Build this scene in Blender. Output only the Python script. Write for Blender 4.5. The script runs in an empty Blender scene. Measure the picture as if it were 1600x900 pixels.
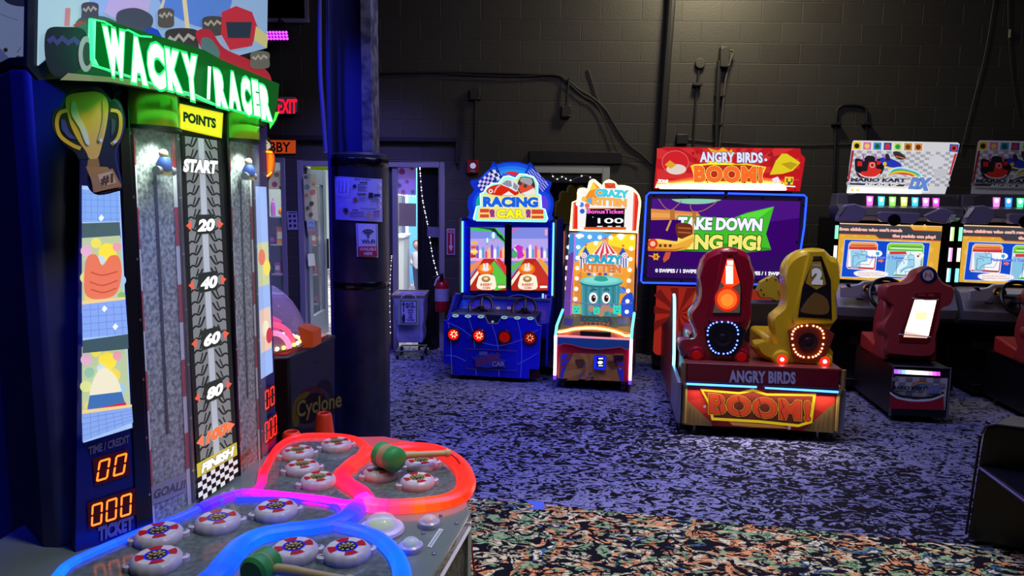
import bpy, bmesh, math, random
from mathutils import Vector, Matrix
random.seed(7)
PI = math.pi
S = bpy.context.scene
COL = S.collection

# ------------------------------------------------------------------ camera
FPX, TH, RO = 1100.0, math.radians(7), math.radians(.7)
CAM = Vector((0, 0, 1.6))
_F = Vector((0, math.cos(TH), -math.sin(TH))); _U = Vector((0, math.sin(TH), math.cos(TH))); _R = Vector((1, 0, 0))
_cr = _R*math.cos(RO) + _U*math.sin(RO); _cu = -_R*math.sin(RO) + _U*math.cos(RO)
cam = bpy.data.objects.new('camera', bpy.data.cameras.new('camera')); COL.objects.link(cam)
cam.matrix_world = Matrix(((_cr.x, _cu.x, -_F.x, 0), (_cr.y, _cu.y, -_F.y, 0), (_cr.z, _cu.z, -_F.z, 1.6), (0, 0, 0, 1)))
cam.data.sensor_width = 36; cam.data.lens = 36*FPX/1600; cam.data.clip_start = .05; cam.data.clip_end = 100
S.camera = cam
# ------------------------------------------------------------------ world, exposure
S.view_settings.view_transform = 'Standard'; S.view_settings.look = 'None'
S.view_settings.exposure = 0; S.view_settings.gamma = 1; S.view_settings.use_curve_mapping = False
wd = bpy.data.worlds.new('world'); S.world = wd; wd.use_nodes = True
wd.node_tree.nodes['Background'].inputs[0].default_value = (.03, .035, .12, 1)
wd.node_tree.nodes['Background'].inputs[1].default_value = .35
S.cycles.max_bounces = 6; S.cycles.diffuse_bounces = 3; S.cycles.glossy_bounces = 3
S.cycles.transparent_max_bounces = 12; S.cycles.sample_clamp_indirect = 3
S.cycles.caustics_reflective = False; S.cycles.caustics_refractive = False
# ------------------------------------------------------------------ lights
def lamp(name, kind, loc, target, energy, color, size=None, size_y=None, spot=None, blend=.3, spread=None):
    l = bpy.data.lights.new(name, kind); l.energy = energy; l.color = color
    if kind == 'AREA':
        l.shape = 'RECTANGLE'; l.size = size; l.size_y = size_y or size
        if spread: l.spread = math.radians(spread)
    if kind == 'SPOT':
        l.spot_size = math.radians(spot); l.spot_blend = blend; l.shadow_soft_size = size or .1
    if kind == 'POINT': l.shadow_soft_size = size or .1
    o = bpy.data.objects.new(name, l); COL.objects.link(o); o.location = loc
    d = Vector(target) - Vector(loc); o.rotation_euler = d.to_track_quat('-Z', 'Y').to_euler()
    return o
lamp('wall_wash', 'AREA', (2.0, 6.6, 4.3), (2.0, 7.42, 3.0), 46, (1, .86, .55), .5, .3)
lamp('violet_wash', 'AREA', (.5, 4.2, 4.3), (.5, 4.0, 0), 74, (.25, .27, 1), 2.4, 1.6, spread=105)
lamp('blue_wash', 'SPOT', (-1.5, 3.0, 3.5), (-1.05, 4.4, 1.2), 330, (.03, .04, 1), .08, spot=54, blend=.9)
lamp('left_blue_wash', 'SPOT', (-.2, .3, 3.7), (-2.0, 2.4, .9), 560, (.02, .03, 1), .15, spot=34, blend=.9)
lamp('rear_blue_wash', 'SPOT', (-1.0, 5.2, 4.2), (-1.6, 7.4, .6), 470, (.24, .2, 1), .15, spot=52, blend=.9)
lamp('near_white', 'SPOT', (1.0, 1.7, 4.2), (.9, 2.2, 0), 300, (1, .97, .8), .2, spot=50, blend=.6)
lamp('table_light', 'SPOT', (.3, 1.2, 4.2), (-.4, 1.95, .7), 60, (.8, .95, 1), .25, spot=38, blend=.6)
lamp('tower_fill', 'SPOT', (1.2, .9, 3.3), (-1.0, 1.95, 1.4), 170, (1, .95, .85), .3, spot=40, blend=.8)  # added fill spot without a fixture, brightens the tower front
lamp('room_fill', 'AREA', (1.8, 3.4, 4.3), (1.9, 4.6, 0), 46, (.85, .82, 1), 3.5, 2.0)
lamp('lobby_light', 'AREA', (-1.8, 11.5, 3.0), (-1.8, 11.5, 0), 430, (.86, .95, 1), 3.5, 3.5)
lamp('lobby_front_light', 'AREA', (-2.4, 7.95, 2.9), (-2.4, 8.3, 1.0), 60, (.95, 1, .95), 1.5, .8)

# ------------------------------------------------------------------ materials
def srgb(h):
    if isinstance(h, str):
        h = h.lstrip('#'); h = h if len(h) == 6 else ''.join(q*2 for q in h); c = [int(h[i:i+2], 16)/255 for i in (0, 2, 4)]
    else: c = h
    return tuple(x/12.92 if x <= .04045 else ((x+.055)/1.055)**2.4 for x in c)
_mc = {}
def M(h, e=0, rough=.5, metal=0, alpha=1, trans=0, coat=0):
    k = (h, e, rough, metal, alpha, trans, coat)
    if k in _mc: return _mc[k]
    m = bpy.data.materials.new('paint'); m.use_nodes = True; b = m.node_tree.nodes['Principled BSDF']
    c = srgb(h)
    b.inputs['Base Color'].default_value = (*[x*(.25 if e else 1) for x in c], 1)
    b.inputs['Roughness'].default_value = rough; b.inputs['Metallic'].default_value = metal
    b.inputs['Coat Weight'].default_value = coat
    if e:
        b.inputs['Emission Color'].default_value = (*c, 1); b.inputs['Emission Strength'].default_value = e
        b.inputs['Specular IOR Level'].default_value = .25
    if trans: b.inputs['Transmission Weight'].default_value = trans; b.inputs['IOR'].default_value = 1.15
    if alpha < 1: b.inputs['Alpha'].default_value = alpha
    _mc[k] = m
    return m
def noisy(m, scale, c1, c2, bump=0, lo=.4, hi=.6, detail=4, dist=0, rough=None):
    """procedural two-colour break-up of the base colour, optional bump"""
    nt = m.node_tree; b = nt.nodes['Principled BSDF']; L = nt.links.new
    tc = nt.nodes.new('ShaderNodeTexCoord'); n = nt.nodes.new('ShaderNodeTexNoise')
    n.inputs['Scale'].default_value = scale; n.inputs['Detail'].default_value = detail; n.inputs['Distortion'].default_value = dist
    L(tc.outputs['Object'], n.inputs['Vector'])
    r = nt.nodes.new('ShaderNodeValToRGB'); r.color_ramp.elements[0].position = lo; r.color_ramp.elements[1].position = hi
    r.color_ramp.elements[0].color = (*srgb(c1), 1); r.color_ramp.elements[1].color = (*srgb(c2), 1)
    L(n.outputs['Fac'], r.inputs['Fac']); L(r.outputs['Color'], b.inputs['Base Color'])
    if bump:
        bp = nt.nodes.new('ShaderNodeBump'); bp.inputs['Strength'].default_value = bump; bp.inputs['Distance'].default_value = .01
        L(n.outputs['Fac'], bp.inputs['Height']); L(bp.outputs['Normal'], b.inputs['Normal'])
    return m
def fresh(h, **k):
    _mc.pop((h, k.get('e', 0), k.get('rough', .5), k.get('metal', 0), 1, 0, 0), None)
    m = M(h, **k); _mc.pop((h, k.get('e', 0), k.get('rough', .5), k.get('metal', 0), 1, 0, 0), None); return m
def block_mat():
    m = fresh('#222', rough=.62); m.name = 'painted block'; nt = m.node_tree; b = nt.nodes['Principled BSDF']; L = nt.links.new
    tc = nt.nodes.new('ShaderNodeTexCoord'); sp = nt.nodes.new('ShaderNodeSeparateXYZ'); cb = nt.nodes.new('ShaderNodeCombineXYZ')
    ad = nt.nodes.new('ShaderNodeMath'); ad.operation = 'ADD'; ad.inputs[1].default_value = .0208
    ax = nt.nodes.new('ShaderNodeMath'); ax.operation = 'ADD'; ax.inputs[1].default_value = 40*.4064-.06
    L(tc.outputs['Object'], sp.inputs[0]); L(sp.outputs['X'], ax.inputs[0]); L(sp.outputs['Z'], ad.inputs[0])
    L(ax.outputs[0], cb.inputs[0]); L(ad.outputs[0], cb.inputs[1])
    br = nt.nodes.new('ShaderNodeTexBrick'); L(cb.outputs[0], br.inputs['Vector'])
    br.inputs['Scale'].default_value = 1; br.inputs['Brick Width'].default_value = .4064; br.inputs['Row Height'].default_value = .2032
    br.inputs['Mortar Size'].default_value = .006; br.inputs['Mortar Smooth'].default_value = .6; br.offset = .5
    br.inputs['Color1'].default_value = (.042, .040, .038, 1); br.inputs['Color2'].default_value = (.050, .048, .045, 1); br.inputs['Mortar'].default_value = (.08, .077, .072, 1)
    L(br.outputs['Color'], b.inputs['Base Color'])
    n = nt.nodes.new('ShaderNodeTexNoise'); n.inputs['Scale'].default_value = 70; n.inputs['Detail'].default_value = 5; L(tc.outputs['Object'], n.inputs['Vector'])
    mx = nt.nodes.new('ShaderNodeMath'); mx.operation = 'MULTIPLY_ADD'; mx.inputs[1].default_value = .35
    iv = nt.nodes.new('ShaderNodeMath'); iv.operation = 'SUBTRACT'; iv.inputs[0].default_value = 1; L(br.outputs['Fac'], iv.inputs[1])
    L(n.outputs['Fac'], mx.inputs[0]); L(iv.outputs[0], mx.inputs[2])
    bp = nt.nodes.new('ShaderNodeBump'); bp.inputs['Strength'].default_value = .9; bp.inputs['Distance'].default_value = .008
    L(mx.outputs[0], bp.inputs['Height']); L(bp.outputs['Normal'], b.inputs['Normal'])
    return m
def carpet_mat(near):  # near: warm-lit tint of the same carpet, light put into the colour
    m = fresh('#111', rough=.95); m.name = 'patterned carpet'; nt = m.node_tree; b = nt.nodes['Principled BSDF']; L = nt.links.new
    b.inputs['Specular IOR Level'].default_value = .05
    tc = nt.nodes.new('ShaderNodeTexCoord'); mp = nt.nodes.new('ShaderNodeMapping'); L(tc.outputs['Object'], mp.inputs['Vector'])
    mp.inputs['Scale'].default_value = (1, 1.5, 1) ; mp.inputs['Rotation'].default_value = (0, 0, .5)
    def noise(scale, det, dist, src=mp):
        n = nt.nodes.new('ShaderNodeTexNoise'); n.inputs['Scale'].default_value = scale; n.inputs['Detail'].default_value = det
        n.inputs['Distortion'].default_value = dist; L(src.outputs[0], n.inputs['Vector']); return n
    def ramp(src, pts, interp='LINEAR'):
        r = nt.nodes.new('ShaderNodeValToRGB'); cr = r.color_ramp; cr.interpolation = interp
        while len(cr.elements) < len(pts): cr.elements.new(.5)
        for e, (p, c) in zip(cr.elements, pts): e.position = p; e.color = (*c, 1)
        L(src.outputs[0], r.inputs['Fac']); return r
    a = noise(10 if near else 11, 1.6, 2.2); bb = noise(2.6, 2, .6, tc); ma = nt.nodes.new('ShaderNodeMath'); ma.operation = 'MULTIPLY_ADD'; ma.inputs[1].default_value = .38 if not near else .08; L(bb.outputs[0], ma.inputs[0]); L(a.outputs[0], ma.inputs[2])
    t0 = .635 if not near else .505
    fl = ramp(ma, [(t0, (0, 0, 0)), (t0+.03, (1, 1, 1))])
    rd = noise(6.2 if near else 7.0, 1.0, 2.8); sb = nt.nodes.new('ShaderNodeMath'); sb.operation = 'SUBTRACT'; sb.inputs[1].default_value = .5; L(rd.outputs[0], sb.inputs[0])
    ab = nt.nodes.new('ShaderNodeMath'); ab.operation = 'ABSOLUTE'; L(sb.outputs[0], ab.inputs[0])
    ln = ramp(ab, [(.022 if near else .016, (0, 0, 0)), (.034 if near else .032, (1, 1, 1))])
    fm = nt.nodes.new('ShaderNodeMixRGB'); fm.blend_type = 'MULTIPLY'; fm.inputs[0].default_value = 1 if near else .9; L(fl.outputs[0], fm.inputs[1]); L(ln.outputs[0], fm.inputs[2]); fl = fm
    big = noise(1.7, 2, .4, tc); bigm = noise(5, 2, .4, tc)
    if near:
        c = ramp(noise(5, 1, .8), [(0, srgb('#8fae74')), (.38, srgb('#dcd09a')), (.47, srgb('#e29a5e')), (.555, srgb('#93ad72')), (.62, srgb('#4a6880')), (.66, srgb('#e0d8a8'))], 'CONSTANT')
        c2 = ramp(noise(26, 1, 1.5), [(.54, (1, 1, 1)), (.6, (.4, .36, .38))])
    else:
        c = ramp(bigm, [(.3, srgb('#76768e')), (.7, srgb('#8e8ea8'))])
        c2 = ramp(big, [(.35, (.6, .62, .75)), (.62, (1, 1, 1))])
    mu = nt.nodes.new('ShaderNodeMixRGB'); mu.blend_type = 'MULTIPLY'; mu.inputs[0].default_value = 1; L(c.outputs[0], mu.inputs[1]); L(c2.outputs[0], mu.inputs[2])
    mx = nt.nodes.new('ShaderNodeMixRGB'); L(fl.outputs[0], mx.inputs[0]); mx.inputs[1].default_value = (*srgb('#17141a'), 1); L(mu.outputs[0], mx.inputs[2])
    L(mx.outputs[0], b.inputs['Base Color'])
    f = noise(260, 2, 0); bp = nt.nodes.new('ShaderNodeBump'); bp.inputs['Strength'].default_value = .5; bp.inputs['Distance'].default_value = .004
    L(f.outputs[0], bp.inputs['Height']); L(bp.outputs['Normal'], b.inputs['Normal'])
    return m

def sheer(h):
    m = fresh(h, rough=.7); nt = m.node_tree; b = nt.nodes['Principled BSDF']; o = nt.nodes['Material Output']
    t = nt.nodes.new('ShaderNodeBsdfTranslucent'); t.inputs['Color'].default_value = (*srgb(h), 1); x = nt.nodes.new('ShaderNodeMixShader'); x.inputs[0].default_value = .6
    nt.links.new(b.outputs[0], x.inputs[1]); nt.links.new(t.outputs[0], x.inputs[2]); nt.links.new(x.outputs[0], o.inputs['Surface']); return m
BLACK = M('#0c0c0f', rough=.45); DARK = M('#141418', rough=.5); CHROME = M('#c8c8d0', rough=.2, metal=1)
ALU = M('#8f8f98', rough=.38, metal=.9); SCREW = M('#b8b8c0', rough=.3, metal=1); WHITEP = M('#d8d6e2', rough=.4)
GLASS = M('#e8f0ff', rough=.03, alpha=.12)

# ------------------------------------------------------------------ frames
class Fr:
    def __init__(s, O=(0, 0, 0), a=0):
        s.O = Vector(O); s.a = math.radians(a); c, n = math.cos(s.a), math.sin(s.a)
        s.X = Vector((c, n, 0)); s.Y = Vector((-n, c, 0))
    def loc(s, v): v = v - s.O; return Vector((v.dot(s.X), v.dot(s.Y), v.z))
    def ray(s, px, py):
        d = _F + _cr*((px-800)/FPX) + _cu*((450-py)/FPX)
        return s.loc(CAM), Vector((d.dot(s.X), d.dot(s.Y), d.z))
    def on(s, px, py, p0, n, off=0):
        o, d = s.ray(px, py); n = Vector(n).normalized(); p = Vector(p0) + n*off
        return o + d*((p-o).dot(n)/d.dot(n))
    def plane(s, p0, n):
        def m(px, py, off=0): return s.on(px, py, p0, n, off)
        m.n = Vector(n).normalized(); return m
    def yp(s, y, tilt=0, z0=0):   # plane facing the viewer (local -y); tilt leans its top backwards
        t = math.radians(tilt); return s.plane((0, y, z0), (0, -math.cos(t), math.sin(t)))
    def zp(s, z): return s.plane((0, 0, z), (0, 0, 1))
    def y(s, px, py, y): return s.on(px, py, (0, y, 0), (0, -1, 0))
    def z(s, px, py, z): return s.on(px, py, (0, 0, z), (0, 0, 1))
W = Fr()

# ------------------------------------------------------------------ mesh builder
def catmull(pts, n=6, closed=False):
    P = [Vector(p) for p in pts]; out = []; N = len(P)
    rng = range(N if closed else N-1)
    for i in rng:
        if closed: p0, p1, p2, p3 = P[i-1], P[i], P[(i+1) % N], P[(i+2) % N]
        else: p0, p1, p2, p3 = P[max(i-1, 0)], P[i], P[i+1], P[min(i+2, N-1)]
        for k in range(n):
            t = k/n; out.append(.5*((2*p1) + (p2-p0)*t + (2*p0-5*p1+4*p2-p3)*t*t + (3*p1-p0-3*p2+p3)*t**3))
    if not closed: out.append(P[-1])
    return out
class MB:
    def __init__(s): s.v = []; s.f = []; s.m = []; s.mats = []
    def mi(s, m):
        if m not in s.mats: s.mats.append(m)
        return s.mats.index(m)
    def add(s, vs, fs, m):
        b = len(s.v); s.v += [tuple(v) for v in vs]; i = s.mi(m)
        for f in fs: s.f.append([b+k for k in f]); s.m.append(i)
        return s
    def box(s, x0, x1, y0, y1, z0, z1, m):
        vs = [(x, y, z) for z in (z0, z1) for y in (y0, y1) for x in (x0, x1)]
        return s.add(vs, [(0, 2, 3, 1), (4, 5, 7, 6), (0, 1, 5, 4), (2, 6, 7, 3), (0, 4, 6, 2), (1, 3, 7, 5)], m)
    def loft(s, rings, m, cap=True, closed=True, mats=None):
        n = len(rings[0]); vs = [p for r in rings for p in r]; fs = []
        for i in range(len(rings)-1):
            for k in range(n if closed else n-1):
                fs.append((i*n+k, i*n+(k+1) % n, (i+1)*n+(k+1) % n, (i+1)*n+k))
        if cap: fs.append(tuple(range(n-1, -1, -1))); fs.append(tuple((len(rings)-1)*n+k for k in range(n)))
        s.add(vs, fs, m)
        if mats:
            base = len(s.m)-len(fs); q = n if closed else n-1
            for i in range(len(rings)-1):
                for k in range(q): s.m[base+i*q+k] = s.mi(mats[i])
        return s
    def extr(s, pts, d, m):      # pts 3D outline, d extrusion vector
        d = Vector(d); a = [Vector(p) for p in pts]; return s.loft([a, [p+d for p in a]], m)
    def tube(s, path, r, m, n=8, closed=False, rz=None, mats=None, up=None):
        P = [Vector(p) for p in path]; rings = []; N = len(P); up0 = Vector(up) if up else None; last = None
        for i, p in enumerate(P):
            if closed: t = P[(i+1) % N] - P[i-1]
            else: t = P[min(i+1, N-1)] - P[max(i-1, 0)]
            t.normalize(); u = up0 or (last if last is not None else (Vector((0, 0, 1)) if abs(t.z) < .9 else Vector((1, 0, 0))))
            w = t.cross(u).normalized(); u2 = w.cross(t).normalized(); last = u2
            rr = r[i] if isinstance(r, (list, tuple)) else r
            rings.append([p + w*rr*math.cos(2*PI*k/n) + u2*(rz or rr)*math.sin(2*PI*k/n) for k in range(n)])
        if closed: rings.append(rings[0])
        return s.loft(rings, m, cap=not closed, mats=mats)
    def lathe(s, prof, c, m, axis=(0, 0, 1), n=24, mats=None):
        ax = Vector(axis).normalized(); u = ax.orthogonal().normalized(); w = ax.cross(u); c = Vector(c)
        rings = [[c + ax*z + (u*math.cos(2*PI*k/n) + w*math.sin(2*PI*k/n))*max(r, 1e-5) for k in range(n)] for r, z in prof]
        return s.loft(rings, m, mats=mats)
    def ball(s, c, r, m, n=12, sz=1):
        return s.lathe([(r*math.sin(PI*k/8), -r*sz*math.cos(PI*k/8)) for k in range(9)], c, m, n=n)
    def plate(s, pts, mapf, o0, o1, mf, ms=None, tr=lambda x, y: (x, y), inset=0):
        """outline in photo coordinates projected onto a real plane, solid between offsets o0 (front) and o1 (rear)"""
        q = [tr(*p) for p in pts]
        f = [mapf(x, y, o0) for x, y in q]; base = [mapf(x, y, 0) for x, y in q]
        n = plane_n(mapf)
        f = [b + n*o0 for b in base]; r = [b + n*o1 for b in base]
        if inset:
            c = sum(base, Vector())/len(base); mid = [p for p in f]; f = [c + (b-c)*(1-inset) + n*(o0+inset*.35) for b in base]
            s.loft([f, mid, r], ms or mf)
        else: s.loft([f, r], ms or mf)
        s.m[-2] = s.mi(mf) if not inset else s.m[-2]
        return s
    def build(s, name, parent=None, bevel=0, seg=2, smooth=35, loc=None, label=None):
        me = bpy.data.meshes.new(name); me.from_pydata(s.v, [], s.f)
        for m in s.mats: me.materials.append(m)
        me.polygons.foreach_set('material_index', s.m); me.update()
        bm = bmesh.new(); bm.from_mesh(me); bmesh.ops.remove_doubles(bm, verts=bm.verts, dist=1e-6) if not getattr(s, 'flat', 0) else None
        if not getattr(s, 'flat', 0): bmesh.ops.recalc_face_normals(bm, faces=bm.faces)
        bm.to_mesh(me); bm.free()
        if smooth:
            me.polygons.foreach_set('use_smooth', [True]*len(me.polygons)); me.set_sharp_from_angle(angle=math.radians(smooth))
        o = bpy.data.objects.new(name, me); COL.objects.link(o)
        if parent: o.parent = parent
        if loc: o.location = loc
        if bevel:
            b = o.modifiers.new('bevel', 'BEVEL'); b.width = bevel; b.segments = seg; b.limit_method = 'ANGLE'; b.angle_limit = math.radians(40)
        if label: o['label'] = label
        return o
def plane_n(mapf):
    return mapf.n

_tx = {}
def glyphs(t, bold=0, sp=1.0):
    k = (t, bold, sp)
    if k not in _tx:
        c = bpy.data.curves.new('t', 'FONT'); c.body = t; c.offset = bold; c.resolution_u = 3; c.space_character = sp
        o = bpy.data.objects.new('t', c); COL.objects.link(o); dg = bpy.context.evaluated_depsgraph_get()
        me = bpy.data.meshes.new_from_object(o.evaluated_get(dg))
        _tx[k] = ([(v.co.x, v.co.y) for v in me.vertices], [tuple(p.vertices) for p in me.polygons])
        bpy.data.objects.remove(o); bpy.data.curves.remove(c); bpy.data.meshes.remove(me)
    return _tx[k]
class Art(MB):
    """flat printed / lit artwork laid on a real surface, each stroke a hair in front of the one before"""
    def __init__(s, mapf, x0=0, y0=0, k=1, e=0, step=.0006, off=.001, rough=.5):
        super().__init__(); s.flat = 1; s.mapf = mapf; s.tr = lambda x, y: (x0+x/k, y0+y/k); s.e = e; s.off = off; s.step = step; s.rough = rough; s.crop = (x0, y0, k)
    def frame(s, P0, P1, P2, w=1, h=1):
        a, b, c = (s.crop[0]+P0[0]/s.crop[2], s.crop[1]+P0[1]/s.crop[2]), (s.crop[0]+P1[0]/s.crop[2], s.crop[1]+P1[1]/s.crop[2]), (s.crop[0]+P2[0]/s.crop[2], s.crop[1]+P2[1]/s.crop[2])
        s.tr = lambda x, y: (a[0]+(b[0]-a[0])*x/w+(c[0]-a[0])*y/h, a[1]+(b[1]-a[1])*x/w+(c[1]-a[1])*y/h); return s
    def reset(s): x0, y0, k = s.crop; s.tr = lambda x, y: (x0+x/k, y0+y/k); return s
    def mat(s, col, e):
        e = s.e if e is None else e
        return col if not isinstance(col, str) else M(col, e=e, rough=s.rough)
    def poly(s, pts, col, e=None, keep=False):
        if not keep: s.off += s.step
        vs = [s.mapf(*s.tr(*p), s.off) for p in pts]; return s.add(vs, [tuple(range(len(vs)))], s.mat(col, e))
    def rect(s, x0, y0, x1, y1, col, e=None, keep=False, nx=1):
        if nx == 1: return s.poly([(x0, y0), (x1, y0), (x1, y1), (x0, y1)], col, e, keep)
        if not keep: s.off += s.step
        for i in range(nx):
            a, b = x0+(x1-x0)*i/nx, x0+(x1-x0)*(i+1)/nx; s.poly([(a, y0), (b, y0), (b, y1), (a, y1)], col, e, True)
    def disc(s, cx, cy, r, col, e=None, ry=None, n=20, keep=False):
        ry = ry or r; return s.poly([(cx+r*math.cos(2*PI*k/n), cy+ry*math.sin(2*PI*k/n)) for k in range(n)], col, e, keep)
    def blob(s, pts, col, e=None, n=5): return s.poly([(p.x, p.y) for p in catmull([(x, y, 0) for x, y in pts], n, True)], col, e)
    def stroke(s, pts, w, col, e=None, closed=False, smooth=0, keep=False):
        if smooth: pts = [(p.x, p.y) for p in catmull([(x, y, 0) for x, y in pts], smooth, closed)]
        if not keep: s.off += s.step
        P = [Vector(p) for p in pts]; N = len(P); L = []; R = []
        for i in range(N):
            t = (P[(i+1) % N]-P[i-1]) if closed else (P[min(i+1, N-1)]-P[max(i-1, 0)])
            n = Vector((-t.y, t.x)); n = n.normalized()*w/2 if n.length else Vector((0, w/2)); L.append(P[i]+n); R.append(P[i]-n)
        vs = [s.mapf(*s.tr(*p), s.off) for p in L] + [s.mapf(*s.tr(*p), s.off) for p in R]
        return s.add(vs, [(i, (i+1) % N, N+(i+1) % N, N+i) for i in range(N if closed else N-1)], s.mat(col, e))
    def checker(s, pts4, nx, ny, c1, c2, e=None):
        (ax, ay), (bx, by), (cx, cy), (dx, dy) = pts4; s.off += s.step
        g = lambda u, v: ((ax*(1-u)+bx*u)*(1-v)+(dx*(1-u)+cx*u)*v, (ay*(1-u)+by*u)*(1-v)+(dy*(1-u)+cy*u)*v)
        for i in range(nx):
            for j in range(ny):
                s.poly([g(i/nx, j/ny), g((i+1)/nx, j/ny), g((i+1)/nx, (j+1)/ny), g(i/nx, (j+1)/ny)], c1 if (i+j) % 2 else c2, e, True)
    def rays(s, cx, cy, r, n, col, e=None, a0=0, clip=None):
        s.off += s.step
        for i in range(n):
            a, b = a0+2*PI*i/n, a0+2*PI*(i+.5)/n
            p = [(cx, cy), (cx+r*math.cos(a), cy+r*math.sin(a)), (cx+r*math.cos(b), cy+r*math.sin(b))]
            if clip: p = cliprect(p, *clip)
            if len(p) > 2: s.poly(p, col, e, True)
    def text(s, t, x0, y0, x1, y1, h, col, e=None, bold=.01, sh=0, outline=None, sp=1.0, depth=0, side=None, grad=None):
        bv, _ = glyphs(t, bold, sp)
        if not bv: return s
        mx, Mx = min(v[0] for v in bv), max(v[0] for v in bv); my, My = 0, .73
        lay = []
        for (oc, oe, ob) in (outline or []): lay.append((oc, oe, bold+ob))
        lay.append((col, e, bold))
        for c, ee, b in lay:
            s.off += s.step; vs, fs = glyphs(t, b, sp); off = s.off
            def P(v, o, x0=x0, y0=y0):
                u = (v[0]-mx)/(Mx-mx); w = (v[1]-my)/(My-my)
                return s.mapf(*s.tr(x0+(x1-x0)*u+sh*h*w, y0+(y1-y0)*u-h*w), o)
            m = s.mat(c, ee)
            if depth:
                s.add([P(v, off+depth) for v in vs], fs, m); ec = {}
                for f in fs:
                    for i in range(len(f)):
                        k = (f[i], f[(i+1) % len(f)]); ec[frozenset(k)] = None if frozenset(k) in ec else k
                ed = [k for k in ec.values() if k]; q = []; qf = []
                for a_, b_ in ed:
                    n = len(q); q += [P(vs[a_], off), P(vs[b_], off), P(vs[b_], off+depth), P(vs[a_], off+depth)]; qf.append((n, n+1, n+2, n+3))
                s.add(q, qf, side or m)
            else: s.add([P(v, off) for v in vs], fs, m)
        if depth: s.off += depth
        return s
    def seg7(s, digs, x0, y0, w, h, gap, col, e, sl=.1):
        on = {'0': 'abcdef', '1': 'bc', '3': 'abcdg'}; t = w*.17
        s.off += s.step
        for i, d in enumerate(digs):
            X = x0+i*(w+gap); H = h/2
            g = {'a': (0, 0, w, t), 'd': (0, h-t, w, h), 'g': (0, H-t/2, w, H+t/2), 'f': (0, 0, t, H), 'e': (0, H, t, h), 'b': (w-t, 0, w, H), 'c': (w-t, H, w, h)}
            for c in on[d]:
                a, b, cc, dd = g[c]; q = t*.28
                if cc-a > dd-b: P = [(a+q, (b+dd)/2), (a+q+t/2, b), (cc-q-t/2, b), (cc-q, (b+dd)/2), (cc-q-t/2, dd), (a+q+t/2, dd)]
                else: P = [((a+cc)/2, b+q), (cc, b+q+t/2), (cc, dd-q-t/2), ((a+cc)/2, dd-q), (a, dd-q-t/2), (a, b+q+t/2)]
                s.poly([(X+x+(h-y)*sl, y0+y) for x, y in P], col, e, True)
def cliprect(P, x0, y0, x1, y1):
    def cut(P, f, g):
        out = []
        for i in range(len(P)):
            a, b = P[i-1], P[i]; fa, fb = f(a), f(b)
            if (fa >= 0) != (fb >= 0): t = fa/(fa-fb); out.append((a[0]+(b[0]-a[0])*t, a[1]+(b[1]-a[1])*t))
            if fb >= 0: out.append(b)
        return out
    for f in (lambda p: p[0]-x0, lambda p: x1-p[0], lambda p: p[1]-y0, lambda p: y1-p[1]):
        if P: P = cut(P, f, 0)
    return P

# ------------------------------------------------------------------ scene objects
def thing(name, label, cat, fr, group=None):
    o = bpy.data.objects.new(name, None); COL.objects.link(o); o.empty_display_size = .1
    o.location = fr.O; o.rotation_euler = (0, 0, fr.a); o['label'] = label; o['category'] = cat
    if group: o['group'] = group
    return o
def tag(o, label, cat, group=None):
    o['label'] = label; o['category'] = cat
    if group: o['group'] = group
    return o
def struct(o): o['kind'] = 'structure'; return o
# ================================================================== THE ROOM
WY = 7.42
FLOOR = carpet_mat(False)
struct(MB().box(-5.6, 6.6, -1.2, WY+.2, -.1, 0, FLOOR).build('floor', smooth=0))
# near strip, slightly proud; its warm colours paint in where the blue light stops
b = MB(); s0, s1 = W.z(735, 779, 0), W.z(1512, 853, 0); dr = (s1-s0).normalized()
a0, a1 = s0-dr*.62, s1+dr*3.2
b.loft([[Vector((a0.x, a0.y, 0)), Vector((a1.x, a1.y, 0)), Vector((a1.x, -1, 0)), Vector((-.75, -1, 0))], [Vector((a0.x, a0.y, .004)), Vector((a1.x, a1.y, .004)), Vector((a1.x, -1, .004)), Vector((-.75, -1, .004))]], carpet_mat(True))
struct(b.build('floor_near_painted_light', smooth=0))
# back wall with openings (x0, x1, z0, z1)
OP = [(-3.6, -2.39, .55, 2.0), (-2.235, -1.42, 0, 1.98), (-1.34, -.735, 0, 1.975), (.14, .98, 0, 1.95)]
b = MB(); BM = block_mat(); x = -5.6
for (x0, x1, z0, z1) in OP:
    b.box(x, x0, WY, WY+.2, 0, 4.5, BM); b.box(x0, x1, WY, WY+.2, z1, 4.5, BM)
    if z0 > 0: b.box(x0, x1, WY, WY+.2, 0, z0, BM)
    x = x1
b.box(x, 6.6, WY, WY+.2, 0, 4.5, BM)
struct(b.build('wall_back', smooth=0))
PW = noisy(fresh('#15151a', rough=.7), 6, '#131318', '#1a1a20')
struct(MB().box(-5.8, -5.6, -1.2, WY+.2, 0, 4.5, PW).build('wall_left', smooth=0))
struct(MB().box(6.6, 6.8, -1.2, WY+.2, 0, 4.5, PW).build('wall_right', smooth=0))
struct(MB().box(-5.6, 6.6, -1.4, -1.2, 0, 4.5, PW).build('wall_front', smooth=0))
struct(MB().box(-5.6, 6.6, -1.2, WY+.2, 4.5, 4.6, M('#101014', rough=.8)).build('ceiling', smooth=0))
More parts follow.
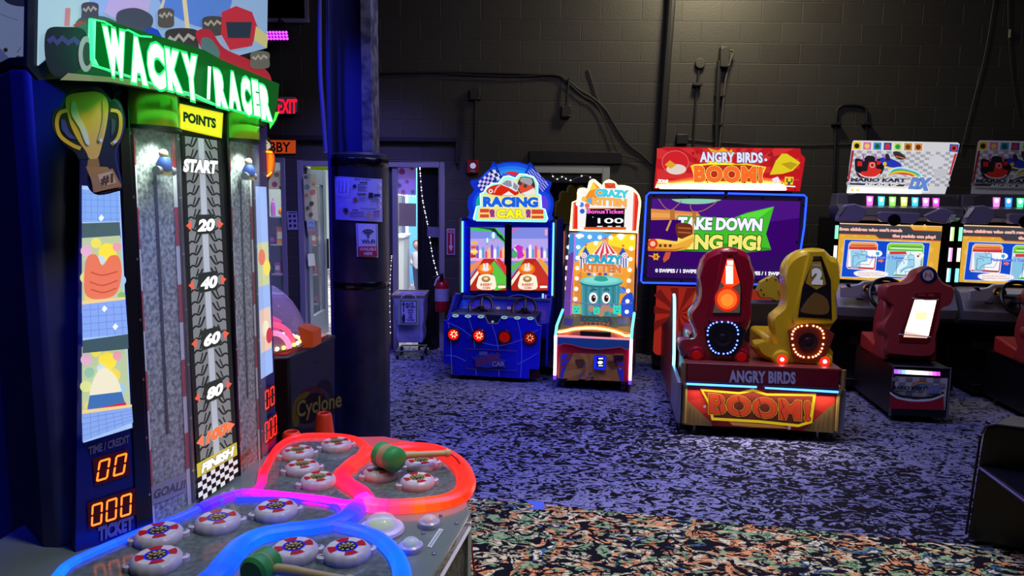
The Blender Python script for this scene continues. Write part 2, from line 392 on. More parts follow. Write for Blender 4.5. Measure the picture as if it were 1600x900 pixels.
# dark lintel band over the doors
struct(MB().box(-5.5, -.60, WY-.06, WY, 2.20, 2.25, M('#15151a', rough=.6)).box(-.60, -.57, WY-.06, WY, 1.98, 2.25, M('#15151a', rough=.6)).box(.16, 1.12, WY-.035, WY, 2.0, 2.12, M('#131317')).build('trim_1', bevel=.004))
FRM = M('#9a9aa8', rough=.4, metal=.25)
def frame(name, x0, x1, z0, z1, w=.05, y0=WY-.02, y1=WY+.12, m=FRM, bottom=False):
    b = MB().box(x0, x0+w, y0, y1, z0, z1, m).box(x1-w, x1, y0, y1, z0, z1, m).box(x0+w, x1-w, y0, y1, z1-w, z1, m)
    if bottom: b.box(x0+w, x1-w, y0, y1, z0, z0+w, m)
    return b
w1 = struct(frame('w', -3.62, -2.375, .55, 2.02, .045, bottom=True).build('window_1', bevel=.004))
MB().box(-3.58, -2.42, WY+.04, WY+.05, .6, 1.975, GLASS).build('window_pane', w1)
d1 = struct(frame('d', -2.25, -1.42, 0, 2.0, .06).build('door_1', bevel=.004))
# its leaf stands open at a right angle into the lobby
b = MB(); y0, y1 = WY+.06, WY+.80; LX = -2.165
for a in ((y0, y0+.13, .05, 1.93), (y1-.13, y1, .05, 1.93), (y0+.13, y1-.13, 1.76, 1.93), (y0+.13, y1-.13, .05, .33)): b.box(LX-.04, LX, a[0], a[1], a[2], a[3], M('#8b98a8', rough=.4, metal=.4))
lf = b.build('door_leaf', d1, bevel=.004)
MB().box(LX-.025, LX-.015, y0+.13, y1-.13, .33, 1.76, GLASS).build('door_pane', lf)
MB().box(LX+.02, LX+.04, y1-.10, y1-.07, .8, 1.15, BLACK).build('door_handle', lf, bevel=.005)
d2 = struct(frame('d', -1.36, -.715, 0, 1.995, .055).build('door_2', bevel=.004))
b = MB(); x0 = -1.30
b.box(x0, x0+.035, WY+.03, WY+.07, 0, 1.94, M('#3a3a44', rough=.4)).box(x0+.035, x0+.09, WY+.0, WY+.06, 0, 1.94, FRM)
b.build('door_stile', d2, bevel=.003)
MB().box(x0+.09, -1.0, WY+.09, WY+.096, .05, 1.94, GLASS).build('door_pane', d2)
# dark right half of the doorway: a black curtain panel
b = MB(); n = 40
r0 = [Vector((-.985+.21*i/n, WY+.06+.012*math.sin(i*1.3), .02)) for i in range(n+1)]; r1 = [Vector((p.x-.01, p.y, 1.94)) for p in r0]
back = lambda r: r + [p+Vector((0, .006, 0)) for p in reversed(r)]
b.loft([back(r0), back(r1)], M('#121220', rough=.8)).build('door_curtain', d2)
MB().box(-1.005, -.985, WY+.03, WY+.08, 0, 1.94, M('#0d0d12')).build('door_edge', d2)
d3 = struct(frame('d', .115, 1.0, 0, 1.975, .075, m=M('#c4cece', rough=.45, metal=.1)).build('door_3', bevel=.004))
b = MB().box(.19, .30, WY+.02, WY+.06, .02, 1.9, M('#23272c', rough=.4)).box(.82, .925, WY+.02, WY+.06, .02, 1.9, M('#23272c')).box(.30, .82, WY+.02, WY+.06, 1.80, 1.9, M('#23272c')).box(.30, .82, WY+.02, WY+.06, 0.02, .25, M('#23272c')).box(.30, .82, WY+.02, WY+.06, 1.02, 1.06, M('#2c3036'))
b.build('door_leaf', d3, bevel=.003)
MB().box(.30, .82, WY+.035, WY+.045, .25, 1.80, M('#080a14', rough=.05)).build('door_pane', d3)
MB().box(.56, .62, WY+.028, WY+.034, 1.2, 1.36, M('#3a4048')).build('door_notice', d3)
# ---- the lobby behind
LOB = M('#cdd3d6', rough=.7)
struct(MB().box(-5, 1.2, WY+.2, 16.0, -.1, 0, noisy(fresh('#777', rough=.8), 5, '#6a5560', '#c8c0b8', lo=.42, hi=.56, dist=2)).build('floor_lobby', smooth=0))
struct(MB().box(-5, 1.2, 16.0, 16.2, 0, 3.4, LOB).build('wall_lobby_back', smooth=0))
struct(MB().box(-5.2, -5, WY+.2, 16.2, 0, 3.4, LOB).build('wall_lobby_left', smooth=0))
struct(MB().box(.0, .12, WY+.2, 16.2, 0, 3.4, M('#14141a', rough=.8)).build('wall_lobby_right', smooth=0))
struct(MB().box(-5.2, 1.4, WY+.2, 16.2, 3.4, 3.5, M('#c8c8cc')).build('ceiling_lobby', smooth=0))
# bright glazed lobby entrance
e0, e1 = W.y(628, 452, 15.8), W.y(648, 330, 15.8)
b = frame('w', e0.x, e1.x+.05, .02, 2.7, .07, 15.85, 15.98, M('#7d8a94'), True); g = struct(b.build('window_2', bevel=.004))
MB().box(e0.x+.07, e1.x-.02, 15.93, 15.95, .1, 2.6, M('#e8f6ff', e=1.6)).build('window_pane', g)
b = MB(); c = W.y(640, 330, 13.6)
tag(MB().box(W.y(638, 300, 13.6).x, W.y(662, 300, 13.6).x, 13.6, 13.75, 0, 2.5, M('#5aa9d6', rough=.5)).build('partition_panel', bevel=.01), 'light blue partition panel in the lobby behind the child', 'panel')
cn = MB().box(W.y(618, 430, 12.2).x, W.y(631, 430, 12.2).x, 12.2, 12.9, 0, .95, M('#b9bcb2', rough=.5)); cn.box(W.y(616, 430, 12.2).x, W.y(633, 430, 12.2).x, 12.15, 12.95, .95, 1.0, M('#e6e8e8'))
tag(cn.build('reception_counter', bevel=.01), 'pale grey counter in the bright lobby beyond the doorway', 'counter')
# spotted banner and brown notice in door 2
PUR = M('#8a6fc0', rough=.6)
def banner(name, q, y, base, dots, label, cat, e=0):
    mp = y if callable(y) else W.yp(y); a = Art(mp, e=e); b = MB(); b.plate(q, mp, .0, -.004, sheer(base)); a.e = e
    for x, yy, r, c in dots: a.disc(x, yy, r, sheer(c))
    t = thing(name, label, cat, Fr()); o = b.build('sheet', t); a.build('spots', t); return t
banner('spotted_banner', [(615, 262), (650, 262), (650, 305), (615, 303)], WY+.105, '#cbb0f4', [(628, 268, 5, '#e070a0'), (643, 263, 4, '#f0d060'), (624, 290, 3.6, '#40b070'), (636, 284, 3, '#e06080'), (645, 300, 3.4, '#50c080'), (630, 300, 3.4, '#d06060'), (619, 276, 2.5, '#6070d0')], 'purple banner with coloured spots hung behind the doorway glass', 'banner')
tag(MB().plate([(623, 317), (650, 318), (650, 354), (623, 353)], W.yp(WY+.103), 0, -.004, sheer('#a08c58')).build('cardboard_notice'), 'square brown card notice taped inside the doorway glass', 'notice')
tag(MB().plate([(668, 354), (686, 355), (686, 371), (668, 370)], W.yp(WY-.0), .012, .008, M('#6a6a86', rough=.6)).build('door_notice_sheet'), 'small grey notice on the dark right half of the lobby doorway', 'notice')
# ---- string lights
def string_lights(name, pts, y, n, label, r=.006, e=6):
    t = thing(name, label, 'string lights', Fr()); P = catmull([W.y(px, py, y) for px, py in pts], 12)
    MB().tube(P, .0022, M('#e8e8e8'), n=5).build('cord', t)
    o = None
    for i in range(n):
        p = P[int((len(P)-1)*i/(n-1))]
        if o is None: o = MB().ball((0, 0, 0), r, M('#fff6e8', e=e), n=8).build('bulb', t); o.location = p
        else: c = o.copy(); COL.objects.link(c); c.parent = t; c.location = p
string_lights('string_lights', [(656, 262), (660, 310), (668, 350), (676, 400), (686, 438)], WY+.0, 30, 'string of small white lights hanging down across the lobby doorway', .0055, 5)
string_lights('string_lights', [(619, 303), (635, 306), (657, 307)], WY+.08, 12, 'short string of white lights along the foot of the purple banner', .005, 4)
string_lights('string_lights', [(612, 400), (610, 430), (609, 470), (610, 520)], WY-.03, 16, 'string of white lights down the left jamb beside the skate cart', .005, 2)
string_lights('string_lights', [(860, 268), (868, 280), (880, 276), (890, 282), (915, 274), (933, 286)], WY+.012, 9, 'glints of string lights reflected in the dark grey framed door', .006, 4)  # added bulbs stand in for light specks reflected in the pane
# ---- child in the lobby
def child():
    t = Fr(W.z(652, 452, 0), 0); o = thing('person', 'small child in pale top and dark trousers standing in the lobby', 'person', t)
    sk = M('#b08060', rough=.6); top = M('#c8c4c8', rough=.8); tr = M('#1c1c24', rough=.8); b = MB()
    for s_, fx in ((-1, .03), (1, -.05)):
        b.tube([(s_*.035, 0, .42), (s_*.04+fx*.3, .02*s_, .24), (s_*.045+fx, .05*s_, .05)], [.052, .04, .03], tr, n=10)
        b.tube([(s_*.045+fx, .05*s_, .03), (s_*.045+fx+.05, .05*s_-.04, .02)], [.028, .02], M('#222'), n=8)
    b.loft([[Vector((.085*r*math.cos(2*PI*k/12), .062*r*math.sin(2*PI*k/12), z)) for k in range(12)] for z, r in ((.38, .9), (.45, 1.05), (.55, 1), (.64, 1.05), (.68, .75), (.70, .35), (.73, .33))], top)
    for s_ in (-1, 1): b.tube([(s_*.085, 0, .66), (s_*.115, .02, .54), (s_*.09, -.07, .47)], [.032, .026, .02], top, n=8); b.ball((s_*.085, -.09, .46), .024, sk)
    b.ball((0, -.005, .80), .075, sk, n=16, sz=1.15); b.ball((0, -.085, .79), .012, sk)
    b.build('body', o)
    MB().lathe([(.0, .07), (.05, .062), (.078, .03), (.084, -.02), (.07, -.06)], (0, .018, .825), M('#4a3424', rough=.9)).build('hair', o)
child()
# ---- lobby shop seen through window 1 and door 1
def shelves():
    t = thing('display_shelves', 'glass display shelves of toys behind the lobby window', 'shelves', Fr((0, 8.3, 0)))
    x0, x1 = -3.3, -2.3
    b = MB()
    for x in (x0, -2.6, x1): b.box(x, x+.02, -.02, .35, 0, 1.75, ALU)
    b.build('upright', t)
    for z in (.35, .7, 1.05, 1.38): MB().box(x0, x1+.02, -.02, .35, z, z+.015, M('#9fb4bc', rough=.2)).build('shelf', t)
    MB().box(x0, x1, .34, .36, 0, 1.75, M('#c0c8c4', rough=.7)).build('back_panel', t)
    cols = ['#e04040', '#40b0e0', '#e8e040', '#50c060', '#c060d0', '#f09030', '#e8e8f0', '#4060d0']
    k = 0
    for zi, z in enumerate((.365, .715, 1.065, 1.395)):
        x = x0+.06
        while x < x1-.05:
            w = random.uniform(.06, .12); h = random.uniform(.12, .25); c = cols[k % 8]; k += 1
            bb = MB()
            if k % 3 == 0: bb.ball((x+w/2, 8.3+.1, z+w/2), w/2, M(c)); lab = c; kind = 'toy ball'; nm = 'toy_ball'
            elif k % 3 == 1: bb.box(x, x+w, 8.33, 8.42, z, z+h, M(c)).box(x+.01, x+w-.01, 8.327, 8.33, z+h*.3, z+h*.7, M('#e8e8e0')); nm = 'boxed_toy'; kind = 'boxed toy'
            else: bb.lathe([(w*.4, 0), (w*.45, h*.5), (w*.3, h*.8), (w*.12, h*.85), (w*.12, h)], (x+w/2, 8.4, z), M(c)); nm = 'prize_bottle'; kind = 'bottle'
            o = bb.build(nm); px = None
            cn = {'#e04040': 'red', '#40b0e0': 'light blue', '#e8e040': 'yellow', '#50c060': 'green', '#c060d0': 'purple', '#f09030': 'orange', '#e8e8f0': 'white', '#4060d0': 'dark blue'}[c]
            tag(o, f'{cn} {kind} on the {["lowest", "second lowest", "second highest", "highest"][zi]} lobby display shelf', kind, 'toys on the lobby display shelves')
            x += w+.03
shelves()
banner('spotted_window_banner', [(395, 268), (441, 266), (443, 296), (395, 295)], WY+.06, '#d8d4c0', [(432, 273, 4, '#c09040'), (429, 288, 4.5, '#e05070'), (441, 284, 3.4, '#3090a0'), (439, 293, 3, '#40a060'), (419, 276, 4, '#60b080'), (411, 288, 3, '#e0a050')], 'cream banner with coloured spots behind the lobby window', 'banner')
banner('spotted_door_poster', [(474, 272), (494, 271), (497, 345), (477, 345)], W.plane((LX+.001, 0, 0), (1, 0, 0)), '#d0cac8', [(478, 277, 3, '#384080'), (480, 292, 4.2, '#5090b0'), (479, 305, 3, '#c09a40'), (489, 300, 4, '#e06080'), (487, 318, 3.5, '#383840'), (481, 325, 3, '#484850'), (491, 285, 3, '#e8a0b0'), (486, 335, 3, '#605060')], 'white poster with coloured spots behind the glass of the left lobby door', 'poster')
tag(MB().plate([(486, 257), (512, 257), (512, 266), (486, 265)], W.yp(WY+.135), 0, -.01, sheer('#c8d820')).build('yellow_strip_sign'), 'narrow yellow sign above the glass of the left lobby door', 'sign')
mp = W.plane((LX+.004, 0, 0), (1, 0, 0)); b = MB().plate([(479, 344), (491, 342), (494, 366), (481, 367)], mp, 0, -.004, M('#7080c8')); t = thing('door_wifi_notice', 'small blue notice with a signal mark on the left lobby door', 'notice', Fr()); b.build('sheet', t)
a = Art(mp); a.stroke([(482, 350), (486, 347), (490, 350)], 1.4, '#2840a0', smooth=4); a.text('Wi-Fi', 482, 358, 491, 358, 4, '#203080'); a.rect(481.5, 360, 493, 365, '#a04858'); a.build('print', t)
tag(MB().plate([(481, 397), (491, 396), (493, 415), (482, 416)], W.plane((LX+.004, 0, 0), (1, 0, 0)), 0, -.004, M('#d8dcd8')).build('white_notice'), 'blank white notice low on the left lobby door', 'notice')
tag(MB().box(-2.1, -1.75, 9.0, 9.5, 0, 1.05, M('#6a6040', rough=.6)).box(-2.12, -1.73, 8.98, 9.52, 1.05, 1.09, M('#c8b890')).build('lobby_stand', bevel=.008), 'brown stand behind the glass of the left lobby door', 'stand')
# pictogram sheet between the windows
mp = W.yp(WY); t = thing('notice_sheet', 'white sheet of six round pictures between the lobby window and door', 'notice', Fr())
MB().plate([(448, 330), (464, 330), (466, 359), (450, 359)], mp, .008, .002, M('#a8a4c4')).build('sheet', t)
a = Art(mp, off=.009)
for i in range(3):
    for j in range(2): a.disc(453+j*7+i*.4, 337.5+i*7.5, 2.4, '#38304a')
a.rect(451, 331.5, 463, 333, '#504870'); a.build('print', t)
# ---- signs on the wall
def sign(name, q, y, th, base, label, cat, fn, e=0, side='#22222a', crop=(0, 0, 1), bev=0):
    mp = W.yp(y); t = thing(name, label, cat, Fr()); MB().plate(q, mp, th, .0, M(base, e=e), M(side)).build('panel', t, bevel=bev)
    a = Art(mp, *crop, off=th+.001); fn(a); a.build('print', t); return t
sign('exit_sign', [(404, 153), (465, 153), (468, 158), (468, 176), (464, 180), (404, 180)], WY, .09, '#a090b8', 'illuminated exit sign with red letters above the orange sign', 'exit sign', lambda a: a.text('EXIT', 434, 176.5, 464, 176.5, 22, '#ff1028', e=1.6, bold=.03), side='#4a4458', bev=.01)
sign('lobby_sign', [(386, 218), (463, 219), (463, 240), (386, 240)], WY, .02, '#f05820', 'orange lobby sign with black letters under the exit sign', 'sign', lambda a: a.text('LOBBY', 396, 237, 454, 237.5, 16, '#101014', bold=.02), e=.45)  # sign is no lamp; emission added so its orange shows under blue
def ex(a):
    a.rect(699.5, 359.5, 709.5, 396.5, '#a82038'); a.rect(703.6, 366, 705.6, 386, '#e8c8d8'); a.poly([(701, 384), (708, 384), (704.6, 393)], '#e8c8d8'); a.text('FIRE', 700.5, 364, 708.5, 364, 3, '#e8c8d8')
sign('extinguisher_arrow_sign', [(698, 357), (711, 357), (711, 398), (698, 398)], WY, .01, '#b8a8c8', 'red sign with white arrow pointing down at the fire extinguisher', 'sign', ex)
def al(a): a.disc(739, 259, 4.5, '#c8d0ff', e=.6); a.rect(734, 265, 744, 269, '#701018'); a.text('FIRE', 735, 268.6, 743, 268.6, 3, '#e8d0d0')
sign('fire_alarm', [(730, 250), (748, 250), (748, 271), (730, 271)], WY, .05, '#b01820', 'red fire alarm box on the block wall over the arrow sign', 'fire alarm', al, side='#801018', bev=.006)
# picture frame high on the wall
t = thing('wall_screen', 'large dark screen with a pale frame high on the wall', 'screen', Fr())
p0, p1 = W.y(484, 37, WY), W.y(380, 37, WY); b = MB(); fm = M('#9a94c0', rough=.4)
x1, z0 = p0.x, p0.z; x0 = x1-1.7
b.box(x0, x1, WY-.06, WY-.01, z0, z0+.035, fm).box(x1-.035, x1, WY-.06, WY-.01, z0+.035, z0+.9, fm).box(x0, x0+.035, WY-.06, WY-.01, z0+.035, z0+.9, fm).box(x0+.035, x1-.035, WY-.06, WY-.01, z0+.865, z0+.9, fm).build('frame', t, bevel=.005)
MB().box(x0+.035, x1-.035, WY-.04, WY-.01, z0+.035, z0+.865, M('#0b0b14', rough=.25)).build('panel', t)
# violet LED wall washer
t = thing('stage_light', 'violet LED stage light glowing under the framed screen', 'stage light', Fr())
mp = W.yp(7.15); MB().plate([(413, 46), (450, 46), (452, 64), (413, 64)], mp, 0, -.09, M('#101018')).build('housing', t, bevel=.006)
a = Art(mp, off=.002)
for i in range(3):
    for j in range(7): a.disc(417+j*5+i*.8, 50.5+i*5, 2.3, '#b030ff', e=4.5, n=8, keep=True)
a.build('lens_array', t)
MB().tube([mp(432, 46, -.05), mp(432, 46, -.05)+Vector((0, .1, .12)), Vector((mp(432, 46).x, WY, mp(432, 46).z+.12))], .012, BLACK).build('bracket', t)
# ---- pillar
PC = Vector((-.965, 4.45, 0)); PR = .18
PM = M('#16171c', rough=.55)
t = thing('wrapped_pillar_pad', 'round black padding wrapped around the foot of the steel column', 'pillar pad', Fr(PC))
noisy_pad = noisy(fresh('#15161b', rough=.38), 9, '#1e2028', '#2a2c36', bump=.15)
MB().lathe([(PR-.02, 0), (PR, 0), (PR, .6), (PR*1.005, 1.2), (PR, 1.87), (PR-.02, 1.885), (PR-.05, 1.885)], (0, 0, 0), noisy_pad, n=48).build('padding', t)
for z, h in ((1.80, .05), (1.05, .045)):
    MB().lathe([(PR+.001, z), (PR+.003, z+.003), (PR+.003, z+h-.003), (PR+.001, z+h)], (0, 0, 0), noisy(fresh('#08080a', rough=.12), 20, '#060608', '#101014', bump=.6), n=48).build('tape_band', t, label='glossy black tape band')
pf = Fr(PC)
def cyl(r0):
    def f(px, py, off=0):
        o, d = pf.ray(px, py); r = r0+off; A = d.x**2+d.y**2; B = o.x*d.x+o.y*d.y; C_ = o.x**2+o.y**2-r*r; D = B*B-A*C_
        if D < 0: D = 0
        return o + d*((-B-math.sqrt(D))/A)
    return f
def on_pad(name, q, base, label, cat, fn, nx=16, off=.004):
    t = thing(name, label, cat, pf); a = Art(cyl(PR), off=off, step=.0005)
    (ax, ay), (bx, by), (cx, cy), (dx, dy) = q; a.off += .001
    for i in range(nx):
        u, v = i/nx, (i+1)/nx; L = lambda p, r, t_: (p[0]+(r[0]-p[0])*t_, p[1]+(r[1]-p[1])*t_)
        a.poly([L(q[0], q[1], u), L(q[0], q[1], v), L(q[3], q[2], v), L(q[3], q[2], u)], base, keep=True)
    a.build('sheet', t); a2 = Art(cyl(PR), off=a.off+.001, step=.0004); fn(a2); a2.build('print', t)
def rules(a):
    a.text('READY TO PLAY?', 554, 281, 579, 282, 3, '#20202a'); a.rect(562, 284, 574, 286.5, '#505a58')
    for i in range(5): a.rect(559, 288+i*2.4, 574-(i % 2)*3, 288.8+i*2.4, '#404050')
    a.disc(554, 291, 3, '#30303a'); a.disc(555, 312, 3.6, '#8a5050'); a.rect(558, 302, 572, 304.5, '#505a58')
    for i in range(3): a.rect(560, 308+i*2.4, 572, 308.8+i*2.4, '#404050')
    a.rect(576, 301, 583, 309, '#181820'); a.rect(584, 303, 594, 307, '#203060'); a.rect(580, 311, 594, 312, '#405080'); a.rect(580, 314, 592, 315, '#405080')
    a.text('TOUGHER MISSION', 562, 327, 587, 328, 2.6, '#20202a'); a.disc(540, 329, 4, '#403840')
    a.rect(550, 327.5, 560, 329.3, '#703040')
    for i in range(4): a.rect(546, 331+i*2.3, 569, 331.8+i*2.3, '#504058')
    a.rect(584, 330, 593, 332, '#a03030')
    for i in range(3): a.rect(583, 334+i*2.2, 593, 334.8+i*2.2, '#704048')
    a.disc(576, 336, 4.5, '#c08868', ry=3.5)
    for i, x in enumerate((526, 531, 537, 543)): a.stroke([(x, 277+i), (x+2, 287), (x+1, 299)], 1.1, '#c8ccff', smooth=3)
    a.stroke([(526, 302), (536, 304), (545, 302)], 1, '#c8ccff', smooth=3); a.stroke([(528, 318), (536, 320), (530, 325)], 1, '#b0b4ff', smooth=3)
    for y in (285, 297, 310, 320): a.stroke([(592, y), (595.5, y+3), (593, y+6)], 1.4, '#e8e4d8', smooth=3)
on_pad('rules_poster', [(523, 275), (597, 280), (597.5, 347), (524.5, 343)], M('#a8a8d4', rough=.25), 'large white rules sheet in crinkled clear tape on the pillar', 'poster', rules)
def wifi(a):
    a.stroke([(558, 350.5), (588, 351.5), (589, 400), (560, 399.5)], 1, '#30407a', closed=True)
    for r in (4, 8, 12): a.stroke([(575+r*math.cos(t_), 370+r*.9*math.sin(t_)) for t_ in [(-PI/2)+(k-4)*.2 for k in range(9)]], 2, '#182048')
    a.disc(575.4, 370.5, 1.6, '#182048'); a.text('Wi-Fi', 565, 380, 586, 380, 6, '#182048', bold=.03)
    a.rect(560.5, 385, 589.5, 400.5, '#b02434', nx=8); a.off += .001; a.text('AVAILABLE', 562.5, 391.5, 588, 391.5, 5, '#e8c8d0', bold=.02); a.text('HERE', 569, 398.5, 582, 398.5, 5, '#e8c8d0', bold=.02)
on_pad('wifi_sign', [(556, 349), (590, 350), (591, 402.5), (558, 401)], M('#c4c4e4', rough=.35), 'white and red sign with a signal symbol on the pillar', 'sign', wifi)
# steel column above the padding
SC = M('#23285c', rough=.5); t = thing('steel_column', 'dark blue steel column rising out of the round padding', 'column', Fr(PC))
MB().box(-.165, -.14, -.11, .11, 0, 4.5, SC).build('flange', t, bevel=.003)
MB().box(-.14, .045, -.02, .0, 0, 4.5, SC).build('web', t)
MB().box(.045, .11, -.11, .11, 0, 4.5, noisy(fresh('#4a4a4c', rough=.6), 14, '#2c2c30', '#6a6864')).build('edge_plate', t, bevel=.003, label='worn bare grey edge plate')
b = MB(); P = [W.y(499, -60, 4.2), W.y(500, 100, 4.2), W.y(504, 170, 4.2), W.y(509, 238, 4.2)]
tag(b.tube(catmull(P, 6), .012, M('#7070a8', rough=.3, metal=.4), n=8).build('conduit'), 'pale slanting conduit beside the steel column', 'conduit')
# ---- conduits, boxes and cables on the block wall
CD = M('#26262a', rough=.5)
def pipe(name, pts, r, label, cat='pipe', y=WY-.05, m=CD, sm=4, extra=None):
    t = thing(name, label, cat, Fr()); P = [W.y(px, py, y) for px, py in pts]
    if sm: P = catmull(P, sm)
    MB().tube(P, r, m, n=10).build('run', t)
    if extra: extra(t)
    return t
def clampf(pts, y=WY-.02):
    def f(t):
        for px, py in pts: p = W.y(px, py, y); MB().box(p.x-.045, p.x+.045, y-.045, y+.02, p.z-.012, p.z+.012, CD).build('clamp', t, bevel=.003)
    return f
p = W.y(1042, 100, WY-.07)
pipe('drain_pipe', [(1050, -60), (1049, 0), (1041, 110), (1033, 225), (1026, 330), (1019, 440), (1013, 560)], .042, 'thick dark vertical pipe left of the red topped bench game', y=WY-.06)
pipe('conduit', [(1124, 95), (1121, 160), (1119, 235)], .026, 'dark upright conduit under the tall junction box', extra=clampf([(1123, 150), (1121, 195)]))
def jbox(name, q, th, label, m=CD):
    t = thing(name, label, 'junction box', Fr()); mp = W.yp(WY)
    MB().plate(q, mp, th, 0, m).build('box', t, bevel=.008)
    c = mp(sum(x for x, _ in q)/4, sum(y for _, y in q)/4); 
    for x, y in (q[0], q[2]):
        p = mp(x, y); p = p + (c-p)*.25; MB().lathe([(.006, 0), (.006, .004)], (p.x, WY-th-.003, p.z), SCREW, axis=(0, -1, 0), n=8).build('screw', t)
jbox('junction_box', [(1123, 75), (1137, 76), (1135, 108), (1121, 107)], .09, 'tall grey junction box at the top of the upright conduit', M('#3a3834', rough=.5))
pipe('wall_cable', [(1136, 78), (1146, 81), (1141, 95), (1134, 125), (1130, 160), (1127, 200), (1124, 232)], .011, 'pale looped cable leaving the tall junction box', 'cable', m=M('#56534c', rough=.5))
t = thing('round_wall_box', 'round grey wall plate on a thin conduit', 'junction box', Fr()); c = W.y(1093, 100, WY)
MB().lathe([(.052, 0), (.052, .03), (.045, .036), (0, .036)], (c.x, WY-.003, c.z), M('#45433e', rough=.5), axis=(0, -1, 0)).build('cover', t)
pipe('thin_conduit', [(1092, 110), (1088, 150), (1085, 190), (1083, 232)], .010, 'thin dark conduit running down from the round wall plate', 'pipe', WY-.02, extra=clampf([(1089, 133)]))
jbox('junction_box', [(1056, 210), (1074, 210), (1073, 226), (1055, 226)], .05, 'small black junction box beside the thick vertical pipe')
pipe('wall_cable', [(1074, 218), (1120, 222), (1200, 226), (1300, 226), (1400, 223), (1500, 226), (1600, 228), (1640, 228)], .006, 'long thin cable running level above the game marquees', 'cable', WY-.01, m=M('#4a4844'))
pipe('arched_conduit', [(1302, 330), (1304, 250), (1307, 180), (1312, 168), (1322, 164), (1342, 165), (1352, 170), (1354, 182), (1352, 250), (1350, 330)], .013, 'arched dark conduit loop on the wall over the kart games', 'pipe', WY-.02, m=CD, extra=clampf([(1306, 194), (1353, 194)]))
pipe('wall_cable', [(560, 115), (680, 113), (760, 114), (840, 116), (872, 117), (888, 126), (905, 140), (925, 152), (945, 170), (960, 195), (978, 222), (1000, 240), (1020, 258)], .010, 'thick black cable sagging across the block wall to the games', 'cable', WY-.015, m=M('#2c2c2e', rough=.5))
pipe('wall_cable', [(700, 115), (800, 119), (866, 117), (886, 128), (910, 149), (932, 163), (950, 200), (966, 238), (990, 246), (1000, 252)], .006, 'thinner black cable following the sagging cable on the wall', 'cable', WY-.03, m=M('#333335'))
pipe('wall_cable', [(919, 108), (926, 130), (932, 150), (936, 160)], .008, 'short cable dropping from a hole in the block wall', 'cable', WY-.015, m=M('#3a3a3a'))
jbox('junction_box', [(734, 140), (751, 140), (751, 157), (734, 157)], .05, 'small black box above the fire alarm conduit')
pipe('conduit', [(743, 157), (742, 200), (741, 250)], .013, 'dark conduit from the small box down to the fire alarm')
jbox('junction_box', [(877, 165), (892, 165), (891, 184), (876, 184)], .06, 'small black box hanging below the sagging cable')
pipe('conduit', [(889, 122), (887, 140), (885, 166)], .012, 'short dark conduit stub above the hanging black box')
pipe('hanging_cable', [(1556, -20), (1540, 80), (1520, 160), (1508, 210), (1500, 240)], .005, 'thin cable hanging on the wall at far right', 'cable', WY-.015, m=M('#4a4844'))
pipe('hanging_cable', [(1575, -20), (1576, 60), (1582, 130), (1590, 180)], .005, 'thin cable with a white tag hanging at the right frame edge', 'cable', WY-.015, m=M('#3c3a38'), extra=lambda t: MB().box(W.y(1575, 53, WY).x-.008, W.y(1575, 53, WY).x+.008, WY-.03, WY-.02, W.y(1575, 60, WY).z, W.y(1575, 47, WY).z, M('#c8c0a0')).build('tag', t))
# ---- fire extinguisher
def extinguisher():
    p = W.y(690, 470, WY-.13); t = thing('fire_extinguisher', 'red fire extinguisher hanging under the arrow sign', 'fire extinguisher', Fr((p.x, WY-.1, 0))); RED = M('#b01a1c', rough=.3)
    zt = W.y(690, 437, WY-.13).z; zb = W.y(690, 488, WY-.13).z
    MB().lathe([(.0, zb), (.07, zb+.005), (.075, zb+.02), (.075, zt-.07), (.05, zt-.02), (.025, zt), (.02, zt+.02), (0, zt+.02)], (0, 0, 0), RED).build('cylinder', t)
    MB().lathe([(.0765, zb+.12), (.0765, zb+.25)], (0, 0, 0), M('#b0b0c8'), n=24).build('label_band', t)
    MB().box(-.015, .015, -.02, .02, zt+.02, zt+.05, BLACK).box(-.02, .02, -.1, .02, zt+.05, zt+.062, BLACK).box(-.015, .015, -.09, .0, zt+.03, zt+.037, BLACK).build('valve_handle', t, bevel=.002)
    MB().tube(catmull([(-.02, 0, zt+.03), (-.09, -.02, zt+.01), (-.11, -.03, zt-.15), (-.10, -.03, zt-.3)], 6), .011, BLACK).build('hose', t)
    MB().box(-.03, .03, .05, .1, zb+.1, zb+.3, DARK).build('bracket', t)
    MB().tube(catmull([(-.02, -.03, zt+.03), (-.05, -.05, zt+.0), (-.07, -.05, zt-.06)], 4), .010, M('#d0d0e8')).build('tag', t)
extinguisher()
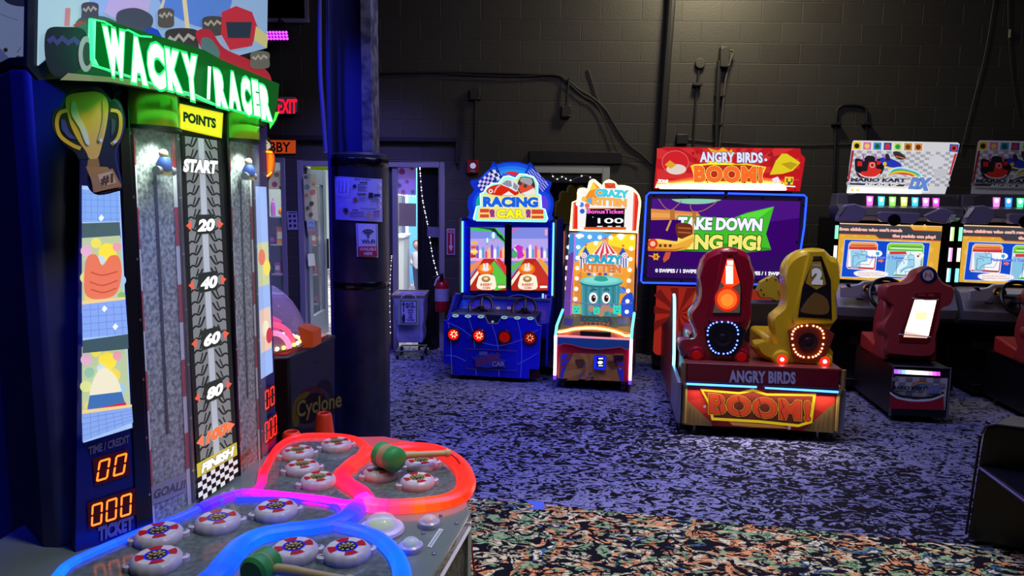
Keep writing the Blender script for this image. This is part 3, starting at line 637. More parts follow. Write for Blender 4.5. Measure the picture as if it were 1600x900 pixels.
# ---- skate return cart
def cart():
    c = W.z(640, 549, 0); t = thing('canvas_cart', 'white canvas skate return cart with a sign in the lobby doorway', 'cart', Fr((c.x, c.y-.25, 0)))
    f = Fr((c.x, c.y-.25, 0)); q = lambda px, py: f.y(px, py, -.18)
    CV = noisy(fresh('#a79fd0', rough=.8), 8, '#9890c4', '#b4acd8', bump=.5)
    tl, tr, br, bl = q(613, 462), q(663, 462), q(659, 543), q(620, 543)
    zt, zb = tl.z, bl.z+.04
    out = lambda xl, xr, z, d: [Vector((xl, -d, z)), Vector((xr, -d, z)), Vector((xr, d, z)), Vector((xl, d, z))]
    rings = []
    for k in range(7):
        u = k/6; w = .008*math.sin(k*2.3)
        rings.append(out(bl.x+(tl.x-bl.x)*u-w, br.x+(tr.x-br.x)*u+w, zb+(zt-zb)*u, .13+.05*u+w*.5))
    inner = out(tl.x+.015, tr.x-.015, zt, .165); low = out(tl.x+.05, tr.x-.05, zt-.25, .13)
    MB().loft(rings+[inner, low], CV).build('canvas_bag', t, bevel=.012)
    MB().tube(out(tl.x, tr.x, zt+.004, .185), .011, M('#a0926a', rough=.6), closed=True, n=8).build('rim', t)
    MB().tube(out(bl.x-.01, br.x+.01, .085, .15), .009, ALU, closed=True, n=8).build('base_rail', t)
    for x in (bl.x, br.x):
        for y in (-.14, .14): MB().lathe([(.0, -.012), (.033, -.012), (.033, .012), (0, .012)], (x, y, .035), BLACK, axis=(1, 0, 0), n=16).box(x-.018, x+.018, y-.012, y+.012, .04, .085, ALU).build('caster', t)
    mp = f.yp(-.215); sq = [(621, 467.5), (655, 467.5), (654, 507), (622, 507)]
    sg = MB().plate(sq, mp, .006, 0, M('#7fa08a', rough=.6)).build('sign_board', t)
    a = Art(mp, off=.007); a.rect(626, 470.5, 651, 505, '#20203a'); a.rect(627, 471.5, 650, 504, '#aaa6dc')
    a.rect(629.8, 475, 631.6, 488, '#15152a'); a.poly([(627.6, 476.5), (633.6, 476.5), (630.7, 471.6)], '#15152a')
    a.text('SKATE', 634, 476.5, 646, 476.5, 3.6, '#15152a', bold=.04); a.text('RETURN', 634, 481, 648.5, 481, 3.6, '#15152a', bold=.04)
    for i, s_ in enumerate(('PLEASE', 'DO NOT', 'TAKE', 'FROM', 'THIS BIN')): w = len(s_)*.75; a.text(s_, 641.5-w, 485.5+i*3.9, 641.5+w, 485.5+i*3.9, 2.6, '#15152a', bold=.03)
    a.blob([(628, 496), (631, 490), (633, 496), (632, 503), (629, 503)], '#18182c'); a.build('print', sg)
    MB().tube(catmull([mp(626, 467, .01), mp(631, 461, .01), mp(640, 459, .0), mp(648, 462, .01), mp(650, 467, .01)], 5), .006, M('#b8b0d0')).build('strap', t)
cart()
t = thing('skate', 'pair of rental skates on the floor inside the doorway', 'skates', Fr((W.z(678, 543, 0).x, W.z(678, 543, 0).y, 0)))
MB().loft([[Vector((x*sx, y, z)) for x, y in ((-.03, -.1), (.03, -.1), (.035, .08), (-.035, .08))] for z, sx in ((.05, 1), (.09, 1), (.14, .8))], M('#3a5048')).build('boot', t, bevel=.01)
MB().box(-.05, .05, -.09, .06, .14, .17, M('#b02848')).build('cuff', t, bevel=.01)
for y in (-.07, .05): MB().lathe([(.0, -.05), (.025, -.05), (.025, .05), (0, .05)], (0, y, .025), M('#a0a050'), axis=(1, 0, 0), n=12).build('wheel', t)
# tape arrow at the edge of the near strip
b = MB(); mp = W.zp(.005)
b.plate([(817, 781), (850, 785), (851, 796.5), (826, 795.5), (835, 791)], mp, .001, 0, M('#5068c8', rough=.7))
tag(b.build('tape_arrow'), 'blue tape arrow stuck on the carpet at the colour change', 'tape')
# ================================================================== BLUE TWIN RACING CABINET
def racing_cabinet():
    f = Fr((-.183, 6.167, 0), -10.5); t = thing('racing_arcade_cabinet', 'blue two-player racing arcade cabinet with twin screens and steering wheels', 'arcade machine', f)
    BL = M('#0a12c8', rough=.35); GD = M('#8a7a50', rough=.35, metal=.6); LN = '#4a58d8'
    y0 = .5; l = f.y(722, 458, y0); r = f.y(865, 458, y0); top = f.y(795, 345, y0).z; zb = f.y(795, 462, y0).z
    X0, X1 = l.x, r.x
    # rear cabinet
    b = MB().box(X0, X1, y0+.02, 1.0, .08, top, M('#0c1050', rough=.4)).box(X0, X1, .30, y0+.02, .08, zb-.12, M('#0a1088', rough=.4))
    b.build('body', t, bevel=.01)
    for s_, x in ((-1, X0), (1, X1)):
        MB().extr([Vector((x-(.02 if s_ < 0 else 0), y, z)) for y, z in ((.02, .16), (.02, .55), (.28, .74), (y0-.02, zb), (y0-.02, top+.02), (1.0, top+.02), (1.0, .08), (.25, .08))], (.02, 0, 0), M('#0a1498', rough=.4)).build('side_panel', t, bevel=.003)
        MB().tube([Vector((x+s_*.01, .28, .74)), Vector((x+s_*.01, y0-.03, zb)), Vector((x+s_*.01, y0-.03, top+.02))], .011, GD, n=6).build('edge_trim', t)
        MB().box(x-.016 if s_ > 0 else x+.004, x-.004 if s_ > 0 else x+.016, y0-.035, y0-.02, zb+.02, top-.01, M('#58b8ff', e=3.2)).build('light_strip', t)
    mp = f.yp(y0)
    fr_ = MB().box(X0+.01, X1-.01, y0-.01, y0+.02, zb, top, M('#0818b8', rough=.3)).build('screen_surround', t)
    a = Art(f.yp(y0-.011), 680, 230, 762/330, e=0)
    a.stroke([(120, 545), (180, 530), (240, 545), (300, 532), (360, 545), (410, 532)], 2, LN, e=.5, smooth=4); a.stroke([(110, 290), (240, 284), (420, 296)], 2, LN, smooth=4); a.rect(385, 528, 392, 548, '#a0e0ff', e=1); a.rect(396, 532, 401, 548, '#c060e0', e=1)
    a.build('linework', fr_)
    # two screens
    for i, (xa, xb) in enumerate(((127, 259), (275, 410))):
        sc = MB().plate([(xa, 290), (xb, 292), (xb-3, 524), (xa-3, 516)], f.yp(y0-.012), .006, 0, M('#101018'), M('#08080c'), tr=lambda x, y: (680+x*330/762, 230+y*330/762)).build('screen', t)
        a = Art(f.yp(y0-.012), 680, 230, 762/330, e=1.05, off=.007)
        cl = (xa, 290, xb-3, 517); P = lambda q, c, e=None: a.poly(cliprect(q, *cl), c, e) if len(cliprect(q, *cl)) > 2 else None
        a.rect(*cl, '#7c86d8'); a.rect(xa, 330, xb-3, 400, '#b0a0e0', keep=False); a.rect(xa, 372, xb-3, 410, '#e8a8d8')
        if i == 0: P([(xa, 290), (220, 290), (259, 330), (259, 390), (247, 345), (200, 304), (xa, 300)], '#40c050'); P([(150, 290), (215, 292), (259, 350), (240, 318), (200, 299)], '#202840')
        else: P([(275, 300), (300, 288), (300, 294), (275, 310)], '#d860a0')
        cx = (xa+xb)/2
        for k in range(13):
            x = xa+k*10.5; h = 18+((k*37+i*11) % 26); P([(x, 400), (x, 400-h), (x+4, 400-h-8), (x+9, 400-h), (x+9, 400)], ['#e85068', '#f0c060', '#7a50c0', '#f0f0f8', '#50a0d0'][(k+i*2) % 5])
        if i == 0:
            for x, y, r_ in ((210, 318, 12), (188, 336, 9)): a.disc(x, y, r_, '#60b0d8'); a.disc(x, y, r_*.45, '#e8f4ff', ry=r_); a.rect(x-3, y+r_+2, x+3, y+r_+7, '#d07040')
            for k in range(4): a.rect(xa+2, 340+k*16, xa+26-k % 2*6, 350+k*16, ['#f0b040', '#e04838', '#f8e070', '#a03020'][k])
        else:
            P([(285, 360), (300, 352), (318, 360), (312, 372), (322, 392), (300, 404), (288, 390), (296, 376)], '#c030b8')
            a.blob([(278, 378), (288, 372), (296, 385), (290, 400), (280, 398)], '#40b060')
        P([(cx-18, 402), (cx+20, 402), (xb, 470), (xb, 517), (xa, 517), (xa, 470)], '#b02818'); P([(cx+24, 402), (cx+40, 402), (xb, 432), (xb, 470)], '#e8a030' if i else '#d83020'); P([(cx+10, 420), (cx+20, 410), (xb, 470), (xb, 505), (cx+30, 517), (cx+20, 517)], '#58c040' if i == 0 else '#c03020')
        P([(xa, 455), (cx-30, 418), (cx-18, 402), (xa, 425)], '#f08848' if i == 0 else '#60b850'); P([(cx-22, 420), (cx-18, 428), (xa, 500), (xa, 480)], '#f4e8d0')
        a.disc(cx-12, 440, 30, '#e86818', ry=22); a.disc(cx-12, 436, 22, '#f8a030', ry=14); a.rect(cx-20, 420, cx-13, 440, '#f0e8e8'); a.rect(cx-9, 418, cx-2, 440, '#f0e8e8'); a.disc(cx-11, 440, 12, '#e8e0e8', ry=7)
        a.blob([(cx-38, 474), (cx-30, 462), (cx-5, 458), (cx+18, 464), (cx+24, 478), (cx+22, 512), (cx-40, 510)], '#f4ecd0', n=3); a.disc(cx-10, 476, 16, '#a0783c', ry=11); a.disc(cx-10, 474, 8, '#f0d8a0', ry=5)
        a.text('INSERT', cx-30, 500, cx+12, 500, 9, '#d83828', bold=.04); a.text('COIN', cx-22, 512, cx+5, 512, 9, '#d83828', bold=.04)
        if i: a.rect(xb-14, 296, xb-5, 318, '#e8a0c0')
        a.rect(xb-32, 500, xb-6, 508, '#f8f0e0'); a.text('RACING', xb-36, 498, xb-6, 498, 6, '#a02028'); a.build('image', sc)
    MB().box(f.y(791, 400, y0).x-.012, f.y(799, 400, y0).x+.006, y0-.03, y0-.005, zb+.08, top-.03, M('#04041c', rough=.3)).build('divider', t, bevel=.003)
    # marquee
    mm = f.yp(.54); k = 7.5; T = lambda x, y: (720+x/k, 240+y/k)
    out = [(370, 130), (395, 95), (420, 125), (500, 105), (620, 95), (720, 108), (790, 128), (810, 105), (840, 125), (870, 190), (920, 240), (980, 300), (1070, 340), (1040, 440), (1085, 520), (1095, 610), (1070, 720), (1015, 800), (160, 790), (110, 700), (90, 600), (105, 500), (165, 430), (130, 370), (125, 315), (200, 305), (270, 255), (340, 190)]
    mq = MB().plate([(p.x, p.y) for p in catmull([(x, y, 0) for x, y in out], 2, True)], mm, .03, -.03, M('#1038d8', e=.7), M('#0a1440'), tr=T).build('marquee', t)
    a = Art(mm, 720, 240, k, e=.9, off=.031)
    for R, c in ((300, '#1850e0'), (262, '#2878f0'), (225, '#2098e8'), (190, '#2868e0'), (150, '#3858d0')): a.poly(cliprect([(600+R*1.3*math.cos(t_*PI/16), 400-R*.98*math.sin(t_*PI/16)) for t_ in range(17)], 180, 112, 1020, 400), c)
    a.poly([(500, 235), (560, 210), (640, 212), (690, 240), (640, 262), (560, 240)], '#e02848')
    for (cx, c) in ((215, '#18b0a0'), (985, '#6040e0')): a.disc(cx+(30 if cx < 500 else -30), 590, 105, '#1848e0', ry=150); a.disc(cx+(10 if cx < 500 else -10), 600, 50, c, ry=110)
    a.checker([(330, 190), (440, 190), (500, 290), (390, 330)], 3, 3, '#e0e4f8', '#182878'); a.checker([(180, 350), (340, 215), (410, 330), (240, 440)], 6, 4, '#d8c8f8', '#1c2c90')
    a.checker([(830, 180), (930, 250), (1010, 330), (1020, 380)], 5, 3, '#8890f8', '#1c28a0'); a.checker([(770, 215), (850, 170), (1030, 370), (960, 450)], 7, 4, '#a0a0f8', '#1830b0')
    a.stroke([(395, 110), (440, 210), (480, 280)], 18, '#1030a0'); a.stroke([(815, 115), (770, 210), (745, 250)], 18, '#1030a0')
    halo = [(165, 790), (150, 760), (185, 625), (235, 610), (230, 470), (270, 455), (300, 400), (370, 350), (440, 350), (500, 275), (560, 262), (640, 290), (690, 240), (760, 245), (850, 275), (900, 345), (900, 470), (935, 490), (945, 640), (985, 655), (1015, 760), (1000, 805)]
    a.poly(halo, '#60f0d0', e=1.6); a.stroke([(p[0], p[1]) for p in halo], 16, '#b0ffe0', e=2.2, closed=True); a.poly([(190, 770), (210, 640), (250, 620), (250, 480), (300, 470), (350, 380), (450, 365), (520, 290), (640, 310), (700, 265), (840, 290), (880, 360), (880, 480), (920, 500), (930, 650), (965, 665), (985, 780)], '#f0e890')
    # two plain toy race cars
    a.blob([(680, 310), (720, 270), (830, 285), (860, 330), (870, 400), (840, 470), (720, 480), (660, 400)], '#40383c'); a.poly([(690, 300), (725, 275), (825, 290), (845, 330), (820, 380), (700, 330)], '#a8a8b0'); a.blob([(690, 340), (760, 360), (850, 390), (860, 450), (780, 480), (690, 440)], '#e85030'); a.disc(755, 380, 22, '#504048'); a.disc(700, 355, 18, '#504048'); a.poly([(700, 470), (780, 440), (860, 400), (870, 470), (780, 490)], '#f0f0f0')
    a.blob([(300, 430), (360, 380), (470, 360), (600, 400), (680, 450), (640, 490), (480, 495), (330, 470)], '#e02810'); a.poly([(460, 360), (530, 300), (640, 320), (685, 380), (650, 450), (560, 400)], '#e8ecf4'); a.poly([(480, 355), (535, 312), (590, 320), (600, 385), (560, 390)], '#9098a8'); a.poly([(620, 335), (675, 380), (650, 435), (610, 400)], '#9098a8'); a.disc(350, 440, 26, '#f4e8e4'); a.disc(350, 440, 12, '#c03030'); a.stroke([(390, 460), (420, 400), (460, 370)], 16, '#f8b0a8', smooth=4); a.poly([(480, 490), (560, 440), (630, 490)], '#f8f4f0')
    a.rect(225, 648, 330, 750, '#e04830'); a.rect(830, 655, 970, 760, '#e04830'); a.rect(200, 690, 335, 712, '#ffe070'); a.rect(830, 708, 975, 728, '#ffe070')
    a.checker([(330, 655), (395, 655), (395, 745), (350, 745)], 3, 4, '#4028a0', '#e04860'); a.checker([(760, 655), (820, 655), (815, 750), (770, 750)], 3, 4, '#4028a0', '#e04860')
    a.text('RACING', 262, 615, 905, 622, 108, '#1868e8', e=.9, bold=.05, outline=[('#f4f8ff', 1.2, .035), ('#102080', .6, .018)]); a.text('CAR', 420, 745, 740, 752, 92, '#ffe818', e=1.2, bold=.05, sp=1.1, outline=[('#282040', .3, .03)])
    for c, z0_, z1_ in (('#0c2ca8', 615, 585),): pass
    a.stroke([(180, 785), (1000, 797)], 14, '#80ffe8', e=2)
    a.build('artwork', mq)
    # dash, wheels
    d0, d1 = f.y(795, 468, .48).z, f.y(795, 512, .22).z
    MB().loft([[Vector((X0+.01, .48, d0)), Vector((X1-.01, .48, d0)), Vector((X1-.01, .16, d0-.16)), Vector((X0+.01, .16, d0-.16))], [Vector((X0+.01, .48, d0-.2)), Vector((X1-.01, .48, d0-.2)), Vector((X1-.01, .16, d0-.3)), Vector((X0+.01, .16, d0-.3))]], M('#0a12a0', rough=.35)).box(X0+.01, X1-.01, .46, .49, d0-.005, d0+.025, M('#6878a8', rough=.3, metal=.6)).build('dashboard', t, bevel=.003)
    mp = f.plane((0, .32, d0-.08+.006), (0, -.16, .32)); a = Art(mp, 690, 460, 6, off=.004)
    for (x, c) in ((530, '#e05050'), (632, '#d04040')): a.disc(x, 128, 18, '#c8c8d0', ry=13); a.disc(x, 127, 11, c, ry=8, e=.6)
    for x in (518, 622): a.disc(x, 178, 38, '#8a7848', ry=17); a.disc(x, 178, 26, '#b8a060', ry=10)
    a.stroke([(190, 122), (300, 126), (302, 170), (188, 166)], 3, '#8888c0', closed=True); a.stroke([(880, 150), (968, 158), (965, 238), (885, 228)], 3, '#8888c0', closed=True)
    for k2 in range(5): a.stroke([(895, 165+k2*13), (955, 171+k2*13)], 3, '#7070a8')
    for k2 in range(3): a.stroke([(200, 135+k2*10), (290, 138+k2*10)], 3, '#7070a8')
    a.build('dash_print', t)
    for px, py in ((751.5, 480), (819.5, 483)):
        c = f.y(px, py, .20); ax = Vector((0, -.85, .53)).normalized(); u = Vector((1, 0, 0)); v = ax.cross(u)
        R = .108; WM = M('#2a1418', rough=.35); b = MB()
        b.tube([c+(u*math.cos(q)+v*math.sin(q))*R for q in [2*PI*i/28 for i in range(28)]], .014, WM, n=8, closed=True)
        w = b.build('steering_wheel', t); b = MB()
        for q in (PI*.5, PI*1.15, PI*1.85): b.tube([c, c+(u*math.cos(q)+v*math.sin(q))*R], [.016, .011], M('#3a2024', rough=.35))
        b.lathe([(0, -.02), (.034, -.02), (.03, .012), (0, .016)], c, M('#181418')); b.tube([c, c-ax*.12], .02, BLACK); b.build('spokes', w)
    # front console board
    T = lambda x, y: (690+x/6, 460+y/6); mc = f.yp(0)
    q = [(22, 245), (52, 240), (58, 215), (92, 172), (240, 178), (400, 188), (440, 268), (522, 270), (560, 205), (720, 210), (875, 218), (905, 288), (937, 290), (915, 700), (825, 698), (820, 790), (105, 750), (105, 655), (22, 648)]
    cb = MB().plate(q, mc, .015, -.03, BL, GD, tr=T).build('front_board', t, bevel=.003)
    MB().extr([Vector((x, .03, z)) for x, z in ((mc(*T(105, 700)).x, .10), (mc(*T(825, 700)).x, .10), (mc(*T(900, 400)).x-.01, .6), (mc(*T(60, 400)).x+.01, .6))], (0, .32, 0), M('#080c40', rough=.5)).build('console_body', t, bevel=.01)
    a = Art(mc, 690, 460, 6, off=.016)
    a.stroke([(58, 245), (92, 182), (400, 196), (438, 272), (525, 274), (562, 212), (870, 226), (900, 285)], 5, '#6878f0', e=.35); a.poly([(24, 235), (60, 235), (60, 246), (24, 250)], '#4450e0')
    a.stroke([(60, 260), (85, 420), (92, 640), (98, 750)], 4, LN, e=.5, smooth=4); a.stroke([(250, 215), (290, 340), (310, 500)], 4, LN, e=.5, smooth=4); a.stroke([(470, 280), (510, 400), (530, 515)], 4, LN, e=.5, smooth=4); a.stroke([(710, 240), (745, 400), (750, 600), (740, 780)], 4, LN, e=.5, smooth=4)
    a.stroke([(50, 260), (180, 320), (290, 400), (400, 455), (530, 480), (640, 460), (760, 420), (905, 330)], 4, LN, e=.5, smooth=4); a.stroke([(40, 570), (130, 580), (225, 625)], 4, LN, e=.5, smooth=3); a.stroke([(712, 655), (800, 610), (900, 550)], 4, LN, e=.5, smooth=3); a.stroke([(322, 705), (324, 760)], 4, LN, e=.5); a.stroke([(536, 715), (538, 772)], 4, LN, e=.5)
    a.stroke([(232, 508), (710, 530), (704, 715), (230, 693)], 12, '#4a44a0', closed=True)
    for x in (130, 247, 368, 588, 710, 832): a.disc(x, 200+(x-130)*.035, 30, '#c8f0f0', e=.5, ry=15); a.disc(x, 200+(x-130)*.035, 18, '#60c0d8', e=.4, ry=8)
    st = [(478+(16 if i % 2 == 0 else 7)*math.sin(i*PI/5), 256-(16 if i % 2 == 0 else 7)*math.cos(i*PI/5)) for i in range(10)]; a.poly(st, '#d8e8ff', e=.5)
    for x, y in ((255, 305), (252, 402), (693, 328), (692, 425)): a.disc(x, y, 17, '#2430a0'); a.disc(x, y, 9, '#1018c0')
    a.poly([(270, 575), (330, 585), (320, 560), (420, 575), (470, 540), (500, 570), (560, 560), (545, 600), (620, 610), (590, 640), (610, 690), (540, 675), (430, 690), (310, 675), (340, 645)], '#3038b0')
    a.text('RACING', 325, 672, 540, 612, 66, '#8a2050', bold=.04, sh=-.1, outline=[('#5868c8', 0, .03)]); a.text('CAR', 472, 672, 592, 672, 44, '#9a98c0', bold=.04, outline=[('#3a2870', 0, .03)])
    a.rect(352, 535, 430, 572, '#6a6ab0'); a.build('linework', cb)
    for i, (x, y) in enumerate(((115, 373), (352, 385), (594, 397), (830, 408))):
        c = mc(*T(x, y), .015); lit = i in (0, 1); n_ = Vector((0, -1, 0))
        lm = MB().lathe([(.062, 0), (.066, .012), (.06, .022), (.052, .02)], c, M('#5a2a30', rough=.25, metal=.5), axis=n_, n=28).build('lamp_ring', t)
        MB().lathe([(.053, .0), (.053, .018), (.03, .026), (0, .028)], c, M('#d01008', e=1.6 if lit else .35, rough=.2), axis=n_, n=24).build('lamp_lens', lm)
        if i != 2:
            a = Art(f.yp(c.y-.030+0), off=0)
            px, py = T(x, y)
            for k2 in range(7):
                q = k2*2*PI/7+.3; d = (math.cos(q), math.sin(q)); e_ = (-d[1], d[0])
                a.poly([(px+d[0]*2, py+d[1]*2), (px+d[0]*4+e_[0]*.9, py+d[1]*4+e_[1]*.9), (px+d[0]*6, py+d[1]*6), (px+d[0]*4-e_[0]*.9, py+d[1]*4-e_[1]*.9)], '#ffc090', e=4 if lit else 1.2, keep=True)
            a.build('lamp_leds', lm)
    for x in (mc(*T(170, 760)).x, mc(*T(730, 780)).x):
        for y in (.12, .8): MB().lathe([(0, -.015), (.03, -.015), (.03, .015), (0, .015)], (x, y, .03), M('#505058'), axis=(1, 0, 0), n=14).box(x-.02, x+.02, y-.015, y+.015, .03, .11, M('#606068', metal=.5)).build('caster', t)
    MB().lathe([(.0, 0), (.055, 0), (.055, .02), (0, .02)], mc(*T(868, 735), -.08), M('#4a1828'), axis=(0, -1, 0)).build('side_speaker', t)
racing_cabinet()

# ================================================================== TRASH CAN TOSS REDEMPTION GAME
def toss_game():
    f = Fr((.69, 5.867, 0), -12.4); t = thing('ticket_redemption_game', 'tall carnival toss arcade game with a painted trash can and bulb lights', 'arcade machine', f)
    RD = M('#c01028', rough=.35); k = 6.427; T = lambda x, y: (860+x/k, 480+y/k); mc = f.yp(0)
    X0, X1 = mc(*T(45, 700)).x, mc(*T(800, 740)).x
    zl = mc(*T(420, 300)).z                       # lip of the playfield
    zp = f.y(*T(450, 75), .42).z                  # back of the playfield
    zm = f.y(945, 362, .5).z; zt = f.y(945, 285, .44).z
    for s_, x in ((-1, X0), (1, X1)):
        xo = x-.012
        MB().extr([Vector((xo, y, z)) for y, z in ((0, .09), (0, zl+.01), (.06, zl+.07), (.40, zp+.03), (.44, zm), (.44, zm+.02), (.75, zm+.02), (.75, .09))], (.024, 0, 0), M('#3a3440', rough=.4)).build('side_panel', t, bevel=.003)
        MB().tube([Vector((x, -.008, .10)), Vector((x, -.008, zl))], .012, M('#f0d0ff', e=4.5), n=8).build('light_strip', t)
        MB().tube([Vector((x, -.008, zl+.005)), Vector((x, .05, zl+.075)), Vector((x, .39, zp+.035))], .012, M('#70f0e0', e=1.6), n=8).build('light_strip', t)
        MB().tube([Vector((x, -.012, .085)), Vector((x, -.012, .12))], .014, M('#7030e0', e=1.5), n=8).build('light_cap', t)
        MB().tube([Vector((x+s_*.006, .43, zp+.05)), Vector((x+s_*.006, .43, zm))], .008, M('#ff9a70', e=1.1 if s_ > 0 else .2), n=6).build('edge_light', t)
    MB().box(X0+.012, X1-.012, .01, .75, .10, zl-.06, M('#8a1028', rough=.4)).build('body', t)
    MB().box(X0+.012, X1-.012, .47, .75, zl-.06, zm, M('#301838', rough=.4)).build('rear_body', t)
    fp = MB().box(X0+.014, X1-.014, -.002, .012, .10, zl, RD).build('front_panel', t, bevel=.002)
    a = Art(mc, 860, 480, k, off=.004)
    a.poly([(95, 455), (745, 480), (730, 745), (70, 712)], '#d8943c'); a.rays(400, 600, 420, 9, '#c48030', clip=(100, 465, 730, 735), a0=.2)
    for pts in ([(95, 455), (235, 460), (150, 620), (120, 710), (90, 700)], [(620, 478), (745, 482), (735, 745), (700, 740), (660, 600)]): a.poly(pts, '#b0442c')
    for pts in ([(105, 480), (180, 462), (150, 520), (100, 530)], [(110, 550), (200, 510), (160, 570), (105, 590)], [(120, 600), (155, 590), (125, 705), (95, 700)], [(640, 540), (740, 560), (735, 600)], [(670, 610), (738, 620), (730, 740), (705, 740)]): a.poly(pts, '#4040c8')
    for sx in (0, 330):
        for i in range(5): a.rect(250+sx+(0, -2, 2, 8, 14)[i]*1.5-(0 if sx == 0 else 5), 525+i*18+sx*.05, 335+sx+(0, 8, 12, 6, -4)[i]*1.2-(0 if sx == 0 else 5), 534+i*18+sx*.05, '#181018')
    a.rect(638, 485, 735, 535, '#20101c'); a.rect(650, 500, 690, 506, '#602838')
    # a plain propeller-hatted shape is left out; only the confetti stays
    for x, y, c in ((330, 650, '#a85868'), (300, 690, '#4060c0'), (360, 690, '#a88080'), (420, 710, '#303048'), (340, 600, '#605890'), (400, 670, '#484878')): a.poly([(x-16, y-8), (x+10, y-14), (x+18, y+8), (x-8, y+14)], c)
    a.disc(702, 620, 9, '#c8c8d8')
    a.poly([(75, 300), (795, 332), (790, 418), (755, 420), (700, 395), (600, 410), (480, 420), (330, 405), (210, 370), (130, 362), (85, 385), (72, 372)], '#2c6898'); a.stroke([(72, 375), (85, 388), (130, 366), (210, 375), (330, 408), (480, 423), (600, 413), (700, 398), (755, 424), (790, 420)], 4, '#d85090', e=.4)
    a.build('artwork', fp)
    MB().box(X0+.014, X1-.014, -.02, .0, zl-.012, zl+.006, M('#ff9aa8', e=.9)).build('lip_trim', t, bevel=.002)
    # card reader
    cr = MB().plate([(452, 475), (552, 482), (566, 498), (560, 612), (545, 626), (455, 618), (437, 600), (442, 488)], mc, .035, .003, M('#1828f0', e=.8), M('#0810a0', e=.3), tr=T).build('card_reader', t, bevel=.004)
    a = Art(mc, 860, 480, k, off=.036); a.poly([(468, 500), (535, 504), (530, 605), (464, 598)], '#04040c'); a.rect(484, 510, 528, 522, '#ffffff', e=1.5); a.blob([(476, 552), (495, 540), (522, 545), (524, 562), (500, 572), (480, 564)], '#ffffff', e=1.5); a.rect(482, 582, 526, 592, '#e0fff0', e=1.5); a.build('display', cr)
    # playfield
    b = MB(); b.loft([[Vector((X0+.014, .0, zl-.05)), Vector((X1-.014, .0, zl-.05)), Vector((X1-.014, .47, zl-.05)), Vector((X0+.014, .47, zl-.05))], [Vector((X0+.014, .10, zl+.02)), Vector((X1-.014, .10, zl+.02)), Vector((X1-.014, .47, zp)), Vector((X0+.014, .47, zp))]], M('#b01820', rough=.4))
    pfp = b.build('playfield', t)
    n_ = Vector((0, -(zp-zl-.02), .37)); mp = f.plane((0, .10, zl+.02), n_); a = Art(mp, 860, 480, k, off=.003)
    a.poly([(120, 68), (802, 98), (800, 280), (730, 262), (600, 230), (450, 215), (280, 220), (150, 240), (80, 240)], '#8a8058', e=.25); a.poly([(640, 215), (700, 195), (802, 190), (800, 275)], '#c89030', e=.4); a.poly([(300, 90), (600, 100), (640, 180), (300, 180)], '#6a6478', e=.2)
    a.poly([(140, 110), (230, 115), (220, 185), (130, 175)], '#5848a8', e=.3); a.poly([(660, 110), (760, 120), (770, 180), (680, 170)], '#8080b0', e=.25)
    a.text('CRAZY', 335, 134, 600, 142, 30, '#2c8c78', e=.35, bold=.05, outline=[('#203828', .1, .03)]); a.text('KITTEN', 300, 176, 590, 185, 34, '#c87850', e=.35, bold=.05, outline=[('#481818', .1, .03)])
    a.stroke([(80, 232), (150, 222), (280, 196), (450, 188), (600, 208), (740, 252), (800, 268)], 14, '#ff7818', e=1.2, smooth=4); a.build('artwork', pfp)
    P = [mp(*T(x, y), .012) for x, y in ((80, 250), (150, 240), (220, 222), (300, 213), (450, 210), (600, 232), (700, 262), (750, 285), (800, 288))]
    MB().tube(catmull(P, 5), .011, M('#ffe070', e=4), n=8).build('curved_light', t)
    MB().box(mc(*T(300, 260)).x, mc(*T(605, 280)).x, -.005, .05, zl+.0, zl+.045, M('#100406')).build('ball_slot', t)
    # back panel with artwork
    kk = 3.913; T2 = lambda x, y: (860+x/kk, 270+y/kk); mb = f.yp(.455)
    bp = MB().plate([(118, 365), (528, 375), (506, 905), (78, 880)], mb, .004, -.01, M('#e8a030', e=.9), tr=T2).build('back_panel', t)
    a = Art(mb, 860, 270, kk, e=.95, off=.005); cl = (60, 362, 522, 880)
    a.poly([(150, 368), (528, 375), (515, 700), (500, 890), (150, 880), (142, 500)], '#f0a030'); a.blob([(150, 370), (370, 374), (320, 410), (250, 440), (200, 500), (146, 540)], '#58a8e8'); a.blob([(360, 400), (400, 385), (470, 378), (520, 385), (515, 470), (440, 460), (360, 440)], '#ffe030'); a.blob([(170, 500), (230, 430), (330, 420), (360, 470), (230, 520)], '#f8d848')
    for pts in ([(150, 640), (190, 600), (200, 800), (150, 860)], [(490, 620), (510, 600), (505, 760), (450, 730)]): a.poly(pts, '#d88838')
    a.blob([(440, 770), (470, 740), (505, 745), (500, 885), (440, 885), (430, 820)], '#2850c8')
    # circus tents
    for cx, cy, w, h, c1 in ((333, 495, 75, 85, '#d83848'), (215, 525, 38, 75, '#3858b0'), (443, 520, 38, 65, '#3858b0')):
        a.poly([(cx-w, cy), (cx, cy-h), (cx+w, cy)], '#f4e8e0' if cx == 333 else '#2c50a8')
        for i in range(4): x = cx-w+w*2*(i+.25)/4; a.poly([(x, cy), (cx, cy-h), (x+w*.25, cy)], c1)
        a.poly([(cx-w, cy), (cx+w, cy), (cx+w*.85, cy+60), (cx-w*.85, cy+60)], '#f8f0e8')
        for i in range(4): x = cx-w*.8+w*1.6*i/4; a.rect(x, cy, x+w*.2, cy+60, c1)
        a.poly([(cx-3, cy-h), (cx+12, cy-h-9), (cx-3, cy-h-18)], '#e04040')
    for cx in (205, 455): a.disc(cx, 505, 18, '#e8f0f8'); a.disc(cx, 505, 11, '#e87888'); a.disc(cx, 505, 6, '#f8f8f8')
    for x in range(5): a.rect(225+x*34, 612, 245+x*34, 628, ['#3858b0', '#e8e8f0', '#d83848'][x % 3])
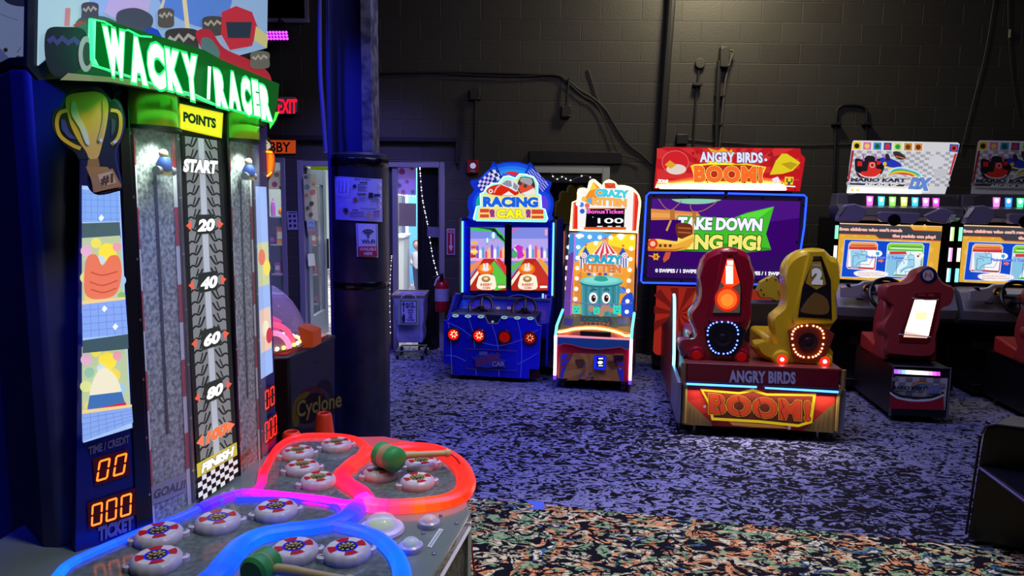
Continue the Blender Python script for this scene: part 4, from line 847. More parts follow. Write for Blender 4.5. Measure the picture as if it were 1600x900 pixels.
    a.text('CRAZY', 222, 552, 435, 558, 52, '#28b0c8', bold=.05, sp=1.06, outline=[('#f4f8f0', 1, .045), ('#2868a0', .5, .02)]); a.text('KITTEN', 205, 600, 432, 610, 46, '#f08838', bold=.045, sp=1.06, outline=[('#f8f0e0', 1, .06), ('#a03828', .6, .03)])
    a.disc(440, 718, 22, '#4070c8'); a.stroke([(425, 705), (455, 730)], 5, '#80b0e8'); a.stroke([(420, 718), (445, 738)], 5, '#80b0e8')
    # the can
    a.poly([(190, 680), (428, 690), (412, 880), (190, 870)], '#3c8c98')
    for i in range(11): x = 196+i*21; a.stroke([(x, 690), (x-(i-5)*.4, 872)], 5, '#2c707c' if i % 2 else '#58a8b0')
    a.disc(311, 668, 131, '#287080', ry=34); a.disc(311, 660, 131, '#70d0c8', ry=30); a.disc(308, 656, 108, '#88e0d4', ry=20); a.blob([(268, 655), (280, 634), (310, 630), (342, 638), (350, 658), (310, 665)], '#2ca890')
    for cx in (262, 340): a.disc(cx, 765, 26, '#f8f8f8', ry=34); a.disc(cx+2, 768, 14, '#4a3020', ry=22); a.disc(cx+2, 770, 8, '#100808', ry=13); a.disc(cx+6, 760, 4, '#ffffff')
    a.stroke([(240, 725), (262, 712), (285, 718)], 6, '#204850', smooth=3); a.stroke([(325, 720), (345, 710), (362, 722)], 6, '#204850', smooth=3)
    for x, y, r_ in ((250, 830, 20), (290, 845, 24), (335, 825, 26), (370, 840, 16), (310, 860, 20)): a.disc(x, y, r_, '#b08870')
    a.poly([(118, 365), (150, 368), (130, 870), (78, 880)], '#8050b8', e=.6); a.poly([(118, 365), (150, 368), (146, 480), (108, 500)], '#4098d8', e=.8); a.stroke([(150, 368), (142, 560), (130, 700), (125, 870)], 5, '#d060e0', e=1.2)
    for x in (180, 430): a.disc(x, 385, 26, '#ffffff', e=1.2, ry=12)
    a.build('artwork', bp)
    L = [(122, 386), (112, 455), (103, 518), (100, 582), (97, 645), (95, 708), (95, 770), (100, 836)]; L2 = [(175, 390), (170, 455), (167, 520), (164, 583), (161, 646), (157, 710), (153, 772), (150, 836)]; L3 = [(500, 398), (494, 464), (490, 528), (484, 594), (480, 660), (475, 722), (471, 785), (467, 850)]; L4 = [(302, 395), (368, 396), (278, 430), (240, 392), (432, 397)]
    bulb = MB().ball((0, 0, 0), .0165, M('#fff4ff', e=4.5), n=12)
    o = None
    for x, y in L+L2+L3+L4:
        p = mb(*T2(x, y), .012)
        if o is None: o = bulb.build('bulb', t); o.location = p
        else: c = o.copy(); COL.objects.link(c); c.parent = t; c.location = p
    # three ball-catcher cats
    for x, w in ((160, 24), (282, 18), (408, 25)):
        mp3 = f.yp(.40); h = w*1.5
        q = [(x-w, 862), (x-w, 862-h*1.0), (x-w*.9, 862-h*1.75), (x-w*.45, 862-h*1.35), (x+w*.45, 862-h*1.35), (x+w*.9, 862-h*1.75), (x+w, 862-h), (x+w, 862)]
        c = MB().plate(q, mp3, .008, -.008, M('#40e0c0', e=.9), M('#209880', e=.5), tr=T2).build('cat_target', t)
        a = Art(mp3, 860, 270, kk, off=.009); a.stroke([(x-w*.55, 862-h*.85), (x-w*.2, 862-h*.85)], 4, '#106858', e=.1); a.stroke([(x+w*.2, 862-h*.85), (x+w*.55, 862-h*.85)], 4, '#106858', e=.1); a.stroke([(x-w*.3, 862-h*.4), (x+w*.3, 862-h*.4)], 4, '#106858', e=.1); a.build('face', c)
    MB().tube(catmull([f.y(*T2(x, y), .33) for x, y in ((85, 778), (180, 796), (330, 806), (500, 798))], 5), .004, M('#d0b0e8', rough=.3)).build('guard_wire', t)
    # marquee
    mq_ = f.yp(.42)
    out = [(118, 350), (135, 180), (165, 165), (170, 105), (205, 95), (228, 100), (240, 55), (265, 42), (292, 62), (318, 80), (330, 58), (360, 45), (395, 60), (410, 78), (450, 80), (500, 95), (535, 130), (550, 175), (545, 240), (535, 365)]
    q = [(p.x, p.y) for p in catmull([(x, y, 0) for x, y in out[1:-1]], 3)]; q = [out[0]]+q+[out[-1]]
    mq = MB().plate(q, mq_, .03, -.03, M('#f8e8c8', e=1.6), M('#c8a030', e=.6), tr=T2).build('marquee', t)
    a = Art(mq_, 860, 270, kk, e=1.0, off=.031)
    cx, cy = 330, 210; inn = [(cx+(x-cx)*.955, cy+(y-cy)*.93) for x, y in q]; a.poly(inn, '#f4f0e8')
    for pts in ([(140, 180), (166, 172), (166, 345), (134, 343)], [(510, 115), (532, 135), (540, 180), (524, 355), (500, 355)]): a.poly(pts, '#e03018'); a.poly([(pts[0][0]+4, pts[0][1]+8), (pts[0][0]+8, pts[0][1]+8), (pts[-1][0]+8, pts[-1][1]-5), (pts[-1][0]+3, pts[-1][1]-5)], '#ff8060')
    a.poly([(200, 170), (238, 110), (262, 52), (300, 90), (320, 130), (260, 200)], '#f09020'); a.poly([(238, 110), (262, 52), (285, 95)], '#f8d040'); a.poly([(330, 62), (395, 62), (400, 95), (335, 95)], '#e05028'); a.stroke([(335, 66), (365, 88), (398, 66)], 5, '#c82818', smooth=3)
    for x, y, c in ((205, 160, '#f0c050'), (190, 195, '#4080e0'), (225, 200, '#e86858'), (195, 235, '#3060d0'), (240, 170, '#58b0e0'), (170, 190, '#f8f8f0')): a.disc(x, y, 15, c)
    a.rect(215, 215, 462, 222, '#c08050'); a.poly([(222, 222), (455, 220), (450, 335), (213, 332)], '#080410', e=.2); a.rect(205, 332, 462, 348, '#e06020')
    a.text('CRAZY', 275, 140, 478, 152, 42, '#48d0d8', bold=.065, outline=[('#f0ffff', 1.2, .045), ('#3070b0', .5, .02)]); a.text('KITTEN', 255, 190, 465, 205, 42, '#f8b048', bold=.06, outline=[('#b06030', .6, .04), ('#f8e8b0', 1, .015)])
    a.text('BonusTicket', 225, 248, 448, 250, 26, '#ff60d0', e=1.4, bold=.02); a.rect(222, 249, 450, 256, '#080410', e=.2); a.text('100', 290, 308, 446, 308, 32, '#ffffff', e=1.6, bold=.01); a.rect(285, 325, 320, 331, '#e0e0e0', e=1.1); a.rect(350, 325, 378, 331, '#e0e0e0', e=1.1); a.rect(400, 325, 430, 331, '#e0e0e0', e=1.1); a.rect(258, 268, 262, 274, '#fff')
    a.stroke([(x, y) for x, y in q], 8, '#fff0a0', e=2.4, closed=True); a.build('artwork', mq)
    for x in (X0+.06, X1-.06):
        for y in (.08, .68): MB().lathe([(0, -.015), (.032, -.015), (.032, .015), (0, .015)], (x, y, .033), M('#484850'), axis=(1, 0, 0), n=14).box(x-.02, x+.02, y-.015, y+.015, .035, .11, M('#606068', metal=.5)).build('caster', t)
toss_game()
# ================================================================== BENCH SHOOTING GAME WITH TWO SEATS
def shell(b, outline, mapf, T, m, depths=(.0, .05, .14), inset=.12, sm=3, crown=.02):
    """a moulded seat back: outer rim, bevelled shoulders, slightly crowned face"""
    P = [(p.x, p.y) for p in catmull([(x, y, 0) for x, y in outline], sm, True)] if sm else outline
    n = plane_n(mapf); base = [mapf(*T(*p), 0) for p in P]; c = sum(base, Vector())/len(base)
    sc = lambda k, o: [c + (q-c)*k + n*o for q in base]
    b.loft([sc(1-inset, depths[0]+crown), sc(1-inset*.35, depths[0]-.012), sc(1, -depths[1]), sc(.97, -depths[2])], m)
def boom():
    f = Fr((1.703, 4.69, 0), -8); t = thing('bench_shooter_game', 'large two-seat bench arcade game with red lit marquee and purple screen', 'arcade machine', f)
    GD = M('#b0904c', rough=.35, metal=.6); k = 2.813; T = lambda x, y: (1020+x/k, 380+y/k); mc = f.yp(0)
    X0, X1 = mc(*T(135, 800)).x, mc(*T(805, 820)).x; zt = mc(*T(480, 540)).z
    MB().box(X0, X1, .0, 1.20, .07, zt-.012, M('#7a1020', rough=.4)).build('bench', t, bevel=.008)
    MB().box(X0-.01, X1+.01, -.01, 1.2, zt-.012, zt+.005, M('#8a3a28', rough=.35)).build('bench_top', t, bevel=.005)
    for x in (X0, X1):
        MB().tube([Vector((x, -.014, .09)), Vector((x, -.014, zt-.16)), Vector((x+(.02 if x > 0 else -.02), -.014, zt-.12)), Vector((x+(.02 if x > 0 else -.02), -.014, zt))], .016, GD, n=8).build('edge_trim', t)
    fp = MB().box(X0+.01, X1-.01, -.012, .01, .09, zt-.01, M('#7c0e22', rough=.3)).build('front_panel', t)
    mf = f.yp(-.012)
    a = Art(mf, 1020, 380, k, off=.001)
    a.text('ANGRY BIRDS', 335, 608, 628, 616, 50, '#c8c0d8', bold=.05, sp=1.05, outline=[('#30203a', 0, .035)])
    a.poly([(140, 628), (805, 660), (795, 832), (125, 795)], '#b02018'); a.rays(470, 640, 420, 12, '#c83020', clip=(135, 640, 800, 800), a0=.1)
    for pts in ([(150, 690), (260, 790), (260, 804), (130, 797)], [(800, 700), (660, 825), (795, 834)]):
        a.poly(pts, '#8a6a38')
    for i in range(6):
        a.stroke([(150+i*16, 705+i*16), (140+i*20, 797)], 2, '#584020'); a.stroke([(795-i*20, 712+i*18), (790-i*22, 826)], 2, '#584020')
    a.poly([(330, 780), (420, 790), (560, 800), (600, 815), (440, 808), (350, 800)], '#d09038')
    a.poly([(208, 640), (380, 655), (440, 640), (500, 660), (718, 662), (700, 790), (640, 808), (470, 790), (300, 780), (258, 778), (245, 710)], '#f0d020', e=.5); a.poly([(222, 650), (380, 664), (440, 652), (500, 670), (704, 672), (688, 780), (640, 796), (470, 778), (268, 766), (256, 706)], '#601808')
    a.text('BOOM!', 248, 744, 694, 778, 82, '#e84828', e=.35, bold=.045, sp=1.12, outline=[('#f8c020', .5, .035), ('#2a0808', 0, .02)])
    for i, x in enumerate((270, 355, 445, 545)): a.stroke([(x+20, 668+i*6), (x+30, 700+i*6), (x+18, 718+i*6), (x+34, 760+i*6)], 3.5, '#501010')
    a.disc(228, 718, 6, '#b0b0b8'); a.disc(600, 812, 8, '#b8b8b8')
    a.build('artwork', fp)
    # blue-white led strips across the front, with a real wash of light below
    pl, pm1, pm2, pr = mf(*T(148, 616)), mf(*T(455, 630)), mf(*T(492, 633)), mf(*T(812, 652))
    for p, q in ((pl, pm1), (pm2, pr)):
        MB().tube([p+Vector((0, -.014, 0)), q+Vector((0, -.014, 0))], .0075, M('#3c78ff', e=5), n=8).build('led_strip', t)
        MB().box(p.x, q.x, -.03, -.012, (p.z+q.z)/2+.008, (p.z+q.z)/2+.02, M('#302028')).build('led_shade', t, bevel=.002)
    la = bpy.data.lights.new('strip_wash', 'AREA'); la.energy = 5.5; la.color = (1, .93, .78); la.shape = 'RECTANGLE'; la.size = .95; la.size_y = .015
    lo = bpy.data.objects.new('strip_wash', la); COL.objects.link(lo); lo.parent = t; pc_ = (pl+pr)/2; lo.location = pc_+Vector((0, -.035, -.012)); lo.rotation_euler = (math.radians(-38), 0, 0)
    # side board with curved LED edge, left; mirror on the right
    for s_, x in ((-1, X0-.035), (1, X1+.035)):
        q1 = [(.55, .07), (.55, zt-.05), (.60, zt+.08), (.68, zt+.30), (.74, zt+.37), (.82, zt+.36), (.95, zt+.18), (1.5, zt+.02), (1.75, .5), (1.75, .07)]
        c = catmull([(x, y, z) for y, z in q1[1:-1]], 4); P = [Vector((x, *q1[0]))]+c+[Vector((x, *q1[-1]))]
        MB().extr([p-Vector((.012, 0, 0)) for p in P], (.024, 0, 0), M('#8a1a24', rough=.35)).build('side_board', t, bevel=.003)
        MB().tube([Vector((x, .535, .30))]+[Vector((x, p.y-.016, p.z)) for p in c[:14]], .011, M('#70e0ff', e=4.5), n=8).build('led_edge', t)
        MB().box(x-.014, x+.014, .0, .53, .08, zt-.14, M('#9a9aa8', rough=.3, metal=.5)).build('side_plate', t, bevel=.004)
    MB().box(X0+.02, X1-.02, 1.2, 1.85, .05, .16, M('#15101a', rough=.5)).build('foot_platform', t, bevel=.005)
    for x in (X0+.08, X1-.1):
        for y in (.06, 1.1): MB().lathe([(0, 0), (.03, 0), (.03, .012), (.01, .016), (.01, .07)], (x, y, 0), ALU, n=12).build('levelling_foot', t)
    # ---- seats
    SY = .12
    def seat(outl, col, num, numc, red, lab):
        ms = f.yp(SY); m = M(col, rough=.28, coat=.4); b = MB(); shell(b, outl, ms, T, m, (.0, .05, .16), .09, 2)
        sb = b.build('seat_back', t, label=lab)
        xs = [ms(*T(*p)).x for p in outl]; zs = [ms(*T(*p)).z for p in outl]; xa, xb = min(xs), max(xs)
        MB().loft([[Vector((x, y, z)) for x, y in ((xa+.08, SY+.1), (xb-.08, SY+.1), (xb-.06, SY+.55), (xa+.06, SY+.55))] for z in (zt+.0, zt+.12, zt+.17)], m).build('seat_cushion', t, bevel=.03, seg=3, label=lab.replace('back', 'cushion'))
        sp_ = [(298, 30), (372, 30), (402, 200), (404, 335), (382, 352), (245, 345), (240, 325), (268, 200)] if red else [(680, 30), (752, 30), (790, 180), (806, 330), (786, 355), (615, 352), (606, 335), (640, 200)]
        b = MB(); b.plate(sp_, ms, .034, .0, m, tr=T); b.build('centre_spine', t, bevel=.012, seg=3, label=lab.replace('seat back', 'raised centre spine'))
        if red: mid = [(325, 58), (356, 58), (388, 200), (384, 312), (262, 312), (290, 190)]; num_ = [(327, 68), (353, 68), (382, 175), (330, 205), (300, 170)]
        else: mid = [(703, 55), (735, 55), (775, 160), (780, 330), (632, 322), (652, 190)]; num_ = [(700, 80), (738, 80), (762, 180), (720, 205), (672, 175)]
        off = .036
        ip = MB().plate(mid, ms, off+.004, 0, M('#181216' if not red else '#3a1818', rough=.4), tr=T).build('picture_panel', t, bevel=.002)
        a = Art(ms, 1020, 380, k, off=off+.005)
        if red:
            a.poly(num_, '#ff2808', e=2.4); a.poly([(290, 190), (298, 170), (330, 208), (382, 178), (386, 200), (382, 306), (264, 306)], '#5a4840', e=.7)
            a.text('1', 322, 170, 352, 170, 66, '#fff0e0', e=2.2, bold=.09, outline=[('#ff6040', 1.5, .03)]); a.rect(327, 76, 353, 96, '#ffe0c8', e=2.2)
            a.disc(327, 246, 55, '#d82810', e=.9); a.disc(327, 246, 44, '#ff6820', e=1.0); a.disc(327, 250, 28, '#ff9030', e=1.0); a.poly([(300, 200), (318, 186), (330, 196), (345, 190), (350, 204)], '#e83010', e=1)
        else:
            a.poly(num_, '#c8a020'); a.text('CHUCK', 700, 100, 740, 101, 9, '#f0e8d0', bold=.03); a.text('2', 697, 174, 748, 176, 62, '#f4f0f8', bold=.09, e=.25, outline=[('#402010', 0, .03)])
            a.poly([(690, 205), (720, 208), (765, 185), (775, 230), (774, 322), (640, 315), (655, 215)], '#120c0c'); a.blob([(700, 225), (725, 220), (768, 250), (766, 310), (660, 305), (656, 280)], '#8a6420')
        a.rect(*((328, 52, 352, 64) if red else (705, 58, 735, 74)), '#501018' if red else '#4a2c10'); a.build('picture', ip)
        # speaker pod
        if red: sp = [(225, 372), (250, 348), (300, 338), (370, 350), (404, 378), (384, 445), (352, 492), (262, 490), (236, 440)]; cx, cy = 308, 416; rr = (66, 70)
        else: sp = [(590, 378), (640, 358), (700, 352), (760, 372), (790, 395), (770, 450), (735, 515), (650, 512), (605, 490)]; cx, cy = 682, 432; rr = (68, 70)
        s_ = MB().plate(sp, ms, off+.012, 0, M('#060814' if red else '#8a3418', rough=.4), tr=T).build('speaker_panel', t, bevel=.004)
        c = ms(*T(cx, cy), off+.014); MB().lathe([(.058, .0), (.062, .006), (.05, .004), (.03, -.004), (.022, .004), (0, .006)], c, M('#100c12' if red else '#3a1410', rough=.5), axis=plane_n(ms)).build('speaker', s_)
        o = None; n = 26
        for i in range(n):
            q = 2*PI*i/n+.1; ax, ay = math.cos(q), math.sin(q); sx = (abs(ax)**.75)*(1 if ax > 0 else -1); sy = (abs(ay)**.75)*(1 if ay > 0 else -1)
            p = ms(*T(cx+rr[0]*sx*(1-.12*sy), cy+rr[1]*sy), off+.016)
            if o is None: o = MB().ball((0, 0, 0), .0065, M('#5068ff' if red else '#ffb070', e=6), n=8).build('led', s_); o.location = p
            else: q_ = o.copy(); COL.objects.link(q_); q_.parent = s_; q_.location = p
        # lower flared base with lamps
        for (x, y) in (((192, 490), (388, 498)) if red else ((565, 508), (752, 517))):
            c = ms(*T(x, y), .03); pod = MB().lathe([(.062, -.10), (.062, -.01), (.05, .012), (.034, .016)], c, m, axis=(0, -1, 0), n=20).build('lamp_pod', t)
            MB().lathe([(.036, .012), (.03, .02), (0, .024)], c, M('#ff1810', e=.15 if red else 2.5), axis=(0, -1, 0), n=20).build('tail_lamp', pod)
            if not red: MB().ball(c+Vector((0, -.022, 0)), .013, M('#fff0e8', e=8), n=10).build('lamp_core', pod)
    R = [(232, 55), (275, 28), (335, 17), (390, 27), (430, 55), (440, 95), (455, 130), (447, 200), (438, 260), (442, 310), (428, 370), (402, 420), (428, 455), (430, 495), (410, 532), (280, 532), (150, 522), (117, 475), (115, 437), (168, 432), (186, 400), (165, 350), (160, 312), (190, 270), (205, 230), (205, 180), (198, 140), (212, 90)]
    Y = [(620, 50), (655, 30), (712, 22), (762, 30), (790, 58), (815, 66), (831, 110), (828, 170), (813, 225), (815, 300), (803, 350), (770, 412), (775, 458), (800, 492), (786, 535), (750, 552), (640, 546), (545, 535), (475, 508), (449, 478), (450, 450), (500, 445), (538, 455), (530, 415), (522, 360), (528, 325), (570, 290), (582, 240), (577, 160), (582, 105), (600, 70)]
    seat(R, '#a41024', '1', None, True, 'glossy dark red seat back')
    seat(Y, '#f0c41c', '2', None, False, 'glossy yellow seat back')
    # yellow slingshot style hand controllers beyond the seats
    for q, col in (([(455, 210), (470, 170), (520, 142), (545, 150), (560, 195), (575, 225), (545, 255), (510, 240), (470, 240)], '#c8a824'), ([(190, 200), (195, 165), (215, 160), (225, 215), (210, 240), (195, 235)], '#6a4040')):
        mp = f.yp(.95); c = MB(); c.plate(q, mp, .03, -.05, M(col, rough=.35), tr=T); c = c.build('controller', t, bevel=.006)
        if col == '#c8a824':
            for x, y in ((475, 205), (487, 225), (500, 160), (540, 160)): MB().lathe([(.007, 0), (.007, .006), (0, .008)], mp(*T(x, y), .03), M('#403018'), axis=(0, -1, 0), n=8).build('bolt', c)
            for d in (0, 14): MB().plate([(545+d, 205-d*.3), (552+d, 200-d*.3), (580+d, 255), (572+d, 262)], mp, .045, .02, M('#b89820'), tr=T).build('rib', c)
    MB().box(mp(*T(420, 300)).x-.25, mp(*T(500, 300)).x+.10, .80, 1.0, zt, mp(*T(480, 262)).z+.02, M('#201820', rough=.4)).build('control_pedestal', t, bevel=.01)
    # ---- monitor tower
    YS = 1.80; ms = f.yp(YS); kk = 3.6; T2 = lambda x, y: (990+x/kk, 210+y/kk)
    fo = [(45, 325), (975, 340), (945, 850), (10, 838)]; sc = [(80, 358), (940, 376), (915, 822), (72, 806)]
    fo = [(75, 322), (975, 340), (972, 420), (935, 845), (925, 850), (42, 838), (40, 800), (70, 340)]
    MB().plate(fo, ms, .0, -.10, M('#3a2824', rough=.5), M('#141014'), tr=T2).build('screen_frame', t, bevel=.008)
    a = Art(ms, 990, 210, kk, off=.003)
    scr = MB().plate([(104, 360), (938, 376), (912, 820), (72, 806)], ms, .004, .0, M('#380068', e=.9), M('#050505'), tr=T2).build('screen', t)
    a = Art(ms, 990, 210, kk, e=1.0, off=.005); a.poly([(104, 360), (938, 376), (932, 470), (780, 490), (500, 460), (300, 470), (98, 440)], '#48107c'); a.poly([(100, 600), (250, 700), (400, 790), (700, 700), (925, 640), (912, 820), (72, 806)], '#2c0858')
    a.blob([(240, 330+34), (340, 362), (470, 366), (490, 370), (420, 388), (330, 392), (260, 384), (215, 366)], '#88c8a8', n=3)
    for p in ([(140, 362), (175, 410), (210, 425), (245, 400), (270, 372)], [(318, 395), (330, 430), (380, 432), (440, 400), (475, 370)]): a.stroke(p, 5, '#a86848', smooth=4)
    a.poly([(98, 418), (230, 428), (360, 438), (375, 455), (350, 478), (98, 482)], '#d88840'); a.poly([(98, 440), (360, 450), (350, 468), (98, 468)], '#e8a050')
    a.poly([(250, 455), (560, 470), (640, 440), (790, 405), (745, 560), (775, 650), (600, 665), (250, 655), (330, 600)], '#40b828'); a.poly([(600, 455), (785, 410), (640, 520)], '#58d838'); a.poly([(250, 655), (340, 600), (600, 620), (772, 640), (775, 650), (600, 668)], '#2c9020')
    a.text('TAKE DOWN', 246, 530, 722, 540, 66, '#e8eaf8', bold=.055, sh=.08, outline=[('#183858', .6, .04)], e=1.1); a.text('KING PIG!', 246, 640, 716, 648, 78, '#f0e870', bold=.055, sh=.05, outline=[('#104818', .5, .04)], e=1)
    a.rect(205, 422, 232, 480, '#b07038'); a.rect(330, 432, 352, 476, '#b07038')
    # flying wooden boat (no crew)
    a.poly([(205, 480), (180, 540), (190, 545), (215, 485)], '#d09848'); a.poly([(330, 478), (330, 560), (340, 560), (342, 478)], '#d09848')
    a.blob([(240, 505), (300, 500), (330, 520), (320, 580), (250, 580)], '#6a2c18'); a.poly([(250, 520), (325, 525), (325, 535), (250, 530)], '#a85828'); a.poly([(250, 545), (322, 550), (322, 560), (250, 555)], '#a85828')
    a.poly([(85, 590), (140, 588), (240, 602), (335, 560), (340, 600), (300, 645), (230, 658), (80, 655)], '#e8a838'); a.poly([(85, 590), (140, 588), (240, 602), (335, 560), (330, 580), (240, 618), (85, 606)], '#f8d050'); a.poly([(80, 640), (230, 645), (300, 630), (230, 658), (80, 655)], '#c07028')
    for x in (150, 178, 206): a.disc(x, 626, 9, '#703018')
    a.disc(108, 615, 28, '#d83818'); a.disc(108, 615, 15, '#f8c0a0'); a.poly([(180, 662), (210, 662), (200, 700), (170, 722), (165, 700)], '#c85038'); a.disc(125, 688, 16, '#f0a830'); a.disc(125, 688, 8, '#683010'); a.stroke([(85, 682), (125, 688)], 6, '#f08030')
    for i in range(6): q_ = i*PI/3; a.disc(125+18*math.cos(q_), 688+18*math.sin(q_), 4, '#f0a830')
    a.text('0 SWIPES / 1 SWIPE', 122, 775, 354, 780, 20, '#ffffff', bold=.04); a.text('0 SWIPES / 1 SWIPE', 602, 788, 834, 794, 20, '#ffffff', bold=.04)
    a.build('image', scr)
    fr2 = [(510, 330), (90, 328), (72, 345), (58, 600), (42, 825), (52, 834), (500, 842)]; fr3 = [(530, 332), (960, 342), (973, 355), (960, 520), (935, 680), (920, 835), (905, 846), (520, 842)]
    for q in (fr2, fr3): MB().tube([ms(*T2(*p), .012) for p in q], .0085, M('#1838ff', e=4.5), n=8).build('neon_tube', t)
    for x, y in ((115, 345), (312, 350), (516, 352), (725, 357), (935, 364), (958, 400), (918, 608), (270, 825), (60, 795), (84, 600), (880, 833)): MB().lathe([(.011, 0), (.011, .004), (0, .005)], ms(*T2(x, y), .001), M('#101010', metal=.5), axis=(0, -1, 0), n=8).build('frame_screw', t)
    # marquee
    km = 6.4; T3 = lambda x, y: (1020+x/km, 220+y/km); mm = f.yp(YS-.02)
    out = [(10, 480), (40, 130), (60, 85), (110, 62), (1470, 78), (1475, 130), (1518, 175), (1465, 505)]
    mq = MB().plate(out, mm, .02, -.12, M('#c81820', e=.85), M('#300808'), tr=T3).build('marquee', t)
    a = Art(mm, 1020, 220, km, e=.9, off=.022, step=.0005)
    a.rays(750, 380, 900, 22, '#d83030', clip=(40, 75, 1465, 400)); a.disc(225, 215, 135, '#f08080', ry=118); a.disc(225, 215, 130, '#d42028', ry=113)
    a.poly([(1170, 170), (1300, 130), (1290, 270), (1180, 310)], '#b01820'); a.poly([(1140, 150), (1190, 95), (1215, 165)], '#a01820')
    for x, y in ((380, 120), (400, 180), (420, 110)): a.poly([(x, y), (x+40, y-15), (x+30, y+30)], '#a01820')
    # explosion glow artwork and light pool where the tube sits
    a.poly([(550, 70), (650, 100), (700, 66), (760, 105), (790, 80), (800, 120), (900, 130), (600, 130)], '#f0b020')
    # soft warm lower edge: glow of the tube painted as stepped bands
    for i, (c, y) in enumerate((('#e85028', 385), ('#f88830', 400), ('#ffc060', 412), ('#fff0c0', 426))): a.poly([(40-i*2, y+20), (200, y+10), (380, y-20+i*6), (700, y-10+i*4), (1100, y-20+i*6), (1300, y+10), (1330, y+40), (1340, 490), (25, 470)], c, e=1.3+i*.5)
    a.poly([(60, 440), (1320, 455), (1330, 496), (70, 480)], '#ffffff', e=4)
    a.poly([(378, 250), (420, 235), (560, 225), (690, 235), (760, 205), (830, 235), (930, 225), (1135, 262), (1060, 420), (430, 410)], '#f8c820', e=1.2); a.poly([(540, 230), (575, 200), (600, 235), (680, 240), (740, 190), (800, 240)], '#f8e020', e=1.3)
    a.poly([(400, 262), (560, 240), (930, 240), (1115, 272), (1050, 408), (440, 400)], '#c03018')
    a.text('BOOM!', 415, 400, 1098, 412, 150, '#f06020', e=1.3, bold=.045, sp=1.12, outline=[('#fff080', 1.6, .035), ('#802010', .5, .02)])
    a.text('ANGRY BIRDS', 470, 208, 1100, 216, 98, '#d8dcf8', e=1.05, bold=.05, sp=1.05, outline=[('#383048', .3, .035)]); a.disc(1130, 190, 14, '#e8e8f8')
    # plain crest shapes instead of characters
    a.poly([(1170, 340), (1230, 200), (1290, 130), (1340, 128), (1420, 180), (1475, 220), (1400, 300), (1300, 330)], '#e8d020'); a.poly([(1280, 230), (1380, 210), (1450, 235), (1380, 290)], '#c0a018')
    a.disc(235, 285, 100, '#e8d8c8', ry=52); a.poly([(120, 240), (170, 195), (235, 240), (180, 280)], '#e8a828')
    a.text('ZONE', 45, 415, 150, 420, 30, '#ffffff', e=2, bold=.04, sh=.2)
    for px, c in (([(1190, 380), (1250, 358), (1280, 410), (1215, 435)], '#e8e0f0'), ([(1322, 358), (1410, 362), (1400, 440), (1312, 436)], '#e8c828')): a.poly(px, c, e=1)
    a.stroke([(1345, 375), (1340, 405), (1365, 418), (1392, 405), (1390, 375)], 13, '#203c30'); a.rect(1350, 418, 1372, 438, '#203c50')
    a.stroke([(1250, 448), (1425, 458)], 8, '#ffffff', e=2)
    for x, y in ((48, 462), (548, 415), (918, 420), (1293, 427), (1422, 485)): a.disc(x, y, 7, '#301010', e=.1)
    a.build('artwork', mq)
    # lower rear panel
    mp = f.yp(YS+.03); o2 = [(1026, 446), (1020, 548), (1023, 553), (1028, 555), (1262, 562), (1262, 455)]
    rp = MB().plate(o2, mp, 0, -.04, M('#c83020', e=.5, rough=.4), M('#8a1410')).build('rear_panel', t, bevel=.004)
    a = Art(mp, off=.002); a.poly([(1081, 473), (1087, 457), (1100, 463), (1101, 470)], '#d8a820', e=.3); a.poly([(1101, 470), (1109, 477), (1106, 484), (1098, 478)], '#302018'); a.rays(1060, 490, 48, 10, '#c83020', e=.2, clip=(1022, 450, 1100, 550)); a.build('artwork', rp)
    xa, xb = ms(1008, 440).x, ms(1245, 440).x
    MB().box(xa+.1, xb-.1, YS+.07, YS+.35, .05, 1.0, M('#100c12')).build('tower_base', t, bevel=.01)
    MB().box(xa+.06, xb-.06, YS+.1, YS+.3, .98, mm(*T3(100, 300)).z, M('#100c12')).build('tower_back', t, bevel=.01)
boom()

